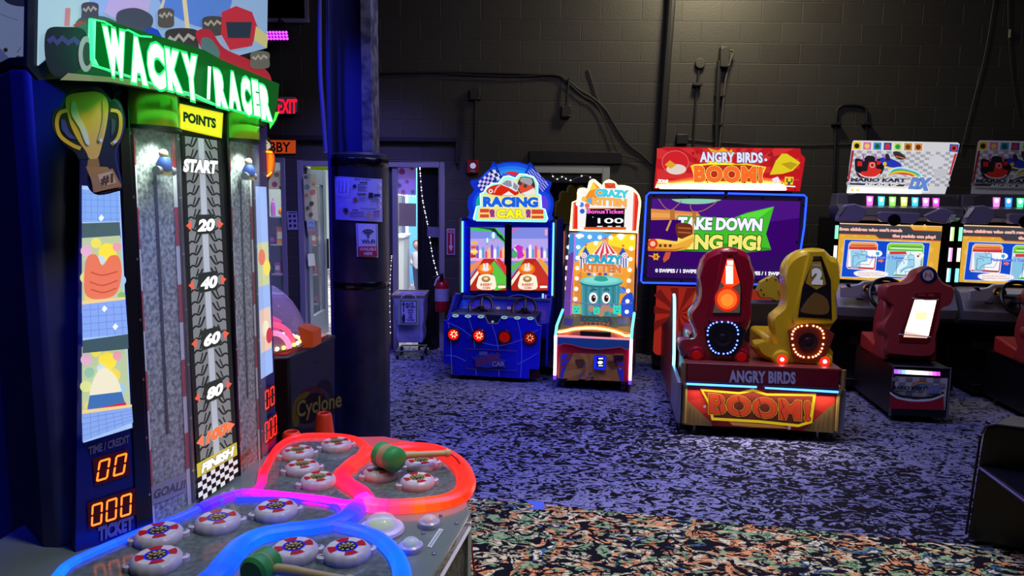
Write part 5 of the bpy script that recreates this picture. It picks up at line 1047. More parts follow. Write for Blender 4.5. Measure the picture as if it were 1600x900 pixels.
# ================================================================== KART SIMULATORS
KF = Fr((3.02, 5.08, 0), -8)
def kart(dx, label, dim):
    f = KF; t = thing('kart_racing_simulator', label, 'arcade machine', Fr(f.O+f.X*dx, -8), 'sit-down kart racing simulators')
    k = 3.0; T = lambda x, y: (1280+x/k, 400+y/k); mc = f.yp(0); E = .16 if dim else 1.0
    X0, X1 = mc(*T(332, 740)).x, mc(*T(597, 755)).x; zt = mc(*T(460, 520)).z; zt2 = zt+.0
    BK = M('#0c0c10', rough=.35)
    MB().box(X0, X1, 0.0, .82, .05, zt, BK).build('seat_base', t, bevel=.01)
    MB().tube([Vector((X0, .0, .05)), Vector((X0, .0, zt)), Vector((X1, .0, zt)), Vector((X1, .0, .05))], .009, M('#8a8a98', rough=.25, metal=.9), n=6).build('chrome_trim', t)
    for y in (.1, .7):
        for x in (X0+.05, X1-.05): MB().lathe([(0, 0), (.025, 0), (.025, .01), (.008, .015), (.008, .05)], (x, y, 0), ALU, n=10).build('levelling_foot', t)
    p0 = mc(*T(332, 562)); p1 = mc(*T(585, 720))
    fp = MB().box(X0+.015, X1-.02, -.01, .005, p1.z, p0.z, M('#b8b8bc', rough=.35)).build('front_panel', t)
    mf = f.yp(-.01)
    a = Art(mf, 1280, 400, k, off=.001)
    for i, (x, y) in enumerate(((340, 568), (405, 570), (470, 572), (535, 574), (372, 592), (437, 594), (502, 596), (560, 598), (340, 630), (405, 632), (520, 636), (372, 654), (437, 656), (502, 640))): a.rect(x, y, x+32, y+18, '#7a7a82')
    a.poly([(332, 650), (350, 668), (430, 684), (520, 682), (583, 662), (585, 722), (330, 715)], '#a01428'); a.stroke([(332, 640), (370, 665), (450, 678), (530, 672), (585, 650)], 9, '#e8e8f0', smooth=4); a.stroke([(333, 628), (370, 652), (450, 665), (530, 660), (585, 640)], 9, '#101014', smooth=4)
    for i, c in enumerate(('#d83020', '#f0b020', '#40a040', '#3060c0')): a.stroke([(425+i*3, 615), (455, 600-6+i*4), (490, 596-6+i*4), (515-i*2, 612), (520-i*2, 632)], 4, c, smooth=4)
    a.text('MARIO KART', 338, 625, 500, 632, 17, '#1c1c28', bold=.05, sh=.2); a.text('ARCADE GP', 360, 636, 490, 642, 7, '#1c1c28', bold=.04); a.text('DX', 512, 640, 572, 642, 34, '#7078a8', bold=.07, sh=.25, outline=[('#e0e0f0', 0, .04), ('#202030', 0, .02)])
    a.build('artwork', fp)
    lb = MB().box(mf(*T(350, 540)).x, mf(*T(568, 540)).x, -.018, .0, mf(*T(460, 555)).z, mf(*T(460, 533)).z, M('#181820')).build('light_bar', t, bevel=.002)
    a = Art(f.yp(-.018), 1280, 400, k, off=.001); n = 12; cs = ['#9048ff', '#8070ff', '#80a0ff', '#c0d8ff', '#f0f0ff', '#ffffff', '#ffe8ff', '#ffd0ff', '#ffb0ff', '#ff90f8', '#f060e8', '#d838d0']
    for i in range(n): a.poly([(351+i*18, 531+i*1.1), (351+(i+1)*18, 532+i*1.1), (351+(i+1)*18, 552+i*.9), (351+i*18, 551+i*.9)], cs[i], e=2.2, keep=True)
    a.build('light_strip', lb)
    # seat
    RD = M('#8e2a2c', rough=.42); b = MB(); SYY = .12; ms = f.yp(SYY, 7, zt)
    out = [(470, 55), (510, 45), (550, 58), (572, 100), (600, 128), (642, 145), (640, 185), (622, 228), (590, 240), (575, 262), (570, 320), (548, 400), (528, 490), (330, 480), (306, 470), (300, 440), (310, 400), (296, 370), (290, 330), (325, 268), (335, 230), (305, 205), (298, 150), (320, 128), (400, 120), (440, 95), (452, 72)]
    shell(b, out, ms, T, RD, (0, .05, .13), .10, 3, .015)
    sb = b.build('seat_back', t)
    # side wing and cushion reaching towards the screen
    xs = ms(*T(300, 350)).x; xe = ms(*T(560, 350)).x
    for s_, x in ((-1, xs+.03), (1, xe-.03)):
        b = MB(); pr = [(SYY+.02, zt+.01), (SYY+.05, zt+.25), (SYY+.08, zt+.45), (SYY+.16, zt+.47), (SYY+.24, zt+.33), (SYY+.26, zt+.20), (SYY+.20, zt+.12), (SYY+.24, zt+.06), (SYY+.24, zt+.01)]
        b.extr([Vector((x-.03, y, z)) for y, z in [(q.x, q.y) for q in catmull([(y, z, 0) for y, z in pr], 2)]], (.06, 0, 0), RD).build('seat_wing', t, bevel=.02, seg=3)
    MB().loft([[Vector((xs+.0, SYY+.1, z0)), Vector((xe, SYY+.1, z0)), Vector((xe-.02, .68, z1)), Vector((xs+.02, .68, z1))] for z0, z1 in ((zt+.005, zt+.005), (zt+.07, zt+.10), (zt+.085, zt+.14))], M('#a82c26', rough=.4)).build('seat_cushion', t, bevel=.02, seg=3)
    q = [(445, 168), (565, 172), (560, 220), (520, 385), (505, 410), (370, 405), (372, 370), (440, 195)]
    pp = MB().plate(q, ms, .020, 0, M('#6a1414', rough=.3), tr=T).build('picture_panel', t, bevel=.003)
    a = Art(ms, 1280, 400, k, off=.021)
    a.poly([(448, 205), (550, 208), (512, 375), (402, 352)], '#fffaf0', e=2.6); a.poly([(402, 352), (512, 375), (505, 385), (395, 380)], '#e8c0a8', e=1.2); a.poly([(452, 262), (512, 264), (500, 300), (446, 296)], '#ffd890', e=2); a.poly([(446, 296), (500, 300), (490, 345), (436, 340)], '#b8d0f0', e=2.2)
    a.stroke([(435, 196), (500, 206), (560, 204)], 4, '#d8c8c8', smooth=3); a.stroke([(372, 366), (440, 372), (525, 380)], 4, '#d8d8d8', smooth=3); a.rect(512, 178, 540, 190, '#a03030'); a.rect(460, 176, 500, 190, '#8a2020')
    a.build('picture', pp)
    c = ms(*T(511, 90), .012); nn = plane_n(ms)
    em = MB().lathe([(.060, 0), (.060, .008), (.052, .012), (0, .012)], c, M('#101c50', rough=.3), axis=nn, n=28).build('emblem', t)
    a = Art(ms, 1280, 400, k, off=.026); a.disc(511, 90, 26, '#b8b0a8'); a.stroke([(497, 103), (502, 79), (511, 95), (520, 79), (525, 103)], 6.5, '#b01c20'); a.build('emblem_letter', em)
    # ---- cabinet: yc plane
    YC = 1.22; yc = f.yp(YC); kk = 3.215; T2 = lambda x, y: (1280+x/kk, 200+y/kk)
    xl, xr = yc(1299, 400).x, yc(1486, 400).x; z_s0, z_s1 = yc(1395, 444).z, yc(1395, 348).z; zh = yc(1395, 303).z; xm = (xl+xr)/2
    MB().box(xl+.02, xr-.02, YC+.03, YC+.55, .05, z_s1+.04, BK).build('cabinet', t, bevel=.01)
    ks = 7.62; T3 = lambda x, y: (1290+x/ks, 340+y/ks)
    scr = MB().plate([(140, 62), (1388, 102), (1312, 790), (85, 725)], yc, .004, -.02, M('#e0a838', e=1.0), M('#08080c'), tr=T3).build('screen', t)
    a = Art(yc, 1290, 340, ks, e=1.0, off=.005)
    L = lambda x, y: (x, y)
    for i in range(9):
        for j in range(8):
            x, y = 130+i*150+(j % 2)*75, 110+j*90; p = cliprect([(x, y-38), (x+32, y), (x, y+38), (x-32, y)], 150, 80, 1300, 730)
            if len(p) > 2: a.poly(p, '#e8b850', keep=True)
    a.poly([(140, 62), (1388, 102), (1385, 110), (140, 72)], '#ffd0b0')
    a.poly([(138, 74), (1010, 105), (1045, 150), (1382, 162), (1372, 275), (640, 245), (590, 205), (125, 190)], '#404048'); a.stroke([(130, 192), (590, 207), (635, 248), (1372, 278)], 9, '#c84838'); a.stroke([(1005, 104), (1045, 152), (1382, 164)], 8, '#c84838')
    a.text("Even children who can't reach", 160, 150, 910, 170, 34, '#ffb8a8', bold=.05, outline=[('#f0f0f0', 1, .03), ('#c85848', 1, .01)]); a.text('the pedals can play!', 795, 232, 1310, 248, 34, '#ffb8a8', bold=.05, outline=[('#f0f0f0', 1, .03), ('#c85848', 1, .01)])
    a.poly([(225, 255), (1248, 295), (1190, 738), (180, 708)], '#b8d0f8'); a.poly([(232, 262), (1242, 302), (1184, 732), (188, 702)], '#1048c8')
    def panel(x0, y0, x1, y1, c1, c2):
        a.poly([(x0+30, y0), (x1-25, y0+10), (x1, y0+40), (x1-30, y1+8), (x1-60, y1+18), (x0-10, y1), (x0-30, y1-30), (x0, y0+30)], '#f8f8f8'); a.poly([(x0+34, y0+7), (x1-30, y0+17), (x1-8, y0+44), (x1-38, y1), (x1-62, y1+10), (x0-8, y1-8), (x0-22, y1-32), (x0+8, y0+34)], c1)
        a.poly([(x0+5, y0+95), (x1-25, y0+105), (x1-50, y1-12), (x0-15, y1-24)], c2)
    panel(275, 282, 625, 610, '#c83838', '#f4f4f8'); a.poly([(300, 292), (600, 302), (612, 330), (604, 350), (282, 338)], '#f0a850'); a.rect(300, 318, 590, 352, '#e87858'); a.poly([(295, 385), (440, 390), (480, 400), (470, 430), (390, 600), (300, 600)], '#98cce8')
    panel(735, 298, 1175, 700, '#48b848', '#dceef6'); a.poly([(760, 305), (1150, 318), (1160, 350), (1150, 385), (750, 370)], '#88d840'); a.poly([(735, 430), (960, 440), (880, 560), (800, 690), (715, 685)], '#88c0e0'); a.rect(762, 402, 960, 436, '#d83838'); a.stroke([(775, 340), (1150, 352)], 12, '#508050'); a.stroke([(770, 365), (1150, 378)], 14, '#d8f8c0'); a.stroke([(305, 325), (590, 335)], 9, '#a06030')
    # outline figures sitting at the wheel (plain diagram)
    for ox, oy, s_ in ((330, 395, 1.0), (850, 440, 1.25)):
        P = lambda *pts: [(ox+x*s_, oy+y*s_) for x, y in pts]
        a.blob(P((120, 0), (160, 5), (165, 45), (120, 50), (95, 30)), '#a8dcf0'); a.blob(P((110, 45), (160, 50), (165, 110), (150, 130), (100, 120)), '#98d0ec'); a.poly(P((100, 100), (150, 115), (80, 140), (40, 170), (20, 150)), '#98d0ec')
        for q in (P((120, 0), (160, 5), (165, 45), (120, 50), (95, 30), (120, 0)), P((165, 45), (165, 110), (60, 140), (30, 175)), P((115, 55), (60, 40), (20, 30)), P((0, 60), (-10, 190)), P((0, 60), (60, 60), (70, 90)), P((70, 160), (190, 165), (230, 90), (225, 50)), P((-20, 190), (230, 205)), P((80, 165), (80, 195)), P((100, 10), (85, -15)), P((130, 0), (130, -22))): a.stroke(q, 5, '#183858')
    a.disc(620, 428, 55, '#f8f8f8', ry=38); a.disc(620, 428, 22, '#40a8c8'); a.disc(1112, 450, 60, '#f8f0e8', ry=38); a.disc(1100, 460, 12, '#582020'); a.stroke([(1111, 460), (1114, 430), (1135, 440)], 6, '#582020')
    a.poly([(625, 500), (660, 502), (660, 490), (695, 515), (658, 540), (660, 526), (625, 524)], '#f07858')
    a.blob([(335, 655), (400, 632), (560, 625), (720, 650), (745, 680), (680, 712), (500, 716), (370, 695)], '#f4f0f0', n=3); a.text('The kart will move even if', 385, 664, 655, 668, 15, '#c04848'); a.text('the accelerator is not pressed!', 385, 688, 700, 694, 15, '#c04848')
    a.rect(905, 695, 1010, 720, '#e0a0d8'); a.text('Please Insert 1 Tokens', 480, 482, 930, 496, 32, '#6888f0', bold=.03, outline=[('#4060d8', .8, .03)]); a.build('image', scr)
    # side light columns
    for s_ in (-1, 1):
        x = (xl if s_ < 0 else xr)
        co = MB().box(x-.045 if s_ > 0 else x, x if s_ > 0 else x+.045, YC-.03, YC+.03, z_s0-.06, z_s1+.02, M('#08080c', rough=.3)).build('light_column', t, bevel=.004)
        H = (z_s1-z_s0); cols = (('#80ffb8', '#fff0d0', '#80f8ff') if s_ < 0 else ('#b0ff70', '#ff90f0', '#60e8ff')); c2 = ('#f0ffd0', '#f8e0f0', '#e0ffff')
        for i, c in enumerate(cols):
            zz = z_s1-.03-i*H*.33
            MB().box(x-.035 if s_ > 0 else x+.022, x-.022 if s_ > 0 else x+.035, YC-.036, YC-.028, zz-.12, zz, M(c2[i] if s_ > 0 else c, e=2.0)).build('light_tile', co, bevel=.002)
            MB().box(x-.018 if s_ > 0 else x+.008, x-.006 if s_ > 0 else x+.019, YC-.036, YC-.028, zz-.12, zz, M(c, e=1.6)).build('light_tile', co, bevel=.002)
    # hood over the screen
    HP = M('#8078a8', rough=.3, coat=.3); hz = z_s1+.02
    rings = []
    for z, d, w in ((hz, .10, -.02), (hz+.04, .16, .0), (zh-.12, .14, .01), (zh-.10, .05, .0), (zh, .03, -.01), (zh, -.10, -.02)):
        n = 10; rings.append([Vector((xl+w*-1+(xr-xl+2*w)*i/n, YC-d-.05*math.sin(PI*i/n)*(1 if d > .09 else 0), z)) for i in range(n+1)]+[Vector((xr+w, YC+.15, z)), Vector((xl-w, YC+.15, z))])
    hood = MB().loft(rings, M('#5a5668', rough=.35)).build('hood', t, bevel=.006)
    mh = f.yp(YC-.20)
    MB().plate([(290, 425), (310, 420), (500, 428), (498, 455), (470, 480), (320, 472), (292, 455)], mh, .03, -.08, HP, tr=T2).build('speaker_housing', t, bevel=.006)
    MB().lathe([(.03, 0), (.05, .006), (.05, .02), (.042, .022)], mh(*T2(373, 462), .03), M('#0c0c12', rough=.3), axis=(0, -1, 0)).build('speaker', t)
    for pts in ([(90, 470), (95, 440), (130, 385), (180, 380), (230, 400), (235, 440), (200, 472)], [(520, 440), (610, 400), (680, 420), (670, 460), (630, 480), (560, 470)]): MB().plate(pts, mh, .01, -.08, HP, tr=T2).build('hood_pod', t, bevel=.01)
    for sg in (-1, 1):
        for i in range(3):
            p0_, p1_ = (mh(*T2(85+i*8, 440), .02), mh(*T2(115+i*8, 395), .02)) if sg < 0 else (mh(*T2(640+i*9, 478), .02), mh(*T2(668+i*9, 435), .02))
            MB().tube([p0_, p1_], .004, CHROME, n=6).build('chrome_fin', t)
    # coloured lamps on the hood
    mh2 = f.yp(YC-.055)
    hp = MB().plate([(145, 335), (190, 328), (620, 340), (690, 350), (690, 408), (560, 410), (400, 402), (240, 400), (150, 380)], mh2, .004, -.02, M('#4a4850', rough=.4), tr=T2).build('lamp_band', t, bevel=.003)
    for i, (x, c) in enumerate(zip((252, 310, 366, 424, 479, 533, 584), (['#ff78f0', '#50e0ff', '#90ff60', '#d8ff70', '#40c8ff', '#e880ff', '#f050d8'] if not dim else ['#ff80e8', '#3890ff', '#50ffa8', '#d8ff70', '#40c8ff', '#e880ff', '#f050d8']))):
        y = 342+i*1.6; q = MB().plate([(x-16, y), (x+18, y+1), (x+14, y+44), (x+2, y+56), (x-14, y+52)], mh2, .012, .004, M(c, e=1.5), tr=T2).build('colour_lamp', hp, bevel=.003)
        a = Art(mh2, 1280, 200, kk, off=.0128); a.disc(x+2, y+16, 9, '#ffffff', e=2.4, ry=11); a.build('lamp_glow', q)
    # marquee
    km = 6.0; T4 = lambda x, y: (1300+x/km, 210+y/km); mm = f.yp(YC+.02, -4, zh)
    mq = MB().plate([(205, 55), (1180, 75), (1198, 90), (1182, 165), (1060, 560), (135, 548), (160, 300), (190, 75)], mm, .0, -.03, M('#e8e8ec', e=.72*E if not dim else 0), M('#202028'), tr=T4).build('marquee', t, bevel=.003)
    a = Art(mm, 1300, 210, km, e=.85 if not dim else 0, off=.001)
    for j in range(12):
        for i in range(21):
            if (i+j) % 2:
                x, y = 190-j*5+i*46, 150+j*27+i*.8
                a.rect(x, y, x+44, y+26, '#a8a8b4', keep=True)
    for i, (c1, c2) in enumerate((('#f0c820', '#282010'), ('#e070b0', '#f0d060'), ('#4090d8', '#206038'), ('#3050a0', '#e03030'), ('#c8e080', '#30a038'), ('#c89038', '#803818'), ('#e09050', '#683818'))):
        x = 195+i*96; a.poly([(x, 64+i*2), (x+84, 66+i*2), (x+80, 148+i*2), (x-6, 146+i*2)], '#f0f0e8'); a.poly([(x+4, 70+i*2), (x+78, 72+i*2), (x+74, 142+i*2), (x-1, 140+i*2)], c1); a.disc(x+38, 108+i*2, 24, c2)
    a.poly([(1105, 90), (1190, 95), (1180, 168), (1098, 160)], '#2858b0'); a.disc(1143, 130, 30, '#c83030'); a.disc(1143, 130, 14, '#301010')
    a.poly([(185, 150), (208, 152), (160, 440), (145, 440)], '#b02838'); a.poly([(1150, 180), (1172, 180), (1110, 380), (1095, 380)], '#c02838')
    # karts
    a.blob([(215, 240), (240, 225), (290, 235), (330, 200), (390, 205), (420, 230), (470, 220), (490, 250), (485, 330), (440, 390), (360, 408), (260, 405), (220, 340)], '#201c24'); a.poly([(345, 258), (405, 258), (415, 320), (470, 330), (440, 385), (360, 405), (270, 395), (235, 350), (330, 345)], '#e03028'); a.rect(238, 252, 282, 298, '#e02820'); a.rect(420, 250, 460, 285, '#e02820'); a.disc(378, 288, 24, '#f0e0e0'); a.disc(378, 288, 18, '#c02020'); a.stroke([(235, 350), (300, 395), (400, 400), (450, 370)], 8, '#f0f0f0', smooth=3)
    for x in (292, 408): a.stroke([(x, 180), (x+6, 250)], 16, '#c068b8')
    a.disc(255, 330, 26, '#18181c', ry=34); a.disc(462, 300, 22, '#18181c', ry=30)
    a.blob([(450, 230), (500, 210), (560, 230), (640, 270), (645, 310), (560, 322), (480, 290)], '#2838b8'); a.stroke([(490, 300), (560, 318), (630, 315)], 14, '#f0e050', smooth=3); a.blob([(500, 190), (530, 185), (545, 240), (505, 240)], '#302840'); a.disc(495, 275, 18, '#e8c830'); a.stroke([(470, 185), (500, 225)], 12, '#b070d0')
    a.blob([(570, 170), (620, 160), (680, 200), (685, 230), (620, 232)], '#383038'); a.stroke([(600, 205), (680, 225)], 10, '#e07828')
    for i, c in enumerate(('#e03828', '#f08828', '#f8e040', '#48b848', '#58b8e8', '#d8f0f8')): a.stroke([(470+i*8, 405-i*2), (570, 350-i*11+30), (680, 340-i*11+30), (760-5+i*16, 395-i*4), (740+i*20-20, 480)], 13, c, smooth=5)
    a.stroke([(490, 410), (590, 378), (670, 395), (690, 470)], 12, '#d8d8e0', smooth=5)
    a.text('MARIO KART', 172, 440, 690, 446, 32, '#283048', bold=.06, sh=.2, outline=[('#f0f0f8', .8 if not dim else 0, .03)]); a.poly([(170, 455), (690, 470), (670, 488), (165, 472)], '#303038'); a.text('ARCADE GP', 300, 480, 620, 484, 24, '#f0f0f0', bold=.04, sh=.2)
    a.text('DX', 715, 512, 905, 516, 104, '#6890e0', bold=.08, sh=.35, outline=[('#f8f8ff', 1.1 if not dim else 0, .05), ('#203058', .3 if not dim else 0, .02)])
    if not dim: a.poly([(180, 500), (260, 498), (840, 520), (835, 555), (138, 548)], '#fffbe8', e=3.2); a.disc(190, 520, 16, '#e8c860', e=1.2); a.disc(240, 522, 16, '#e8c860', e=1.4)
    a.poly([(930, 200), (1000, 190), (1060, 230), (1040, 300), (960, 310), (900, 260)], '#d8d8e0'); a.poly([(950, 330), (1090, 330), (1060, 400), (960, 400)], '#c8c8d0')
    a.build('artwork', mq)
    # steering console
    z0, z1 = yc(1395, 485).z, z_s0
    b = MB(); n = 12; ring = lambda z, d: [Vector((xl+.01+(xr-xl-.02)*i/n, YC-d-.06*math.sin(PI*i/n), z)) for i in range(n+1)]+[Vector((xr-.01, YC+.05, z)), Vector((xl+.01, YC+.05, z))]
    b.loft([ring(z0-.08, .10), ring(z0-.03, .20), ring(z0+.05, .24), ring(z1-.04, .14), ring(z1-.005, .03)], M('#9a98a0', rough=.35, metal=.2)).build('steering_console', t, bevel=.004)
    for (sx, sy, nm) in ((251, 812, 'star_button'),):
        c = f.y(*T2(sx, sy), YC-.325); bt = MB().lathe([(.052, 0), (.055, .008), (.045, .014), (0, .014)], c, M('#8a6a48', rough=.3, metal=.6), axis=(0, -.9, .3)).build('star_button', t)
        a = Art(f.yp(YC-.343), 1280, 200, kk, off=0); a.disc(251, 812, 27, '#3a0c10'); a.poly([(251+(20 if i % 2 == 0 else 8)*math.sin(i*PI/5), 812-(20 if i % 2 == 0 else 8)*math.cos(i*PI/5)) for i in range(10)], '#d8a838', e=.25); a.build('star', bt)
    mq2 = f.yp(YC-.305)
    for pts, c in (([(110, 800), (200, 785), (225, 770), (320, 765), (240, 790), (215, 830), (190, 850), (110, 850)], '#b0aeb4'), ([(190, 852), (222, 854), (220, 866), (188, 864)], '#303038')): MB().plate([(p[0], p[1]) for p in pts], mq2, .012, -.03, M(c, rough=.35, metal=.3), tr=T2).build('console_trim', t, bevel=.004)
    MB().plate([(131, 780), (150, 782), (160, 800), (140, 795)], mq2, .016, -.02, BK, tr=T2).build('console_slot', t)
    c = f.y(*T2(345, 838), YC-.38); ax = Vector((0, -.88, .47)).normalized(); u = Vector((1, 0, 0)); v = ax.cross(u); R = .145
    w = MB().tube([c+(u*math.cos(q)+v*math.sin(q))*R for q in [2*PI*i/32 for i in range(32)]], .017, M('#141216', rough=.3), n=8, closed=True).build('steering_wheel', t)
    b = MB()
    for q in (.1, PI-.1, PI*1.5): b.tube([c, c+(u*math.cos(q)+v*math.sin(q))*R], [.022, .013], M('#201c20', rough=.3))
    b.lathe([(0, -.03), (.05, -.03), (.045, .012), (0, .018)], c, M('#2a2628')); b.tube([c, c-ax*.26], .03, BK); b.build('spokes', w)
    MB().lathe([(.032, .012), (.034, .018), (.02, .022), (0, .024)], c, M('#a02020', rough=.3), axis=ax).build('wheel_badge', w)
    # foot well
    MB().box(xl+.06, xr-.06, .84, YC+.05, .05, .12, BK).build('foot_platform', t, bevel=.005)
    for x in (xm-.1, xm+.1): MB().loft([[Vector((x-.04, YC-.15+d, z)), Vector((x+.04, YC-.15+d, z)), Vector((x+.04, YC-.13+d, z)), Vector((x-.04, YC-.13+d, z))] for z, d in ((.13, 0), (.28, .08))], ALU).build('pedal', t, bevel=.004)
    MB().box(xm-.3, xm+.3, YC-.02, YC+.03, .35, .42, M('#2a2624', rough=.5)).build('kick_plate', t, bevel=.004)
kart(0, 'kart racing simulator with bright marquee and complete red seat in view', False)
kart(1.025, 'kart racing simulator with unlit marquee, cut by the right frame edge', True)

# ================================================================== BLACK BENCH AT FAR RIGHT
def slab():
    p = W.z(1510, 850, 0); q = W.z(1600, 866, 0); ang = -27
    f = Fr((p.x, p.y, 0), ang); t = thing('black_game_bench', 'black bench end with rounded corner and thin bright ledge at right edge', 'bench', f)
    mp = f.yp(0); BK = M('#08080c', rough=.3)
    a_ = mp(1545, 662); b_ = mp(1510, 850); zt = a_.z
    def prof(x):
        return x
    out = [Vector((b_.x, 0, .02)), Vector((a_.x-.02, 0, zt-.05)), Vector((a_.x-.008, 0, zt-.015)), Vector((a_.x+.03, 0, zt)), Vector((1.15, 0, zt)), Vector((1.15, 0, .02))]
    MB().extr(out, (.10, .22, 0), BK).build('body', t, bevel=.012, seg=3)
    MB().tube([Vector((v.x-.004, -.004, v.z)) for v in out[1:5]], .006, M('#3c3c48', rough=.25, metal=.7), n=6).build('edge_trim', t)
    MB().tube([Vector((b_.x-.006, -.004, .05)), Vector((a_.x-.028, -.004, zt-.06))], .006, M('#20202a', rough=.25, metal=.7), n=6).build('side_trim', t)
    l0 = mp(1531, 727); l1 = f.y(1602, 778, -.28)
    MB().loft([[Vector((l0.x, .01, l0.z)), Vector((l1.x+.01, -.30, l0.z-.03)), Vector((1.15, -.30, l0.z-.03)), Vector((1.15, .01, l0.z))], [Vector((l0.x, .01, l0.z-.03)), Vector((l1.x+.01, -.30, l0.z-.06)), Vector((1.15, -.30, l0.z-.06)), Vector((1.15, .01, l0.z-.03))]], M('#101018', rough=.25)).build('ledge', t, bevel=.004)
    MB().tube([Vector((l0.x-.005, .0, l0.z-.008)), Vector((l1.x+.005, -.305, l0.z-.038))], .006, M('#a090c8', rough=.25, metal=.7), n=6).build('ledge_trim', t)
slab()
# ================================================================== HAMMER RACING GAME (foreground left)
def lerpc(c1, c2, t): 
    a = [int(c1[i:i+2], 16) for i in (1, 3, 5)]; b = [int(c2[i:i+2], 16) for i in (1, 3, 5)]
    return '#%02x%02x%02x' % tuple(int(round(x+(y-x)*t)) for x, y in zip(a, b))
def hammer_game():
    TZ = .70; f = Fr((-.6, 1.95, 0), 0); t = thing('hammer_racing_game', 'big hammer game with green lit title, tall lane tower and glowing red and blue table', 'arcade machine', f)
    k = 1/.4125; T = lambda x, y: (80+x/k, 640+y/k)
    G = lambda px, py, z=TZ: f.z(px, py, z)
    loc = lambda p: f.loc(Vector(p))
    A, B, C, D, E_, H = [loc((x, y, TZ)) for x, y in ((-1.093, 1.706), (-.983, 1.826), (-.944, 2.0), (-.886, 2.209), (-.868, 2.36), (-.86, 2.50))]
    up = lambda p, z: Vector((p.x, p.y, z))
    # ---- table body and deck
    edge_px = [(678, 896), (735, 801), (727, 770), (712, 730), (690, 708), (650, 692), (600, 683), (545, 684), (490, 684), (440, 692), (415, 712)]
    deck = [G(*p) for p in edge_px]
    deck += [loc((-.95, 2.45, TZ)), loc((-1.3, 2.45, TZ)), loc((-1.35, 1.7, TZ)), loc((-1.25, 1.45, TZ)), loc((-.9, 1.22, TZ)), loc((-.55, 1.18, TZ)), loc((-.25, 1.3, TZ))]
    DK = M('#6c7674', rough=.22, coat=.5)
    b = MB(); b.loft([[up(p, TZ-.035) for p in deck], [up(p, TZ) for p in deck]], DK); b.build('table_deck', t, bevel=.006)
    c = sum(deck, Vector())/len(deck); ins = lambda s_, z: [up(c+(p-c)*s_, z) for p in deck]
    MB().loft([ins(.90, .04), ins(.955, .30), ins(.965, TZ-.036)], noisy(fresh('#15161c', rough=.35), 14, '#0c0d12', '#3c4444', lo=.45, hi=.6, dist=3)).build('table_body', t)
    q0, q1 = deck[0], deck[1]; d = (q1-q0).normalized(); nn = Vector((d.y, -d.x, 0)); WT = M('#d8d4e0', rough=.4)
    b = MB(); ep = q0-d*.0
    for p in (q0, q1): b.tube([up(p, .05)-nn*.006, up(p, TZ-.03)-nn*.006], .010, WT, n=6)
    b.tube([up(q0, TZ-.045)-nn*.006, up(q1, TZ-.045)-nn*.006], .010, WT, n=6); b.build('edge_trim', t)
    MB().loft([[up(q0, .06)-nn*.012, up(q1, .06)-nn*.012, up(q1, .06)-nn*.05, up(q0, .06)-nn*.05], [up(q0, TZ-.06)-nn*.012, up(q1, TZ-.06)-nn*.012, up(q1, TZ-.06)-nn*.05, up(q0, TZ-.06)-nn*.05]], noisy(fresh('#303838', rough=.35), 22, '#0a0c0e', '#5c6860', lo=.44, hi=.58, dist=4)).build('side_artwork', t)
    # rear rim of the deck, with the tubes' pink glow put into its colour
    # ---- play areas (slightly raised frosted fields) and their glowing border tubes
    gp = f.zp(TZ)
    redA = [(812, 237), (835, 187), (875, 140), (940, 116), (1020, 112), (1100, 116), (1165, 128), (1190, 155), (1180, 188), (1150, 215), (1112, 240), (1110, 265), (1140, 295), (1185, 325), (1185, 352), (1120, 362), (1000, 350), (880, 345), (790, 335), (770, 300), (790, 270)]
    redB = [(1110, 245), (1150, 218), (1200, 185), (1270, 172), (1360, 165), (1450, 172), (1510, 195), (1555, 235), (1572, 285), (1555, 330), (1505, 362), (1400, 378), (1290, 385), (1210, 378), (1175, 345), (1140, 300), (1108, 272)]
    blueA = [(70, 600), (120, 570), (220, 530), (330, 480), (440, 440), (530, 402), (600, 372), (700, 350), (850, 352), (1000, 362), (1085, 385), (1095, 415), (1060, 440), (960, 455), (850, 470), (770, 488), (710, 520), (660, 580), (600, 660), (520, 740), (380, 790), (200, 800), (60, 740), (20, 660)]
    blueB = [(1000, 462), (1090, 458), (1190, 478), (1265, 520), (1320, 590), (1330, 660), (1290, 730), (1180, 780), (1000, 800), (820, 790), (700, 740), (690, 680), (740, 600), (820, 530), (900, 480)]
    def inset_px(P, s_): cx = sum(p[0] for p in P)/len(P); cy = sum(p[1] for p in P)/len(P); return [(cx+(x-cx)*s_, cy+(y-cy)*s_) for x, y in P]
    FLD = noisy(fresh('#8a8e90', rough=.12), 60, '#4c5252', '#667070', lo=.3, hi=.7)
    for P in (redA, redB, blueA, blueB):
        q = [gp(*T(p.x, p.y)) for p in catmull([(x, y, 0) for x, y in P], 3, True)]
        MB().loft([[up(p, TZ-.002) for p in q], [up(p, TZ+.004) for p in q]], FLD).build('play_field', t)
    # tubes: pixel path + colour keys
    def tube(path, keys, w, h, closed=False, e=2.2, z=TZ+.008):
        P = catmull([gp(*T(x, y)) for x, y in path], 5, closed); P = [up(p, z) for p in P]; n = len(P); mats = []
        for i in range(n if closed else n-1):
            u = i/(n-1); 
            for (u0, c0), (u1, c1) in zip(keys, keys[1:]):
                if u0 <= u <= u1: cc = lerpc(c0, c1, round((u-u0)/(u1-u0)*4)/4); break
            mats.append(M(cc, e=e, rough=.3))
        MB().tube(P, w, mats[0], n=10, closed=closed, rz=h, mats=mats, up=(0, 0, 1)).build('light_tube', t)
    RD, MG, BL, PK, OR, SK = '#ff1408', '#f00cc8', '#0818ff', '#ff5070', '#ff4410', '#0c70ff'
    rim = [(540, 685), (600, 684), (648, 693), (688, 709), (711, 731), (724, 770), (716, 750), (700, 722), (668, 706), (630, 704), (590, 708), (576, 712), (570, 698)]
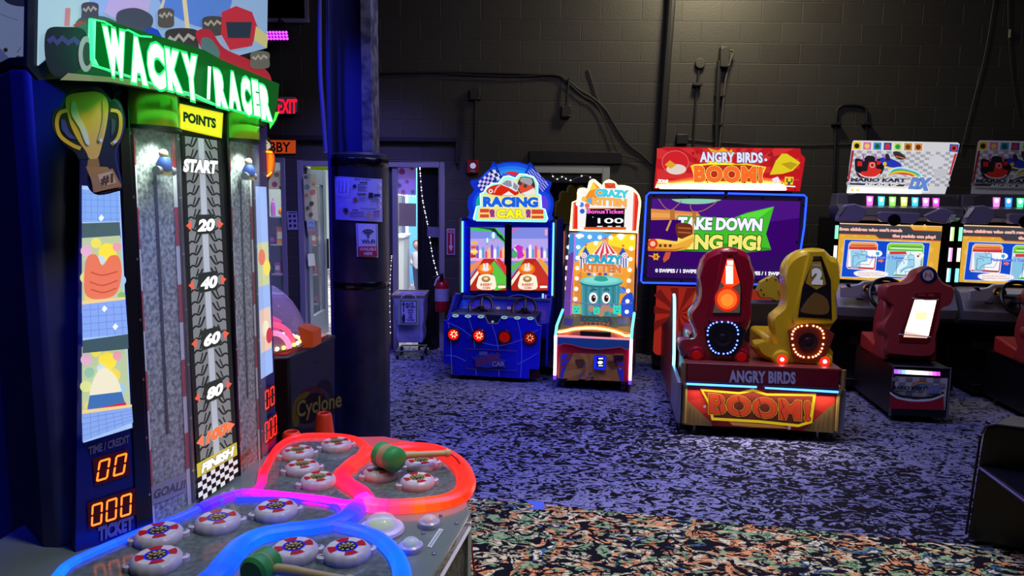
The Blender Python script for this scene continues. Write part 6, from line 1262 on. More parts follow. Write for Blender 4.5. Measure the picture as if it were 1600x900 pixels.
    MB().loft([[up(G(*p), TZ+.001) for p in rim], [up(G(*p), TZ+.005) for p in rim]], M('#f06070', e=.45, rough=.3)).build('edge_lit_rim', t)  # spill from the tubes given to the rim as emission
    # thin rear border of red field A
    tube([(800, 262), (812, 232), (835, 185), (875, 138), (940, 112), (1030, 108), (1110, 113), (1165, 127), (1196, 160), (1180, 190), (1140, 215)], [(0, '#ff1018'), (1, '#ff2018')], .012, .012, e=3)
    # wide red ribbon between fields A and B
    tube([(1196, 165), (1175, 195), (1125, 232), (1098, 262), (1120, 292), (1168, 322), (1195, 355)], [(0, '#ff2a20'), (.5, '#ff1830'), (1, '#ff1460')], .029, .020, e=2.2)
    # outer ribbon around field B
    tube([(1120, 240), (1160, 205), (1220, 178), (1300, 163), (1380, 158), (1460, 168), (1520, 198), (1558, 238), (1572, 285), (1558, 325), (1510, 355), (1430, 372), (1340, 380), (1260, 380), (1205, 372), (1180, 350)], [(0, '#ff2a28'), (.4, '#ff2018'), (.62, '#ff2410'), (.75, '#ff4810'), (.84, '#d02870'), (.93, '#e040a0'), (1, '#f00cc0')], .031, .024, e=2.0)
    # magenta ribbon between the two players
    tube([(560, 388), (640, 352), (720, 330), (770, 330), (850, 338), (940, 347), (1030, 358), (1110, 372), (1170, 368), (1200, 352)], [(0, '#3018e8'), (.25, '#9018e0'), (.45, '#f010d8'), (.8, '#ff10b0'), (1, '#ff1890')], .024, .015, e=2.4)
    tube([(742, 345), (790, 300), (800, 270), (805, 235)], [(0, '#c020c0'), (1, '#ff2040')], .016, .010, e=1.2)
    # blue rear border
    tube([(20, 650), (60, 605), (120, 572), (220, 528), (330, 480), (440, 438), (520, 405), (580, 378), (650, 356)], [(0, '#0c50ff'), (.6, '#1030ff'), (1, '#3028f0')], .013, .012, e=3.2)
    tube([(700, 352), (850, 352), (980, 360), (1075, 378), (1098, 405)], [(0, '#2030ff'), (1, '#5020f0')], .009, .010, e=2.2)
    # wide blue ribbon between fields A and B
    tube([(560, 690), (625, 640), (668, 588), (720, 530), (790, 492), (880, 474), (980, 462), (1060, 448), (1120, 420), (1150, 390), (1170, 372)], [(0, '#0838ff'), (.35, '#0850ff'), (.6, '#0c40ff'), (.8, '#2830f8'), (.93, '#a018e8'), (1, '#e810c8')], .034, .021, e=2.2)
    tube([(1080, 452), (1150, 468), (1220, 490), (1280, 535), (1318, 590), (1328, 660), (1290, 730), (1200, 780), (1040, 806), (880, 800), (740, 750)], [(0, '#2838ff'), (.4, '#0850ff'), (1, '#0840ff')], .023, .018, e=2.4)
    # ---- pads
    def pad(px, py, dia, hue, rot=0):
        c_ = gp(*T(px, py)); c_ = up(c_, TZ+.004); R = dia/2; n = 48
        ring = lambda s_, z: [Vector((R*s_*(1+.016*math.cos(14*q))*math.cos(q), R*s_*(1+.016*math.cos(14*q))*math.sin(q), z)) for q in [2*PI*i/n for i in range(n)]]
        PL = M('#b0a8b8', rough=.3)
        b = MB().loft([ring(1.0, 0), ring(1.04, .008), ring(1.0, .018), ring(.86, .026), ring(.80, .027)], PL)
        for q in (rot, rot+PI): x, y = 1.02*R*math.cos(q), 1.02*R*math.sin(q); b.lathe([(.015, 0), (.015, .012), (.011, .015), (0, .015)], (x, y, 0), PL, n=14)
        for q in (rot, rot+PI): x, y = 1.04*R*math.cos(q), 1.04*R*math.sin(q); b.lathe([(.005, .015), (.005, .018), (0, .019)], (x, y, 0), SCREW, n=8)
        o = b.build('pad', t, smooth=50); o.location = c_
        m = MB(); m.flat = 0; z0 = .027
        W_ = M('#c8c0c8', rough=.35, e=0); R_ = M('#b01420', rough=.3)
        def ann(r0, r1, a0_, a1_, z, mat, k2=5): m.add([(r*math.cos(a0_+(a1_-a0_)*i/k2), r*math.sin(a0_+(a1_-a0_)*i/k2), z) for i in range(k2+1) for r in (r0, r1)], [(2*i, 2*i+1, 2*i+3, 2*i+2) for i in range(k2)], mat)
        for i in range(8): ann(R*.48, R*.80, i*PI/4+.1, (i+1)*PI/4+.1, z0+.0004*(1), (W_ if i % 2 else R_))
        for i in range(32): ann(R*.40, R*.48, i*PI/16, (i+1)*PI/16, z0+.0004, M('#a8983c' if hue == 'red' else '#1820d8', rough=.3, e=.0 if hue == 'red' else .8), 1)
        ann(0, R*.40, 0, 2*PI, z0+.0004, M('#101014', rough=.3), 24)
        for i in range(9): ann(R*.26, R*.35, i*2*PI/9, i*2*PI/9+.35, z0+.0010, M('#b8a468', rough=.4), 2)
        g = m.build('pad_label', o)
        a = Art(lambda x, y, off=0: Vector((x, -y, z0+off)), off=.001); a.text('HIT', -R*.2, R*.1, R*.2, R*.1, R*.17, '#c8b878'); a.stroke([(-R*.2, -R*.12), (0, -R*.16), (R*.2, -R*.12)], R*.05, '#c8b878'); a.build('pad_print', o)
    for x, y in ((409, 498), (632, 446), (852, 402), (400, 595), (920, 560), (1120, 562)): pad(x, y, .118, 'blue', .4)
    for x, y in ((935, 182), (1080, 150), (952, 238), (1012, 288), (1247, 258), (1402, 222), (1387, 292)): pad(x, y, .108, 'red', .4)
    # ---- domes, screws, label strip
    def dome(px, py, r, base, col, e):
        c_ = up(gp(*T(px, py)), TZ); o = MB().lathe([(r, 0), (r*1.03, .006), (r*.98, .014), (r*.8, .018), (r*.7, .016)], (0, 0, 0), M(base, rough=.3, e=.0)).build('button_base', t); o.location = c_
        MB().lathe([(r*.74, .014), (r*.70, .014+.22*r), (r*.58, .014+.40*r), (r*.4, .014+.52*r), (r*.2, .014+.58*r), (0, .014+.60*r)], (0, 0, 0), M('#e8f4f8', rough=.03, alpha=.35)).build('dome_cap', o)
        MB().lathe([(r*.5, .014), (r*.5, .022), (0, .024)], (0, 0, 0), M(col, e=e, rough=.3)).build('lamp', o)
    dome(1250, 462, .062, '#c8b8e0', '#b8c890', .5); dome(1432, 440, .030, '#a8a0c8', '#c07890', .7); dome(1362, 530, .032, '#a8a0d8', '#88a0b8', .6)
    b = MB()
    for x, y in ((1475, 402), (1535, 433), (1450, 548), (1346, 574), (1260, 120), (1515, 285), (770, 470), (1410, 470)): b.lathe([(.0055, 0), (.0055, .003), (0, .004)], up(gp(*T(x, y)), TZ+.001), SCREW, n=8)
    b.build('deck_screws', t)['kind'] = 'stuff'
    a = Art(f.zp(TZ), 80, 640, k, off=.001); a.poly([(1470, 450), (1486, 453), (1440, 523), (1424, 518)], '#b8c0c8'); a.poly([(1474, 456), (1478, 457), (1436, 517), (1432, 516)], '#707880'); a.build('label_strip', t)
    sp = Art(f.zp(TZ+.004), 80, 640, k, off=.0008)
    rnd = random.Random(3)
    for P in (redA, redB, blueA):
        xs = [p[0] for p in P]; ys = [p[1] for p in P]
        for _ in range(26):
            x, y = rnd.uniform(min(xs)+50, max(xs)-50), rnd.uniform(min(ys)+20, max(ys)-20); sp.disc(x, y, 3, '#383c44', ry=1.8, n=8, keep=True)
    sp.build('field_speckles', t)['kind'] = 'stuff'
    # ---- tower housing
    ZT = 1.90; back = [loc((-1.12, 2.62, 0)), loc((-1.45, 2.45, 0)), loc((-1.45, 1.95, 0)), loc((-1.2, 1.72, 0))]
    core = [A+Vector((-.02, .0, 0)), B, C, D, E_, H]; 
    inw = lambda p: p+Vector((-.045, .012, 0))
    MB().loft([[up(inw(p), .06) for p in core]+[up(p, .06) for p in back], [up(inw(p), ZT) for p in core]+[up(p, ZT) for p in back]], M('#20223c', rough=.5)).build('tower_housing', t, bevel=.01)
    def vplane(p, q):
        d_ = (q-p); d_.z = 0; d_.normalize(); n_ = Vector((d_.y, -d_.x, 0)); return f.plane(p, n_), d_, n_
    # centre strip with points
    pc, dc, nc = vplane(C, D)
    kk = 2.5; X2 = lambda x, y: (60+x/kk, 120+y/kk)
    cs = MB().loft([[C+nc*.0, D+nc*.0, D-nc*.05, C-nc*.05], [up(C, 1.90), up(D, 1.90), up(D, 1.90)-nc*.05, up(C, 1.90)-nc*.05]], M('#0c0c10', rough=.3)).build('centre_panel', t)
    a = Art(pc, 60, 120, kk, e=.75, off=.002)
    a.poly([(558, 225), (715, 250), (745, 470), (752, 900), (752, 1140), (765, 1330), (612, 1420), (598, 1200), (585, 900), (575, 600)], '#181a1c', e=.1)
    # strip in its own running coordinates: left/right edge px by y
    Lx = lambda y: 556+(y-225)*.041+(0 if y < 900 else (y-900)*.02); Rx = lambda y: 712+(y-225)*.050
    def ly(u, y): return (Lx(y)+(Rx(y)-Lx(y))*u, y+(u-.5)*(-.0)*1)
    sk = lambda y: (16 if y < 300 else 0)
    def q(u, y):   # skew follows perspective: +.21 at the top to -.6 at the bottom
        s_ = .21-(y-115)*(.81/1445); w = Rx(y)-Lx(y); return (Lx(y)+w*u, y+w*(u-.5)*s_)
    def band(y0, y1, c, e=None, u0=0, u1=1): a.poly([q(u0, y0), q(u1, y0), q(u1, y1), q(u0, y1)], c, e, keep=True)
    a.off += .0006
    ys = [235, 520, 690, 760, 1090, 1160, 1480, 1520]
    for y0 in range(240, 1470, 40): band(y0, y0+41, '#909496', .62, .1, .9); band(y0, y0+41, '#2a2c2e', .4, 0, .1); band(y0, y0+41, '#2a2c2e', .4, .9, 1)
    a.off += .0006
    for y0 in range(240, 1470, 40): band(y0, y0+41, '#b8c0cc', .8, .43, .57)
    a.off += .0006
    for y0 in range(250, 1450, 46):      # tread grooves
        for sg in (0, 1):
            U = (lambda u: u) if sg == 0 else (lambda u: 1-u)
            a.stroke([q(U(.02), y0+40), q(U(.16), y0+20), q(U(.28), y0+26), q(U(.40), y0-8)], 7, '#30343a', e=.3, smooth=3, keep=True)
            a.stroke([q(U(.30), y0-10), q(U(.24), y0+20)], 5, '#30343a', e=.3, keep=True)
    for t_, y, w in (('20', 600, .42), ('40', 825, .42), ('60', 1045+0, .42), ('80', 1250, .42), ('100', 1412, .62)):
        if t_ != '100':
            a.poly([q(.28, y-62), q(.74, y-62), q(.74, y+14), q(.28, y+14)], '#3c4440', e=.35)
            p0, p1 = q(.32, y), q(.72, y); a.text(t_, p0[0], p0[1], p1[0], p1[1], 44, '#f4f4f4', e=1.1, bold=.06, sh=.15, outline=[('#202024', .1, .03)])
            for (u0, u1) in ((.17, .04), (.83, .96)): pp = q(u0, y-22); p2, p3, p4 = q(u1, y-22), q(u0, y-40), q(u0, y-2); a.poly([p2, p3, p4], '#e06048', e=1)
        else:
            p0, p1 = q(.26, y), q(.76, y); a.text(t_, p0[0], p0[1], p1[0], p1[1], 44, '#f07040', e=1.1, bold=.06, sh=.15, outline=[('#ffe8d8', 1, .04), ('#602010', .3, .02)])
            for (u0, u1) in ((.2, .02), (.8, .98)): p2, p3, p4 = q(u1, y-18), q(u0, y-42), q(u0, y+6); a.poly([p2, p3, p4], '#f07850', e=1.1)
    p0, p1 = q(.02, 372), q(.86, 372); a.text('START', p0[0], p0[1], p1[0], p1[1], 46, '#f4f4f0', e=1.0, bold=.07, sh=.1, outline=[('#303030', .2, .04)])
    fr_ = [q(0, 1470), q(1, 1470), q(1, 1522), q(0, 1522)]; a.poly(fr_, '#d8c848', e=.8); p0, p1 = q(.1, 1512), q(.9, 1512); a.text('FINISH', p0[0], p0[1], p1[0], p1[1], 36, '#f8f8f8', e=1, bold=.07, sh=.15, outline=[('#403818', .2, .04)])
    a.checker([q(0, 1524), q(1, 1524), q(1, 1605), q(0, 1615)], 9, 5, '#f0f0f0', '#101010')
    a.build('track_print', cs)
    ps = Art(pc, 60, 120, kk, e=1.0, off=.008); ps.poly([(550, 104), (722, 142), (716, 240), (548, 202)], '#e8dc20'); ps.poly([(556, 112), (716, 148), (711, 232), (554, 195)], '#f0e828', e=1.05); ps.text('POINTS', 566, 172, 694, 200, 36, '#141410', e=0, bold=.055); ps.build('points_sign', t)
    # lanes: concrete texture strip, clear bulging cover, gold band, curb stripes
    CON = noisy(fresh('#9aa4a0', rough=.6), 90, '#4c5654', '#a4b0ac', lo=.35, hi=.68, detail=6)
    for (P0, P1, first) in ((B, C, True), (D, E_, False)):
        mp_, dd, nn_ = vplane(P0, P1); w = (P1-P0).length
        rec = MB().loft([[P0+dd*.004-nn_*.002, P1-dd*.004-nn_*.002, P1-dd*.004-nn_*.04, P0+dd*.004-nn_*.04], [up(P0+dd*.004-nn_*.002, 1.90), up(P1-dd*.004-nn_*.002, 1.90), up(P1-dd*.004-nn_*.04, 1.90), up(P0+dd*.004-nn_*.04, 1.90)]], CON).build('lane', t)
        b = MB(); b.add([P0+dd*(w*.47)+nn_*.001, P0+dd*(w*.53)+nn_*.001, up(P0+dd*(w*.53)+nn_*.001, 1.66), up(P0+dd*(w*.47)+nn_*.001, 1.66)], [(0, 1, 2, 3)], M('#060608')); 
        b.v = [(v[0], v[1], v[2]+(.24 if v[2] < 1 else 0)) for v in b.v]; b.build('lane_slot', rec)
        b = MB(); nst = 11
        for i in range(nst):
            z0, z1 = TZ+i*(1.2/nst), TZ+(i+1)*(1.2/nst)
            for (u0, u1) in ((.01, .12), (.88, .99)):
                b.add([up(P0+dd*(w*u0)+nn_*.002, z0), up(P0+dd*(w*u1)+nn_*.002, z0), up(P0+dd*(w*u1)+nn_*.002, z1), up(P0+dd*(w*u0)+nn_*.002, z1)], [(0, 1, 2, 3)], M('#981820', rough=.5) if i % 2 else M('#b8bcc0', rough=.5))
        b.build('curb_stripe', rec)
        # car runner at the top of the lane
        cz = 1.63; cc = P0+dd*(w*.5)+nn_*.03; o = MB().box(-.045, .045, -.012, .012, -.02, .0, M('#b8b050', rough=.4)).lathe([(.0, 0), (.03, .005), (.034, .03), (.02, .06), (0, .065)], (0, 0, 0), M('#2848a0', rough=.4)).lathe([(0, -.012), (.02, -.012), (.02, .012), (0, .012)], (-.04, 0, .0), M('#5a5a60'), axis=(1, 0, 0), n=14).lathe([(0, -.012), (.02, -.012), (.02, .012), (0, .012)], (.045, 0, .0), M('#5a5a60'), axis=(1, 0, 0), n=14).ball((0, 0, .075), .02, M('#c89878')).build('runner_car', t)
        o.location = up(cc, 1.67); o.scale = (.6, .6, .6); o.rotation_euler = (0, 0, math.atan2(dd.y, dd.x))
        # goal banner
        # clear cover
        def arc(z, d0=.055, n=14, pad=0): return [up(P0+dd*(w*i/n)+nn_*(d0*math.sin(PI*i/n)**.7+.004), z) for i in range(n+1)]
        CL = M('#dfe8f4', rough=.03, alpha=.10); b = MB(); lo_, hi_ = arc(TZ+.002), arc(1.78); n = len(lo_); b.add(lo_+hi_, [(i, i+1, n+i+1, n+i) for i in range(n-1)], CL); b.flat = 1
        b.build('clear_cover', t)
        GB = M('#b8a030', rough=.2, metal=.5); r0, r1 = arc(1.78, .06), arc(1.90, .06); bk = lambda z: [up(P1, z), up(P0, z)]
        MB().loft([r0+bk(1.78), r1+bk(1.90)], GB).build('gold_band', t)
        MB().loft([arc(1.775, .064)+bk(1.775), arc(1.785, .064)+bk(1.785)], BLACK).build('band_edge', t)
        ll = bpy.data.lights.new('lane_light', 'SPOT'); ll.energy = 4.5; ll.color = (.9, 1, .93); ll.spot_size = 2.0; ll.spot_blend = .6; ll.shadow_soft_size = .02
        lo = bpy.data.objects.new('lane_light', ll); COL.objects.link(lo); lo.parent = t; lo.location = up(cc+nn_*.018, 1.765); lo.rotation_euler = Vector((-nn_.x*.12, -nn_.y*.12, -1)).to_track_quat('-Z', 'Y').to_euler()
        b = MB()
        for z in [TZ+.1+.16*i for i in range(7)]:
            for P_ in (P0, P1): b.lathe([(.004, 0), (.004, .003), (0, .004)], up(P_+nn_*.006, z), SCREW, axis=nn_, n=8)
        b.build('cover_screws', t)['kind'] = 'stuff'
        if first:
            a = Art(mp_, 60, 440, 2.143, off=.004); a.poly([(372, 690), (420, 665), (495, 640), (495, 700), (430, 730), (375, 750)], '#7a8088'); a.text('GOAL!!', 384, 728, 492, 690, 30, '#14202c', bold=.05, sh=.15, outline=[('#a8b0b8', 0, .03)]); a.build('goal_print', rec)
        else:
            a = Art(mp_, 60, 440, 2.143, off=.004); a.poly([(672, 585), (712, 545), (712, 580), (672, 625)], '#8a8048'); a.text('GOAL!!', 676, 605, 710, 572, 16, '#302818', bold=.05); a.build('goal_print', rec)
    # dark posts between panels
    for P_ in (B, C, D, E_): MB().box(P_.x-.008, P_.x+.008, P_.y-.006, P_.y+.006, TZ, 1.92, M('#0a0a10', rough=.3)).build('corner_post', t, bevel=.003)
    # left display panel
    pl, dl, nl = vplane(A, B)
    lp = MB().plate([(118, 868), (238, 826), (206, 300), (200, 200), (125, 200)], pl, .0, -.03, M('#0c1060', rough=.35)).build('display_panel', t)
    MB().plate([(213, 836), (238, 826), (206, 200), (186, 200)], pl, .008, .001, M('#06060c', rough=.35)).build('panel_edge', t)
    def picture(mp, off, outer):
        pn = Art(mp, off=off, e=.95)
        if outer:
            pn.poly([(128, 290), (187, 294), (205, 655), (208, 668), (130, 692)], '#a8c8f8'); pn.poly([(128, 296), (186, 300), (188, 346), (128, 347)], '#80a8f0')
            for i in range(5): pn.stroke([(129, 302+i*10), (187, 304+i*9.6)], .7, '#5c80d8', keep=True)
            for i in range(6): pn.stroke([(132+i*10, 296), (133+i*10, 346)], .7, '#5c80d8', keep=True)
            pn.poly([(128, 349), (187, 347), (189, 372), (128, 378)], '#486068'); 
            for rx in range(2):
                y0 = 372+rx*170
                pn.poly([(128, y0), (188+rx*9, y0-4), (195+rx*9, y0+98), (128, y0+118)], '#b8c8a0')
                for i, (x, y, r, c_) in enumerate(((135, 20, 9, '#e0b0c8'), (150, 8, 8, '#f0e060'), (168, 22, 14, '#f8e048'), (140, 40, 8, '#90c0a0'), (183, 14, 7, '#e8a0b0'), (158, 34, 7, '#c8d8e0'), (178, 44, 10, '#f0d850'), (134, 62, 9, '#d8e090'), (150, 70, 9, '#f0c8a0'), (188, 66, 9, '#a0c8e0'), (172, 80, 8, '#e8b8b8'), (190, 90, 6, '#88b868'), (140, 92, 8, '#e8d070'))): pn.disc(x, y0+y, r, c_)
            # plain coral and shell shapes standing in the two scenes
            pn.blob([(135, 405), (150, 398), (160, 415), (172, 400), (186, 402), (190, 430), (180, 460), (150, 468), (132, 455)], '#e87858'); pn.stroke([(140, 440), (160, 446), (184, 438)], 2, '#c85038', smooth=3); pn.stroke([(142, 452), (162, 457), (182, 450)], 2, '#c85038', smooth=3); pn.stroke([(142, 425), (160, 430), (184, 424)], 2, '#c85038', smooth=3)
            pn.blob([(150, 585), (165, 575), (182, 590), (190, 615), (185, 632), (155, 636), (140, 618)], '#f0e8c8'); pn.poly([(140, 618), (190, 612), (196, 632), (135, 648)], '#4070b0'); pn.poly([(136, 642), (196, 628), (200, 640), (135, 655)], '#c83048')
            for (y0, y1, y2, y3) in ((474, 468, 522, 528), (645, 636, 660, 690)):
                pn.poly([(128, y0), (196 if y0 < 600 else 206, y1), (200 if y0 < 600 else 208, y2), (129, y3)], '#88a8e8'); pn.poly([(128, y0-4), (196 if y0 < 600 else 206, y1-4), (196 if y0 < 600 else 206, y1), (128, y0+2)], '#f0d090')
                for i in range(1, 5): pn.stroke([(129, y0+(y3-y0)*i/5), (198 if y0 < 600 else 207, y1+(y2-y1)*i/5)], .7, '#6080d0', keep=True)
                for i in range(1, 6): pn.stroke([(129+i*12, y0), (130+i*12.5, y2+(y3-y2)*(1-i/6))], .7, '#6080d0', keep=True)
            pn.poly([(129, 532), (200, 522), (201, 545), (129, 552)], '#405860')
            for x, y in ((163, 482), (180, 510), (158, 340)): pn.poly([(x, y-5), (x+5, y), (x, y+6), (x-4, y+1)], '#f4f8ff')
        return pn
    picture(pl, .003, True).build('lit_picture', lp)
    a = Art(pl, 60, 440, 2.143, e=.0, off=.003)
    a.text('TIME / CREDIT', 168, 580, 305, 538, 26, '#50507c', bold=.04, outline=[('#0c0c18', 0, .03)]); a.text('TICKET', 200, 868, 318, 826, 44, '#5c5e90', bold=.06, outline=[('#10101c', 0, .03)])
    a.poly([(182, 592), (300, 560), (308, 648), (190, 684)], '#300404', e=.8); a.poly([(164, 742), (332, 688), (334, 778), (168, 832)], '#300404', e=.8)
    a.frame((196, 600), (296, 570), (192, 676), 100, 76); a.seg7('00', 0, 2, 40, 70, 16, '#ff7020', 2.6)
    a.frame((172, 750), (318, 704), (176, 826), 156, 78); a.seg7('000', 0, 0, 40, 74, 12, '#ff7020', 2.6); a.reset(); a.build('score_digits', lp)
    # right display panel, seen very obliquely
    pr_, dr_, nr = vplane(E_, H)
    rp = MB().loft([[E_, H, H-nr*.03, E_-nr*.03], [up(E_, 1.90), up(H, 1.90), up(H, 1.90)-nr*.03, up(E_, 1.90)-nr*.03]], M('#0c1060', rough=.35)).build('display_panel', t)
    a = Art(lambda u, v, off=0: up(E_+dr_*(u)+nr*off, v), off=.003, e=.95); w = (H-E_).length
    a.poly([(0.02, 1.64), (w-.03, 1.64), (w-.02, .98), (0.015, .98)], '#9ab8f0'); a.poly([(.02, 1.45), (w-.03, 1.45), (w-.03, 1.30), (.02, 1.30)], '#c8d098'); a.poly([(.02, 1.22), (w-.03, 1.22), (w-.03, 1.07), (.02, 1.07)], '#e8c8b0')
    for x, y, c_ in ((.05, 1.4, '#e87858'), (.09, 1.36, '#f0e060'), (.06, 1.15, '#f0e8c8'), (.09, 1.12, '#c83048')): a.disc(x, y, .028, c_)
    s7 = lambda digs, zt_, zb_: None
    a.frame((.025, .94), (w-.02, .94), (.025, .855), 100, 85); a.rect(0, 0, 100, 85, '#300404', e=.6); a.seg7('00', 8, 8, 36, 68, 14, '#ff2818', 2.6, .02)
    a.frame((.015, .83), (w-.01, .83), (.015, .74), 100, 85); a.rect(0, 0, 100, 85, '#300404', e=.6); a.seg7('000', 4, 8, 26, 68, 7, '#ff2818', 2.6, .02); a.reset(); a.build('score_display', rp)
    # ---- curved title marquee
    pe = loc((-.82, 2.47, 1.9)); dm = Vector((.13, 1, 0)).normalized(); nm = Vector((dm.y, -dm.x, 0)); mm = f.plane(pe+nm*.02, nm)
    km = 3.2; T5 = lambda x, y: (x/km, y/km)
    # backing board with the seaside race artwork (characters left out)
    bd = [(190, -260), (1350, -120), (1345, 200), (1350, 380), (1400, 440), (1395, 560), (1350, 640), (1240, 560), (900, 470), (560, 410), (380, 390), (240, 400), (180, 330)]
    mb_ = MB().plate(bd, mm, -.02, -.028, M('#0c1418', rough=.4), tr=T5).build('marquee_board', t)
    a = Art(mm, 0, 0, km, e=.62, off=-.018)
    a.poly([(195, -250), (500, -200), (1340, -100), (1335, 240), (1000, 330), (600, 200), (400, 160), (190, 330)], '#9cc0e8'); a.poly([(195, -250), (480, -200), (430, 100), (185, 330)], '#b8e0d8'); a.blob([(900, -120), (1150, -60), (1110, 120), (980, 130), (820, 40), (800, -60)], '#5c8ce0')
    a.stroke([(820, 0), (800, 60)], 14, '#e0d8b0'); a.stroke([(920, -20), (940, 160)], 22, '#e8dca8'); a.stroke([(340, 40), (335, 130)], 26, '#d88888', smooth=2); a.poly([(560, -40), (760, -30), (740, 60), (640, 130), (520, 60)], '#c8b8e0')
    def tyre(cx, cy, r, ry, c1='#30303c', c2='#b0a898'):
        a.blob([(cx-r, cy-ry*.8), (cx, cy-ry), (cx+r, cy-ry*.8), (cx+r*1.05, cy), (cx+r, cy+ry*.8), (cx, cy+ry), (cx-r, cy+ry*.8), (cx-r*1.05, cy)], c1); a.stroke([(cx-r*.85, cy-ry*.35), (cx-r*.5, cy-ry*.1), (cx-r*.2, cy-ry*.5), (cx+r*.1, cy-ry*.1), (cx+r*.4, cy-ry*.5), (cx+r*.8, cy-ry*.2)], ry*.28, c2)
    a.blob([(380, 110), (500, 80), (600, 120), (660, 190), (820, 200), (840, 260), (600, 260), (400, 300)], '#406858'); a.stroke([(370, 130), (440, 100), (540, 110)], 14, '#c02838', smooth=3); a.poly([(560, 120), (700, 110), (790, 150), (830, 220), (700, 200), (600, 170)], '#2048b8'); a.blob([(590, 60), (680, 40), (760, 80), (750, 140), (660, 160), (590, 130)], '#48505c')
    tyre(450, 60, 40, 50, '#4c4c58'); tyre(830, 90, 38, 50, '#58544c'); tyre(910, 210, 78, 70, '#3a3838'); tyre(1065, 130, 50, 50, '#4a4844'); 
    a.blob([(980, 160), (1050, 150), (1120, 240), (1250, 300), (1340, 360), (1340, 420), (1150, 370), (1060, 320), (1000, 230)], '#b82838'); a.blob([(1010, 190), (1060, 200), (1100, 270), (1060, 300), (1010, 250)], '#587878'); a.poly([(1110, 60), (1180, 30), (1260, 60), (1290, 140), (1260, 230), (1150, 250), (1105, 170)], '#c83040'); a.poly([(1130, 110), (1260, 110), (1250, 190), (1140, 190)], '#283848'); a.poly([(1280, 130), (1340, 180), (1335, 240), (1270, 200)], '#d8d088'); tyre(1300, 300, 45, 45, '#6a6a60')
    a.stroke([(370, 140), (350, 250), (380, 340)], 16, '#c82838', smooth=3)
    a.blob([(235, 150), (330, 135), (420, 150), (440, 240), (420, 330), (330, 380), (260, 370), (225, 280)], '#181828', e=.7); a.stroke([(240, 210), (265, 190), (285, 215), (310, 190), (340, 215), (370, 195), (395, 220)], 30, '#3c3870'); a.disc(430, 270, 38, '#a0a8a0', ry=90); a.disc(436, 270, 22, '#303838', ry=60)
    a.poly([(300, 400), (340, 365), (700, 400), (1240, 530), (1260, 560), (900, 470), (560, 410)], '#909868', e=.5)
    a.poly([(1395, 560), (1380, 600), (1350, 645), (1345, 600), (1370, 560)], '#40e040', e=1.6)
    a.build('artwork', mb_)
    bq = loc((-.93, 2.0, 0)); MB().box(bq.x-.05, bq.x-.03, bq.y, bq.y+.04, 1.9, 2.35, BLACK).box(bq.x-.03, bq.x-.01, bq.y+.3, bq.y+.34, 1.9, 2.35, BLACK).build('marquee_bracket', t)
    # green lit backing behind the title
    gb = MB().plate([(455, 95), (520, 105), (1000, 250), (1090, 300), (1380, 420), (1370, 520), (1350, 600), (1060, 520), (960, 470), (780, 425), (470, 330), (450, 290)], mm, .012, -.006, M('#046818', e=.5), M('#60ffa0', e=1.5), tr=T5).build('title_backing', t)
    a = Art(mm, 0, 0, km, e=1, off=.014)
    GL = '#28ff70'
    a.poly([(445, 90), (462, 96), (468, 330), (450, 300)], GL, e=2.6); a.stroke([(455, 95), (520, 108), (560, 130)], 8, GL, e=2.4); a.stroke([(462, 320), (560, 360), (700, 400), (830, 440), (960, 480), (1060, 520), (1250, 575), (1360, 600)], 9, GL, e=2.2); a.stroke([(600, 160), (640, 150), (700, 180), (760, 185)], 9, GL, e=2)
    a.build('title_glow', gb)
    tt = Art(mm, 0, 0, km, e=1, off=.02)
    def ch(c_, x0, y0, x1, y1, h, sh=-.08): tt.off = .02; tt.text(c_, x0, y0, x1, y1, h, '#d4ffe4', e=1.5, bold=.085, sh=sh, outline=[('#18e860', 1.6, .045)], depth=.028, side=M('#30ff80', e=1.2))
    # individually stepped letters, each taller at the left like the sign
    for c_, x0, y0, x1, h in (('W', 530, 345, 640, 205), ('A', 655, 385, 738, 200), ('C', 745, 408, 832, 192), ('K', 840, 428, 915, 180), ('Y', 925, 468, 1000, 195), ('I', 1035, 495, 1052, 170), ('R', 1080, 510, 1140, 160), ('A', 1145, 522, 1205, 160), ('C', 1212, 548, 1262, 160), ('E', 1270, 558, 1302, 152), ('R', 1308, 578, 1362, 150)):
        if c_ == 'I': tt.off = .03; tt.poly([(1040, 330), (1056, 334), (1050, 500), (1034, 494)], '#d0ffe0', e=1.6)
        else: ch(c_, x0, y0, x1, y0+(x1-x0)*.27, h)
    tt.build('title_letters', t)
    gl = bpy.data.lights.new('title_glow_light', 'AREA'); gl.energy = .35; gl.color = (.1, 1, .25); gl.shape = 'RECTANGLE'; gl.size = .9; gl.size_y = .06
    go = bpy.data.objects.new('title_glow_light', gl); COL.objects.link(go); go.parent = t; c_ = mm(*T5(950, 560), .03); go.location = c_; go.rotation_euler = Vector((.25, 0, -1)).to_track_quat('-Z', 'Y').to_euler(); go.rotation_euler.z = math.atan2(dm.y, dm.x)
    MB().loft([[up(inw(p), 1.90) for p in (A, B, C, D, E_, H)]+[up(p, 1.90) for p in back], [up(p+Vector((.07, 0, 0)), 1.93) for p in (A, B, C, D, E_, H)]+[up(p, 1.925) for p in back]], M('#0c140e', rough=.4)).build('tower_cap', t, bevel=.005)
    # cut-out trophies either side
    tp = f.plane(loc((-1.02, 1.60, 1.5)), Vector((.55, -.83, 0)))
    kt = 2.5; T6 = lambda x, y: (60+x/kt, 120+y/kt)
    cup = [(165, 40), (230, 38), (265, 65), (285, 90), (300, 85), (325, 110), (342, 170), (335, 225), (310, 285), (310, 330), (330, 430), (300, 450), (235, 462), (200, 440), (190, 400), (205, 355), (195, 325), (160, 325), (140, 295), (95, 260), (58, 215), (48, 165), (60, 130), (85, 115), (105, 75), (130, 50)]
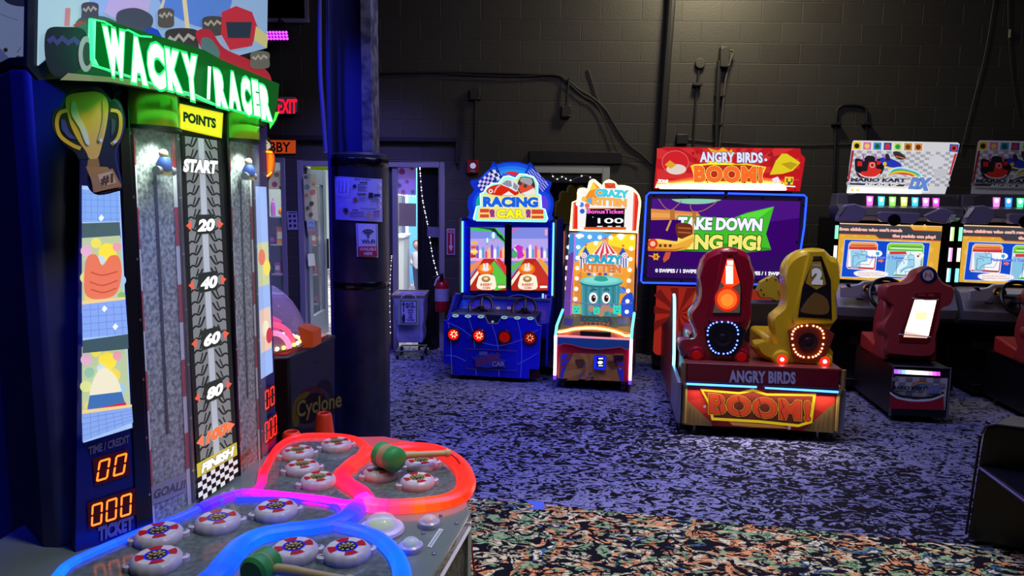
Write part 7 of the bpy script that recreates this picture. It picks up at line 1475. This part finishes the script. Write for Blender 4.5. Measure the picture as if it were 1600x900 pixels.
    oc = MB().plate([(p.x, p.y) for p in catmull([(x, y, 0) for x, y in cup], 3, True)], tp, .0, -.012, M('#10122c', rough=.3), M('#8890d0', rough=.2), tr=T6).build('trophy_cutout', t)
    a = Art(tp, 60, 120, kt, e=.0, off=.002)
    c0 = [( (x-195)*.965+195, (y-245)*.975+245) for x, y in cup]; a.poly([(p.x, p.y) for p in catmull([(x, y, 0) for x, y in c0], 3, True)], '#34386c')
    c1 = [( (x-195)*.93+195, (y-245)*.955+245) for x, y in cup]; a.poly([(p.x, p.y) for p in catmull([(x, y, 0) for x, y in c1], 3, True)], '#0a0a14')
    GO, GD2 = '#e8a838', '#b07828'
    a.blob([(110, 80), (180, 60), (240, 62), (272, 100), (268, 180), (250, 260), (230, 320), (200, 320), (185, 290), (150, 240), (120, 170)], GO); a.stroke([(125, 130), (85, 140), (72, 180), (85, 230), (130, 265), (165, 280)], 15, GO, smooth=4); a.stroke([(282, 130), (315, 140), (322, 190), (310, 240), (285, 265)], 14, GO, smooth=4); a.poly([(88, 165), (105, 170), (120, 215), (150, 245), (120, 240), (90, 205)], '#4038a0'); a.poly([(285, 160), (302, 170), (300, 210), (285, 235)], '#384048')
    a.blob([(130, 100), (145, 100), (160, 150), (185, 200), (200, 260), (185, 260), (160, 200), (130, 150)], '#dcc8a8'); a.stroke([(255, 90), (255, 170), (235, 250)], 9, '#cfa040', smooth=3); a.poly([(195, 322), (235, 320), (240, 350), (190, 352)], '#a07020')
    a.poly([(185, 350), (270, 352), (325, 430), (215, 452), (205, 400)], GD2); a.poly([(200, 385), (290, 358), (325, 425), (222, 452)], '#a87838'); a.poly([(232, 382), (288, 368), (305, 415), (245, 430)], '#d0a868'); a.text('#1', 244, 422, 292, 410, 34, '#5a3a10', bold=.05)
    a.disc(245, 247, 6, '#c8c8d0'); a.disc(300, 253, 6, '#c8c8d0'); a.build('artwork', oc)
    # second trophy, beyond the right panel, flame coloured
    tp2 = f.plane(loc((-.83, 2.53, 1.5)), Vector((.75, -.66, 0))); kf = 4.5; T7 = lambda x, y: (400+x/kf, 120+y/kf)
    fl = [(-20, 385), (20, 365), (65, 400), (100, 440), (105, 480), (130, 530), (135, 600), (125, 670), (95, 715), (80, 755), (40, 745), (30, 760), (60, 780), (72, 830), (40, 890), (-10, 840), (-30, 700)]
    oc = MB().plate([(p.x, p.y) for p in catmull([(x, y, 0) for x, y in fl], 3, True)], tp2, .0, -.012, M('#402818', e=.2), M('#8890d0', rough=.2), tr=T7).build('trophy_cutout', t)
    a = Art(tp2, 400, 120, kf, e=.7, off=.002)
    a.blob([(-5, 390), (30, 385), (70, 430), (90, 500), (40, 500), (0, 480)], '#b88828'); a.blob([(0, 470), (40, 440), (90, 460), (100, 500), (40, 520), (0, 500)], '#c8c0b0', e=.8); a.stroke([(10, 500), (40, 450), (80, 470)], 8, '#404038', smooth=3)
    a.blob([(20, 540), (70, 510), (125, 540), (130, 620), (110, 690), (60, 710), (20, 680)], '#e05818', e=1); a.blob([(30, 560), (60, 545), (55, 620), (35, 680)], '#f0a020', e=1.1); a.blob([(90, 550), (118, 560), (112, 650), (90, 690)], '#f08818', e=1.1); a.stroke([(15, 520), (60, 525), (115, 530)], 12, '#f0e020', e=1.2, smooth=3); a.stroke([(25, 670), (70, 700), (110, 670)], 10, '#ffe050', e=1.3, smooth=3); a.poly([(0, 680), (40, 720), (75, 740), (30, 745), (-10, 740)], '#ffe8a0', e=1.4)
    a.poly([(5, 770), (55, 785), (66, 830), (38, 875), (0, 850)], '#704028', e=.3); a.text('1', 18, 840, 34, 840, 40, '#302010', e=0, bold=.05); a.build('artwork', oc)
    return f
hf = hammer_game()

# ---- hammers lying on the table (loose on their cords)
def hammer(p0, p1, grip, z, r, label, cord):
    f = Fr(); P0, P1 = W.z(*p0, z), W.z(*p1, z); c = (P0+P1)/2; t = thing('toy_hammer', label, 'hammer', Fr(c)); ax = (P1-P0); L = ax.length; ax.normalize()
    GR = M('#2c8a48', rough=.45); TN = M('#a08458', rough=.5)
    MB().lathe([(0, -L/2), (r*.8, -L/2), (r, -L/2+.008), (r*1.02, -L/2+.03), (r*.97, -L/2+.034), (r*.97, L/2-.034), (r*1.02, L/2-.03), (r, L/2-.008), (r*.8, L/2), (r*.3, L/2+.006), (0, L/2+.006)], (0, 0, 0), GR, axis=ax, n=28, mats=[GR, GR, GR, GR, TN, GR, GR, GR, GR, GR]).build('hammer_head', t)
    g = W.z(*grip, z-.012)-c; d = g.normalized()
    P = [d*(r*.9), d*(g.length*.4)+Vector((0, 0, .002)), d*(g.length*.9), g]
    MB().tube(catmull(P, 5), [.0125]*6+[.0105]*6+[.012]*4, M('#b09868', rough=.5), n=12).build('handle', t)
    MB().ball(g, .0145, M('#b8a070', rough=.5)).build('handle_knob', t)
    if cord: MB().tube(catmull([W.z(px, py, zz)-c for px, py, zz in cord], 6), .004, M('#c01818', rough=.4), n=8).build('cord', t)
hammer((592, 708), (622, 720), (699, 708), .775, .040, 'green headed toy hammer lying on the red lit pads', [(700, 707, .763), (712, 715, .75), (721, 730, .72), (727, 748, .68), (731, 800, .5), (742, 900, .2)])
hammer((392, 898), (424, 874), (545, 908), .775, .036, 'green headed toy hammer lying on the blue lit pads nearest the camera', None)

# ---- traffic cones behind the table
def cone(px, py, zt, label, d):
    c = W.y(px, py, d); t = tag(MB().box(-.14, .14, -.14, .14, 0, .03, M('#d83820', rough=.5)).lathe([(.105, .03), (.10, .06), (.034, c.z-.01), (.028, c.z), (.022, c.z), (.022, c.z-.03), (0, c.z-.03)], (0, 0, 0), M('#e03818', rough=.45), n=28).build('traffic_cone', bevel=.004), label, 'traffic cone'); t.location = (c.x, c.y, 0)
cone(506, 645, .7, 'taller red traffic cone behind the game table, next to the pillar', 3.02)
cone(455, 674, .7, 'shorter looking red traffic cone half hidden behind the lane tower', 2.63)

# ================================================================== DOMED PUSHER GAME BEHIND THE TOWER
def dome_game():
    f = Fr((-1.28, 3.55, 0), -4); t = thing('domed_prize_game', 'black arcade cabinet with a clear dome over pink and green lit toys', 'arcade machine', f)
    ztop = W.y(470, 548, 3.45).z
    BK = noisy(fresh('#0c0c12', rough=.4), 4, '#0a0a10', '#14141c')
    p = [(-.40, -.3), (-.28, -.42), (.23, -.22), (.27, .35), (-.2, .55), (-.40, .3)]
    MB().loft([[Vector((x*.96, y*.96, .04)) for x, y in p], [Vector((x, y, ztop-.03)) for x, y in p], [Vector((x*1.02, y*1.02, ztop)) for x, y in p]], BK).build('cabinet', t, bevel=.012)
    MB().loft([[Vector((x*.9, y*.9, ztop)) for x, y in p], [Vector((x*.9, y*.9, ztop+.01)) for x, y in p]], M('#c83828', e=.25, rough=.3)).build('prize_deck', t)
    e_ = W.y(480, 555, 3.5); rx = .30; c = Vector((-.13, 0, ztop+.012)); rad = .345; h = W.y(440, 438, 3.5).z-ztop
    n = 36; rings = []
    for k in range(11): a_ = k/10*PI/2; rings.append([c+Vector((rad*math.cos(a_)*math.cos(2*PI*i/n), rad*math.cos(a_)*math.sin(2*PI*i/n), h*math.sin(a_))) for i in range(n)])
    b = MB(); b.loft(rings[:-1]+[[v*1 for v in rings[-1]]], M('#f8e8f4', rough=.04, alpha=.26), cap=False); b.build('clear_dome', t)
    MB().tube([c+Vector((rad*math.cos(2*PI*i/n), rad*math.sin(2*PI*i/n), .004)) for i in range(n)], .014, M('#c8b898', rough=.25, metal=.8), closed=True).build('dome_rim', t)
    # central drum, arches, ring of lights
    dc = c+Vector((.10, -.06, 0))
    MB().lathe([(.20, 0), (.20, .03), (.12, .05), (0, .05)], dc, M('#901838', e=.3)).build('turntable', t)
    for (x, y, w, hh, col, rz) in ((-.10, -.05, .07, .20, '#a018c0', .3), (.0, .02, .08, .16, '#e81060', .9), (-.15, .06, .06, .13, '#f01050', -.4)):
        b = MB().box(-w, w, -w, w, .05, hh, M(col, e=.9)); b.lathe([(.035, 0), (.035, .004), (0, .004)], (0, -w, hh*.65), M('#300818'), axis=(0, -1, 0)); b.lathe([(.02, .005), (0, .006)], (0, -w, hh*.65), M('#e03080', e=1), axis=(0, -1, 0)); o = b.build('tumbler_block', t, bevel=.01); o.location = dc+Vector((x, y, .0)); o.rotation_euler = (.15, .2, rz)
    for (x, y, r, col, e) in ((.06, -.16, .085, '#50ff90', 1.6), (.12, -.02, .095, '#ff3858', 1.3), (.16, -.10, .07, '#ff90c0', 1.2)):
        MB().tube([dc+Vector((x+r*math.cos(q), y+.25*r*math.cos(q), .012+r*1.1*math.sin(q))) for q in [PI*i/16 for i in range(17)]], .014, M(col, e=e), n=8).build('lit_arch', t)
    b = MB()
    for i in range(40):
        q = 2*PI*i/40; b.ball(dc+Vector((.24*math.cos(q), .24*math.sin(q), .02)), .010, M('#ffe060' if i % 2 else '#fff4c0', e=3), n=6)
    b.build('chaser_lights', t)['kind'] = 'stuff'
    MB().box(-.3, -.05, -.24, -.2, ztop+.012, ztop+.07, M('#b0e060', e=.8)).build('front_sign', t, bevel=.005)
    MB().extr([Vector((.215, -.02, ztop)), Vector((.27, .0, ztop)), Vector((.27, .0, ztop+.08)), Vector((.20, -.02, ztop+.11))], (0, .12, 0), M('#d05020', e=.3)).build('side_box', t)
    # logo on the front right face
    a0, a1 = Vector((-.30, -.42, 0)), Vector((.23, -.22, 0)); d_ = (a1-a0).normalized(); n_ = Vector((d_.y, -d_.x, 0))
    kl = 3.214; mp = f.plane(a0*.985+n_*.006, n_); a = Art(mp, 400, 420, kl, off=.004)
    a.blob([(180, 700), (230, 620), (300, 590), (325, 560), (370, 570), (400, 700), (340, 790), (240, 830), (190, 800)], '#28305c'); a.blob([(190, 690), (240, 625), (320, 600), (370, 640), (370, 740), (300, 790), (220, 800), (190, 760)], '#484870'); a.blob([(205, 680), (260, 630), (340, 630), (350, 720), (290, 770), (215, 770)], '#1c2040'); a.blob([(180, 730), (195, 660), (240, 620), (270, 625), (225, 680), (215, 780), (190, 790)], '#7a7838'); a.stroke([(230, 620), (300, 595), (330, 640)], 12, '#702838', smooth=3); a.stroke([(290, 770), (345, 720), (360, 650)], 12, '#304890', smooth=3)
    a.text('Cyclone', 205, 745, 430, 690, 82, '#a09868', bold=.02, outline=[('#14142c', 0, .04)])
    for x, y in ((300, 470), (320, 470), (180, 605)): a.disc(x, y, 3, '#30303c')
    a.build('logo', t)
dome_game()

# ================================================================== NEIGHBOUR CABINET AT FAR LEFT
def left_cabinet():
    f = Fr((-2.25, 2.75, 0), 8); t = thing('tall_dark_cabinet', 'tall dark cabinet with a pale blue panel on top at the left frame edge', 'arcade machine', f)
    mp = f.yp(0); zt = mp(40, 120).z
    xr = .45
    b = MB().box(-.75, xr, 0, .45, .05, zt, noisy(fresh('#14162a', rough=.55), 3, '#24284c', '#2c3058')).build('cabinet', t, bevel=.012)
    MB().plate([(33, 90), (58, 92), (62, 98), (62, 124), (30, 124)], mp, .01, -.08, BLACK).build('hinge_block', t, bevel=.005)
    k = 3.2; T = lambda x, y: (x/k, y/k)
    pn = MB().plate([(-500, -250), (186, -250), (186, 20), (190, 290), (110, 292), (100, 300), (100, 392), (-500, 400)], mp, .03, -.02, M('#8fa0d8', e=.35, rough=.4), M('#5058a0'), tr=T).build('pale_panel', t, bevel=.004)
    a = Art(mp, 0, 0, k, e=.35, off=.032); a.poly([(-500, 200), (0, 240), (100, 350), (100, 390), (-500, 396)], '#6878c0', e=.3); a.blob([(20, -40), (120, -30), (160, 5), (130, 32), (60, 25), (20, 0)], '#384070', e=.2); a.stroke([(0, 70), (40, 85), (90, 100)], 3, '#5868a0', smooth=3)
    for x, y in ((28, 250), (90, 290), (145, 282)): a.disc(x, y, 12, '#8a8a90', e=.1); a.disc(x, y, 6, '#404048', e=0)
    a.stroke([(85, 265), (105, 235)], 3, '#404868'); a.build('artwork', pn)
left_cabinet()
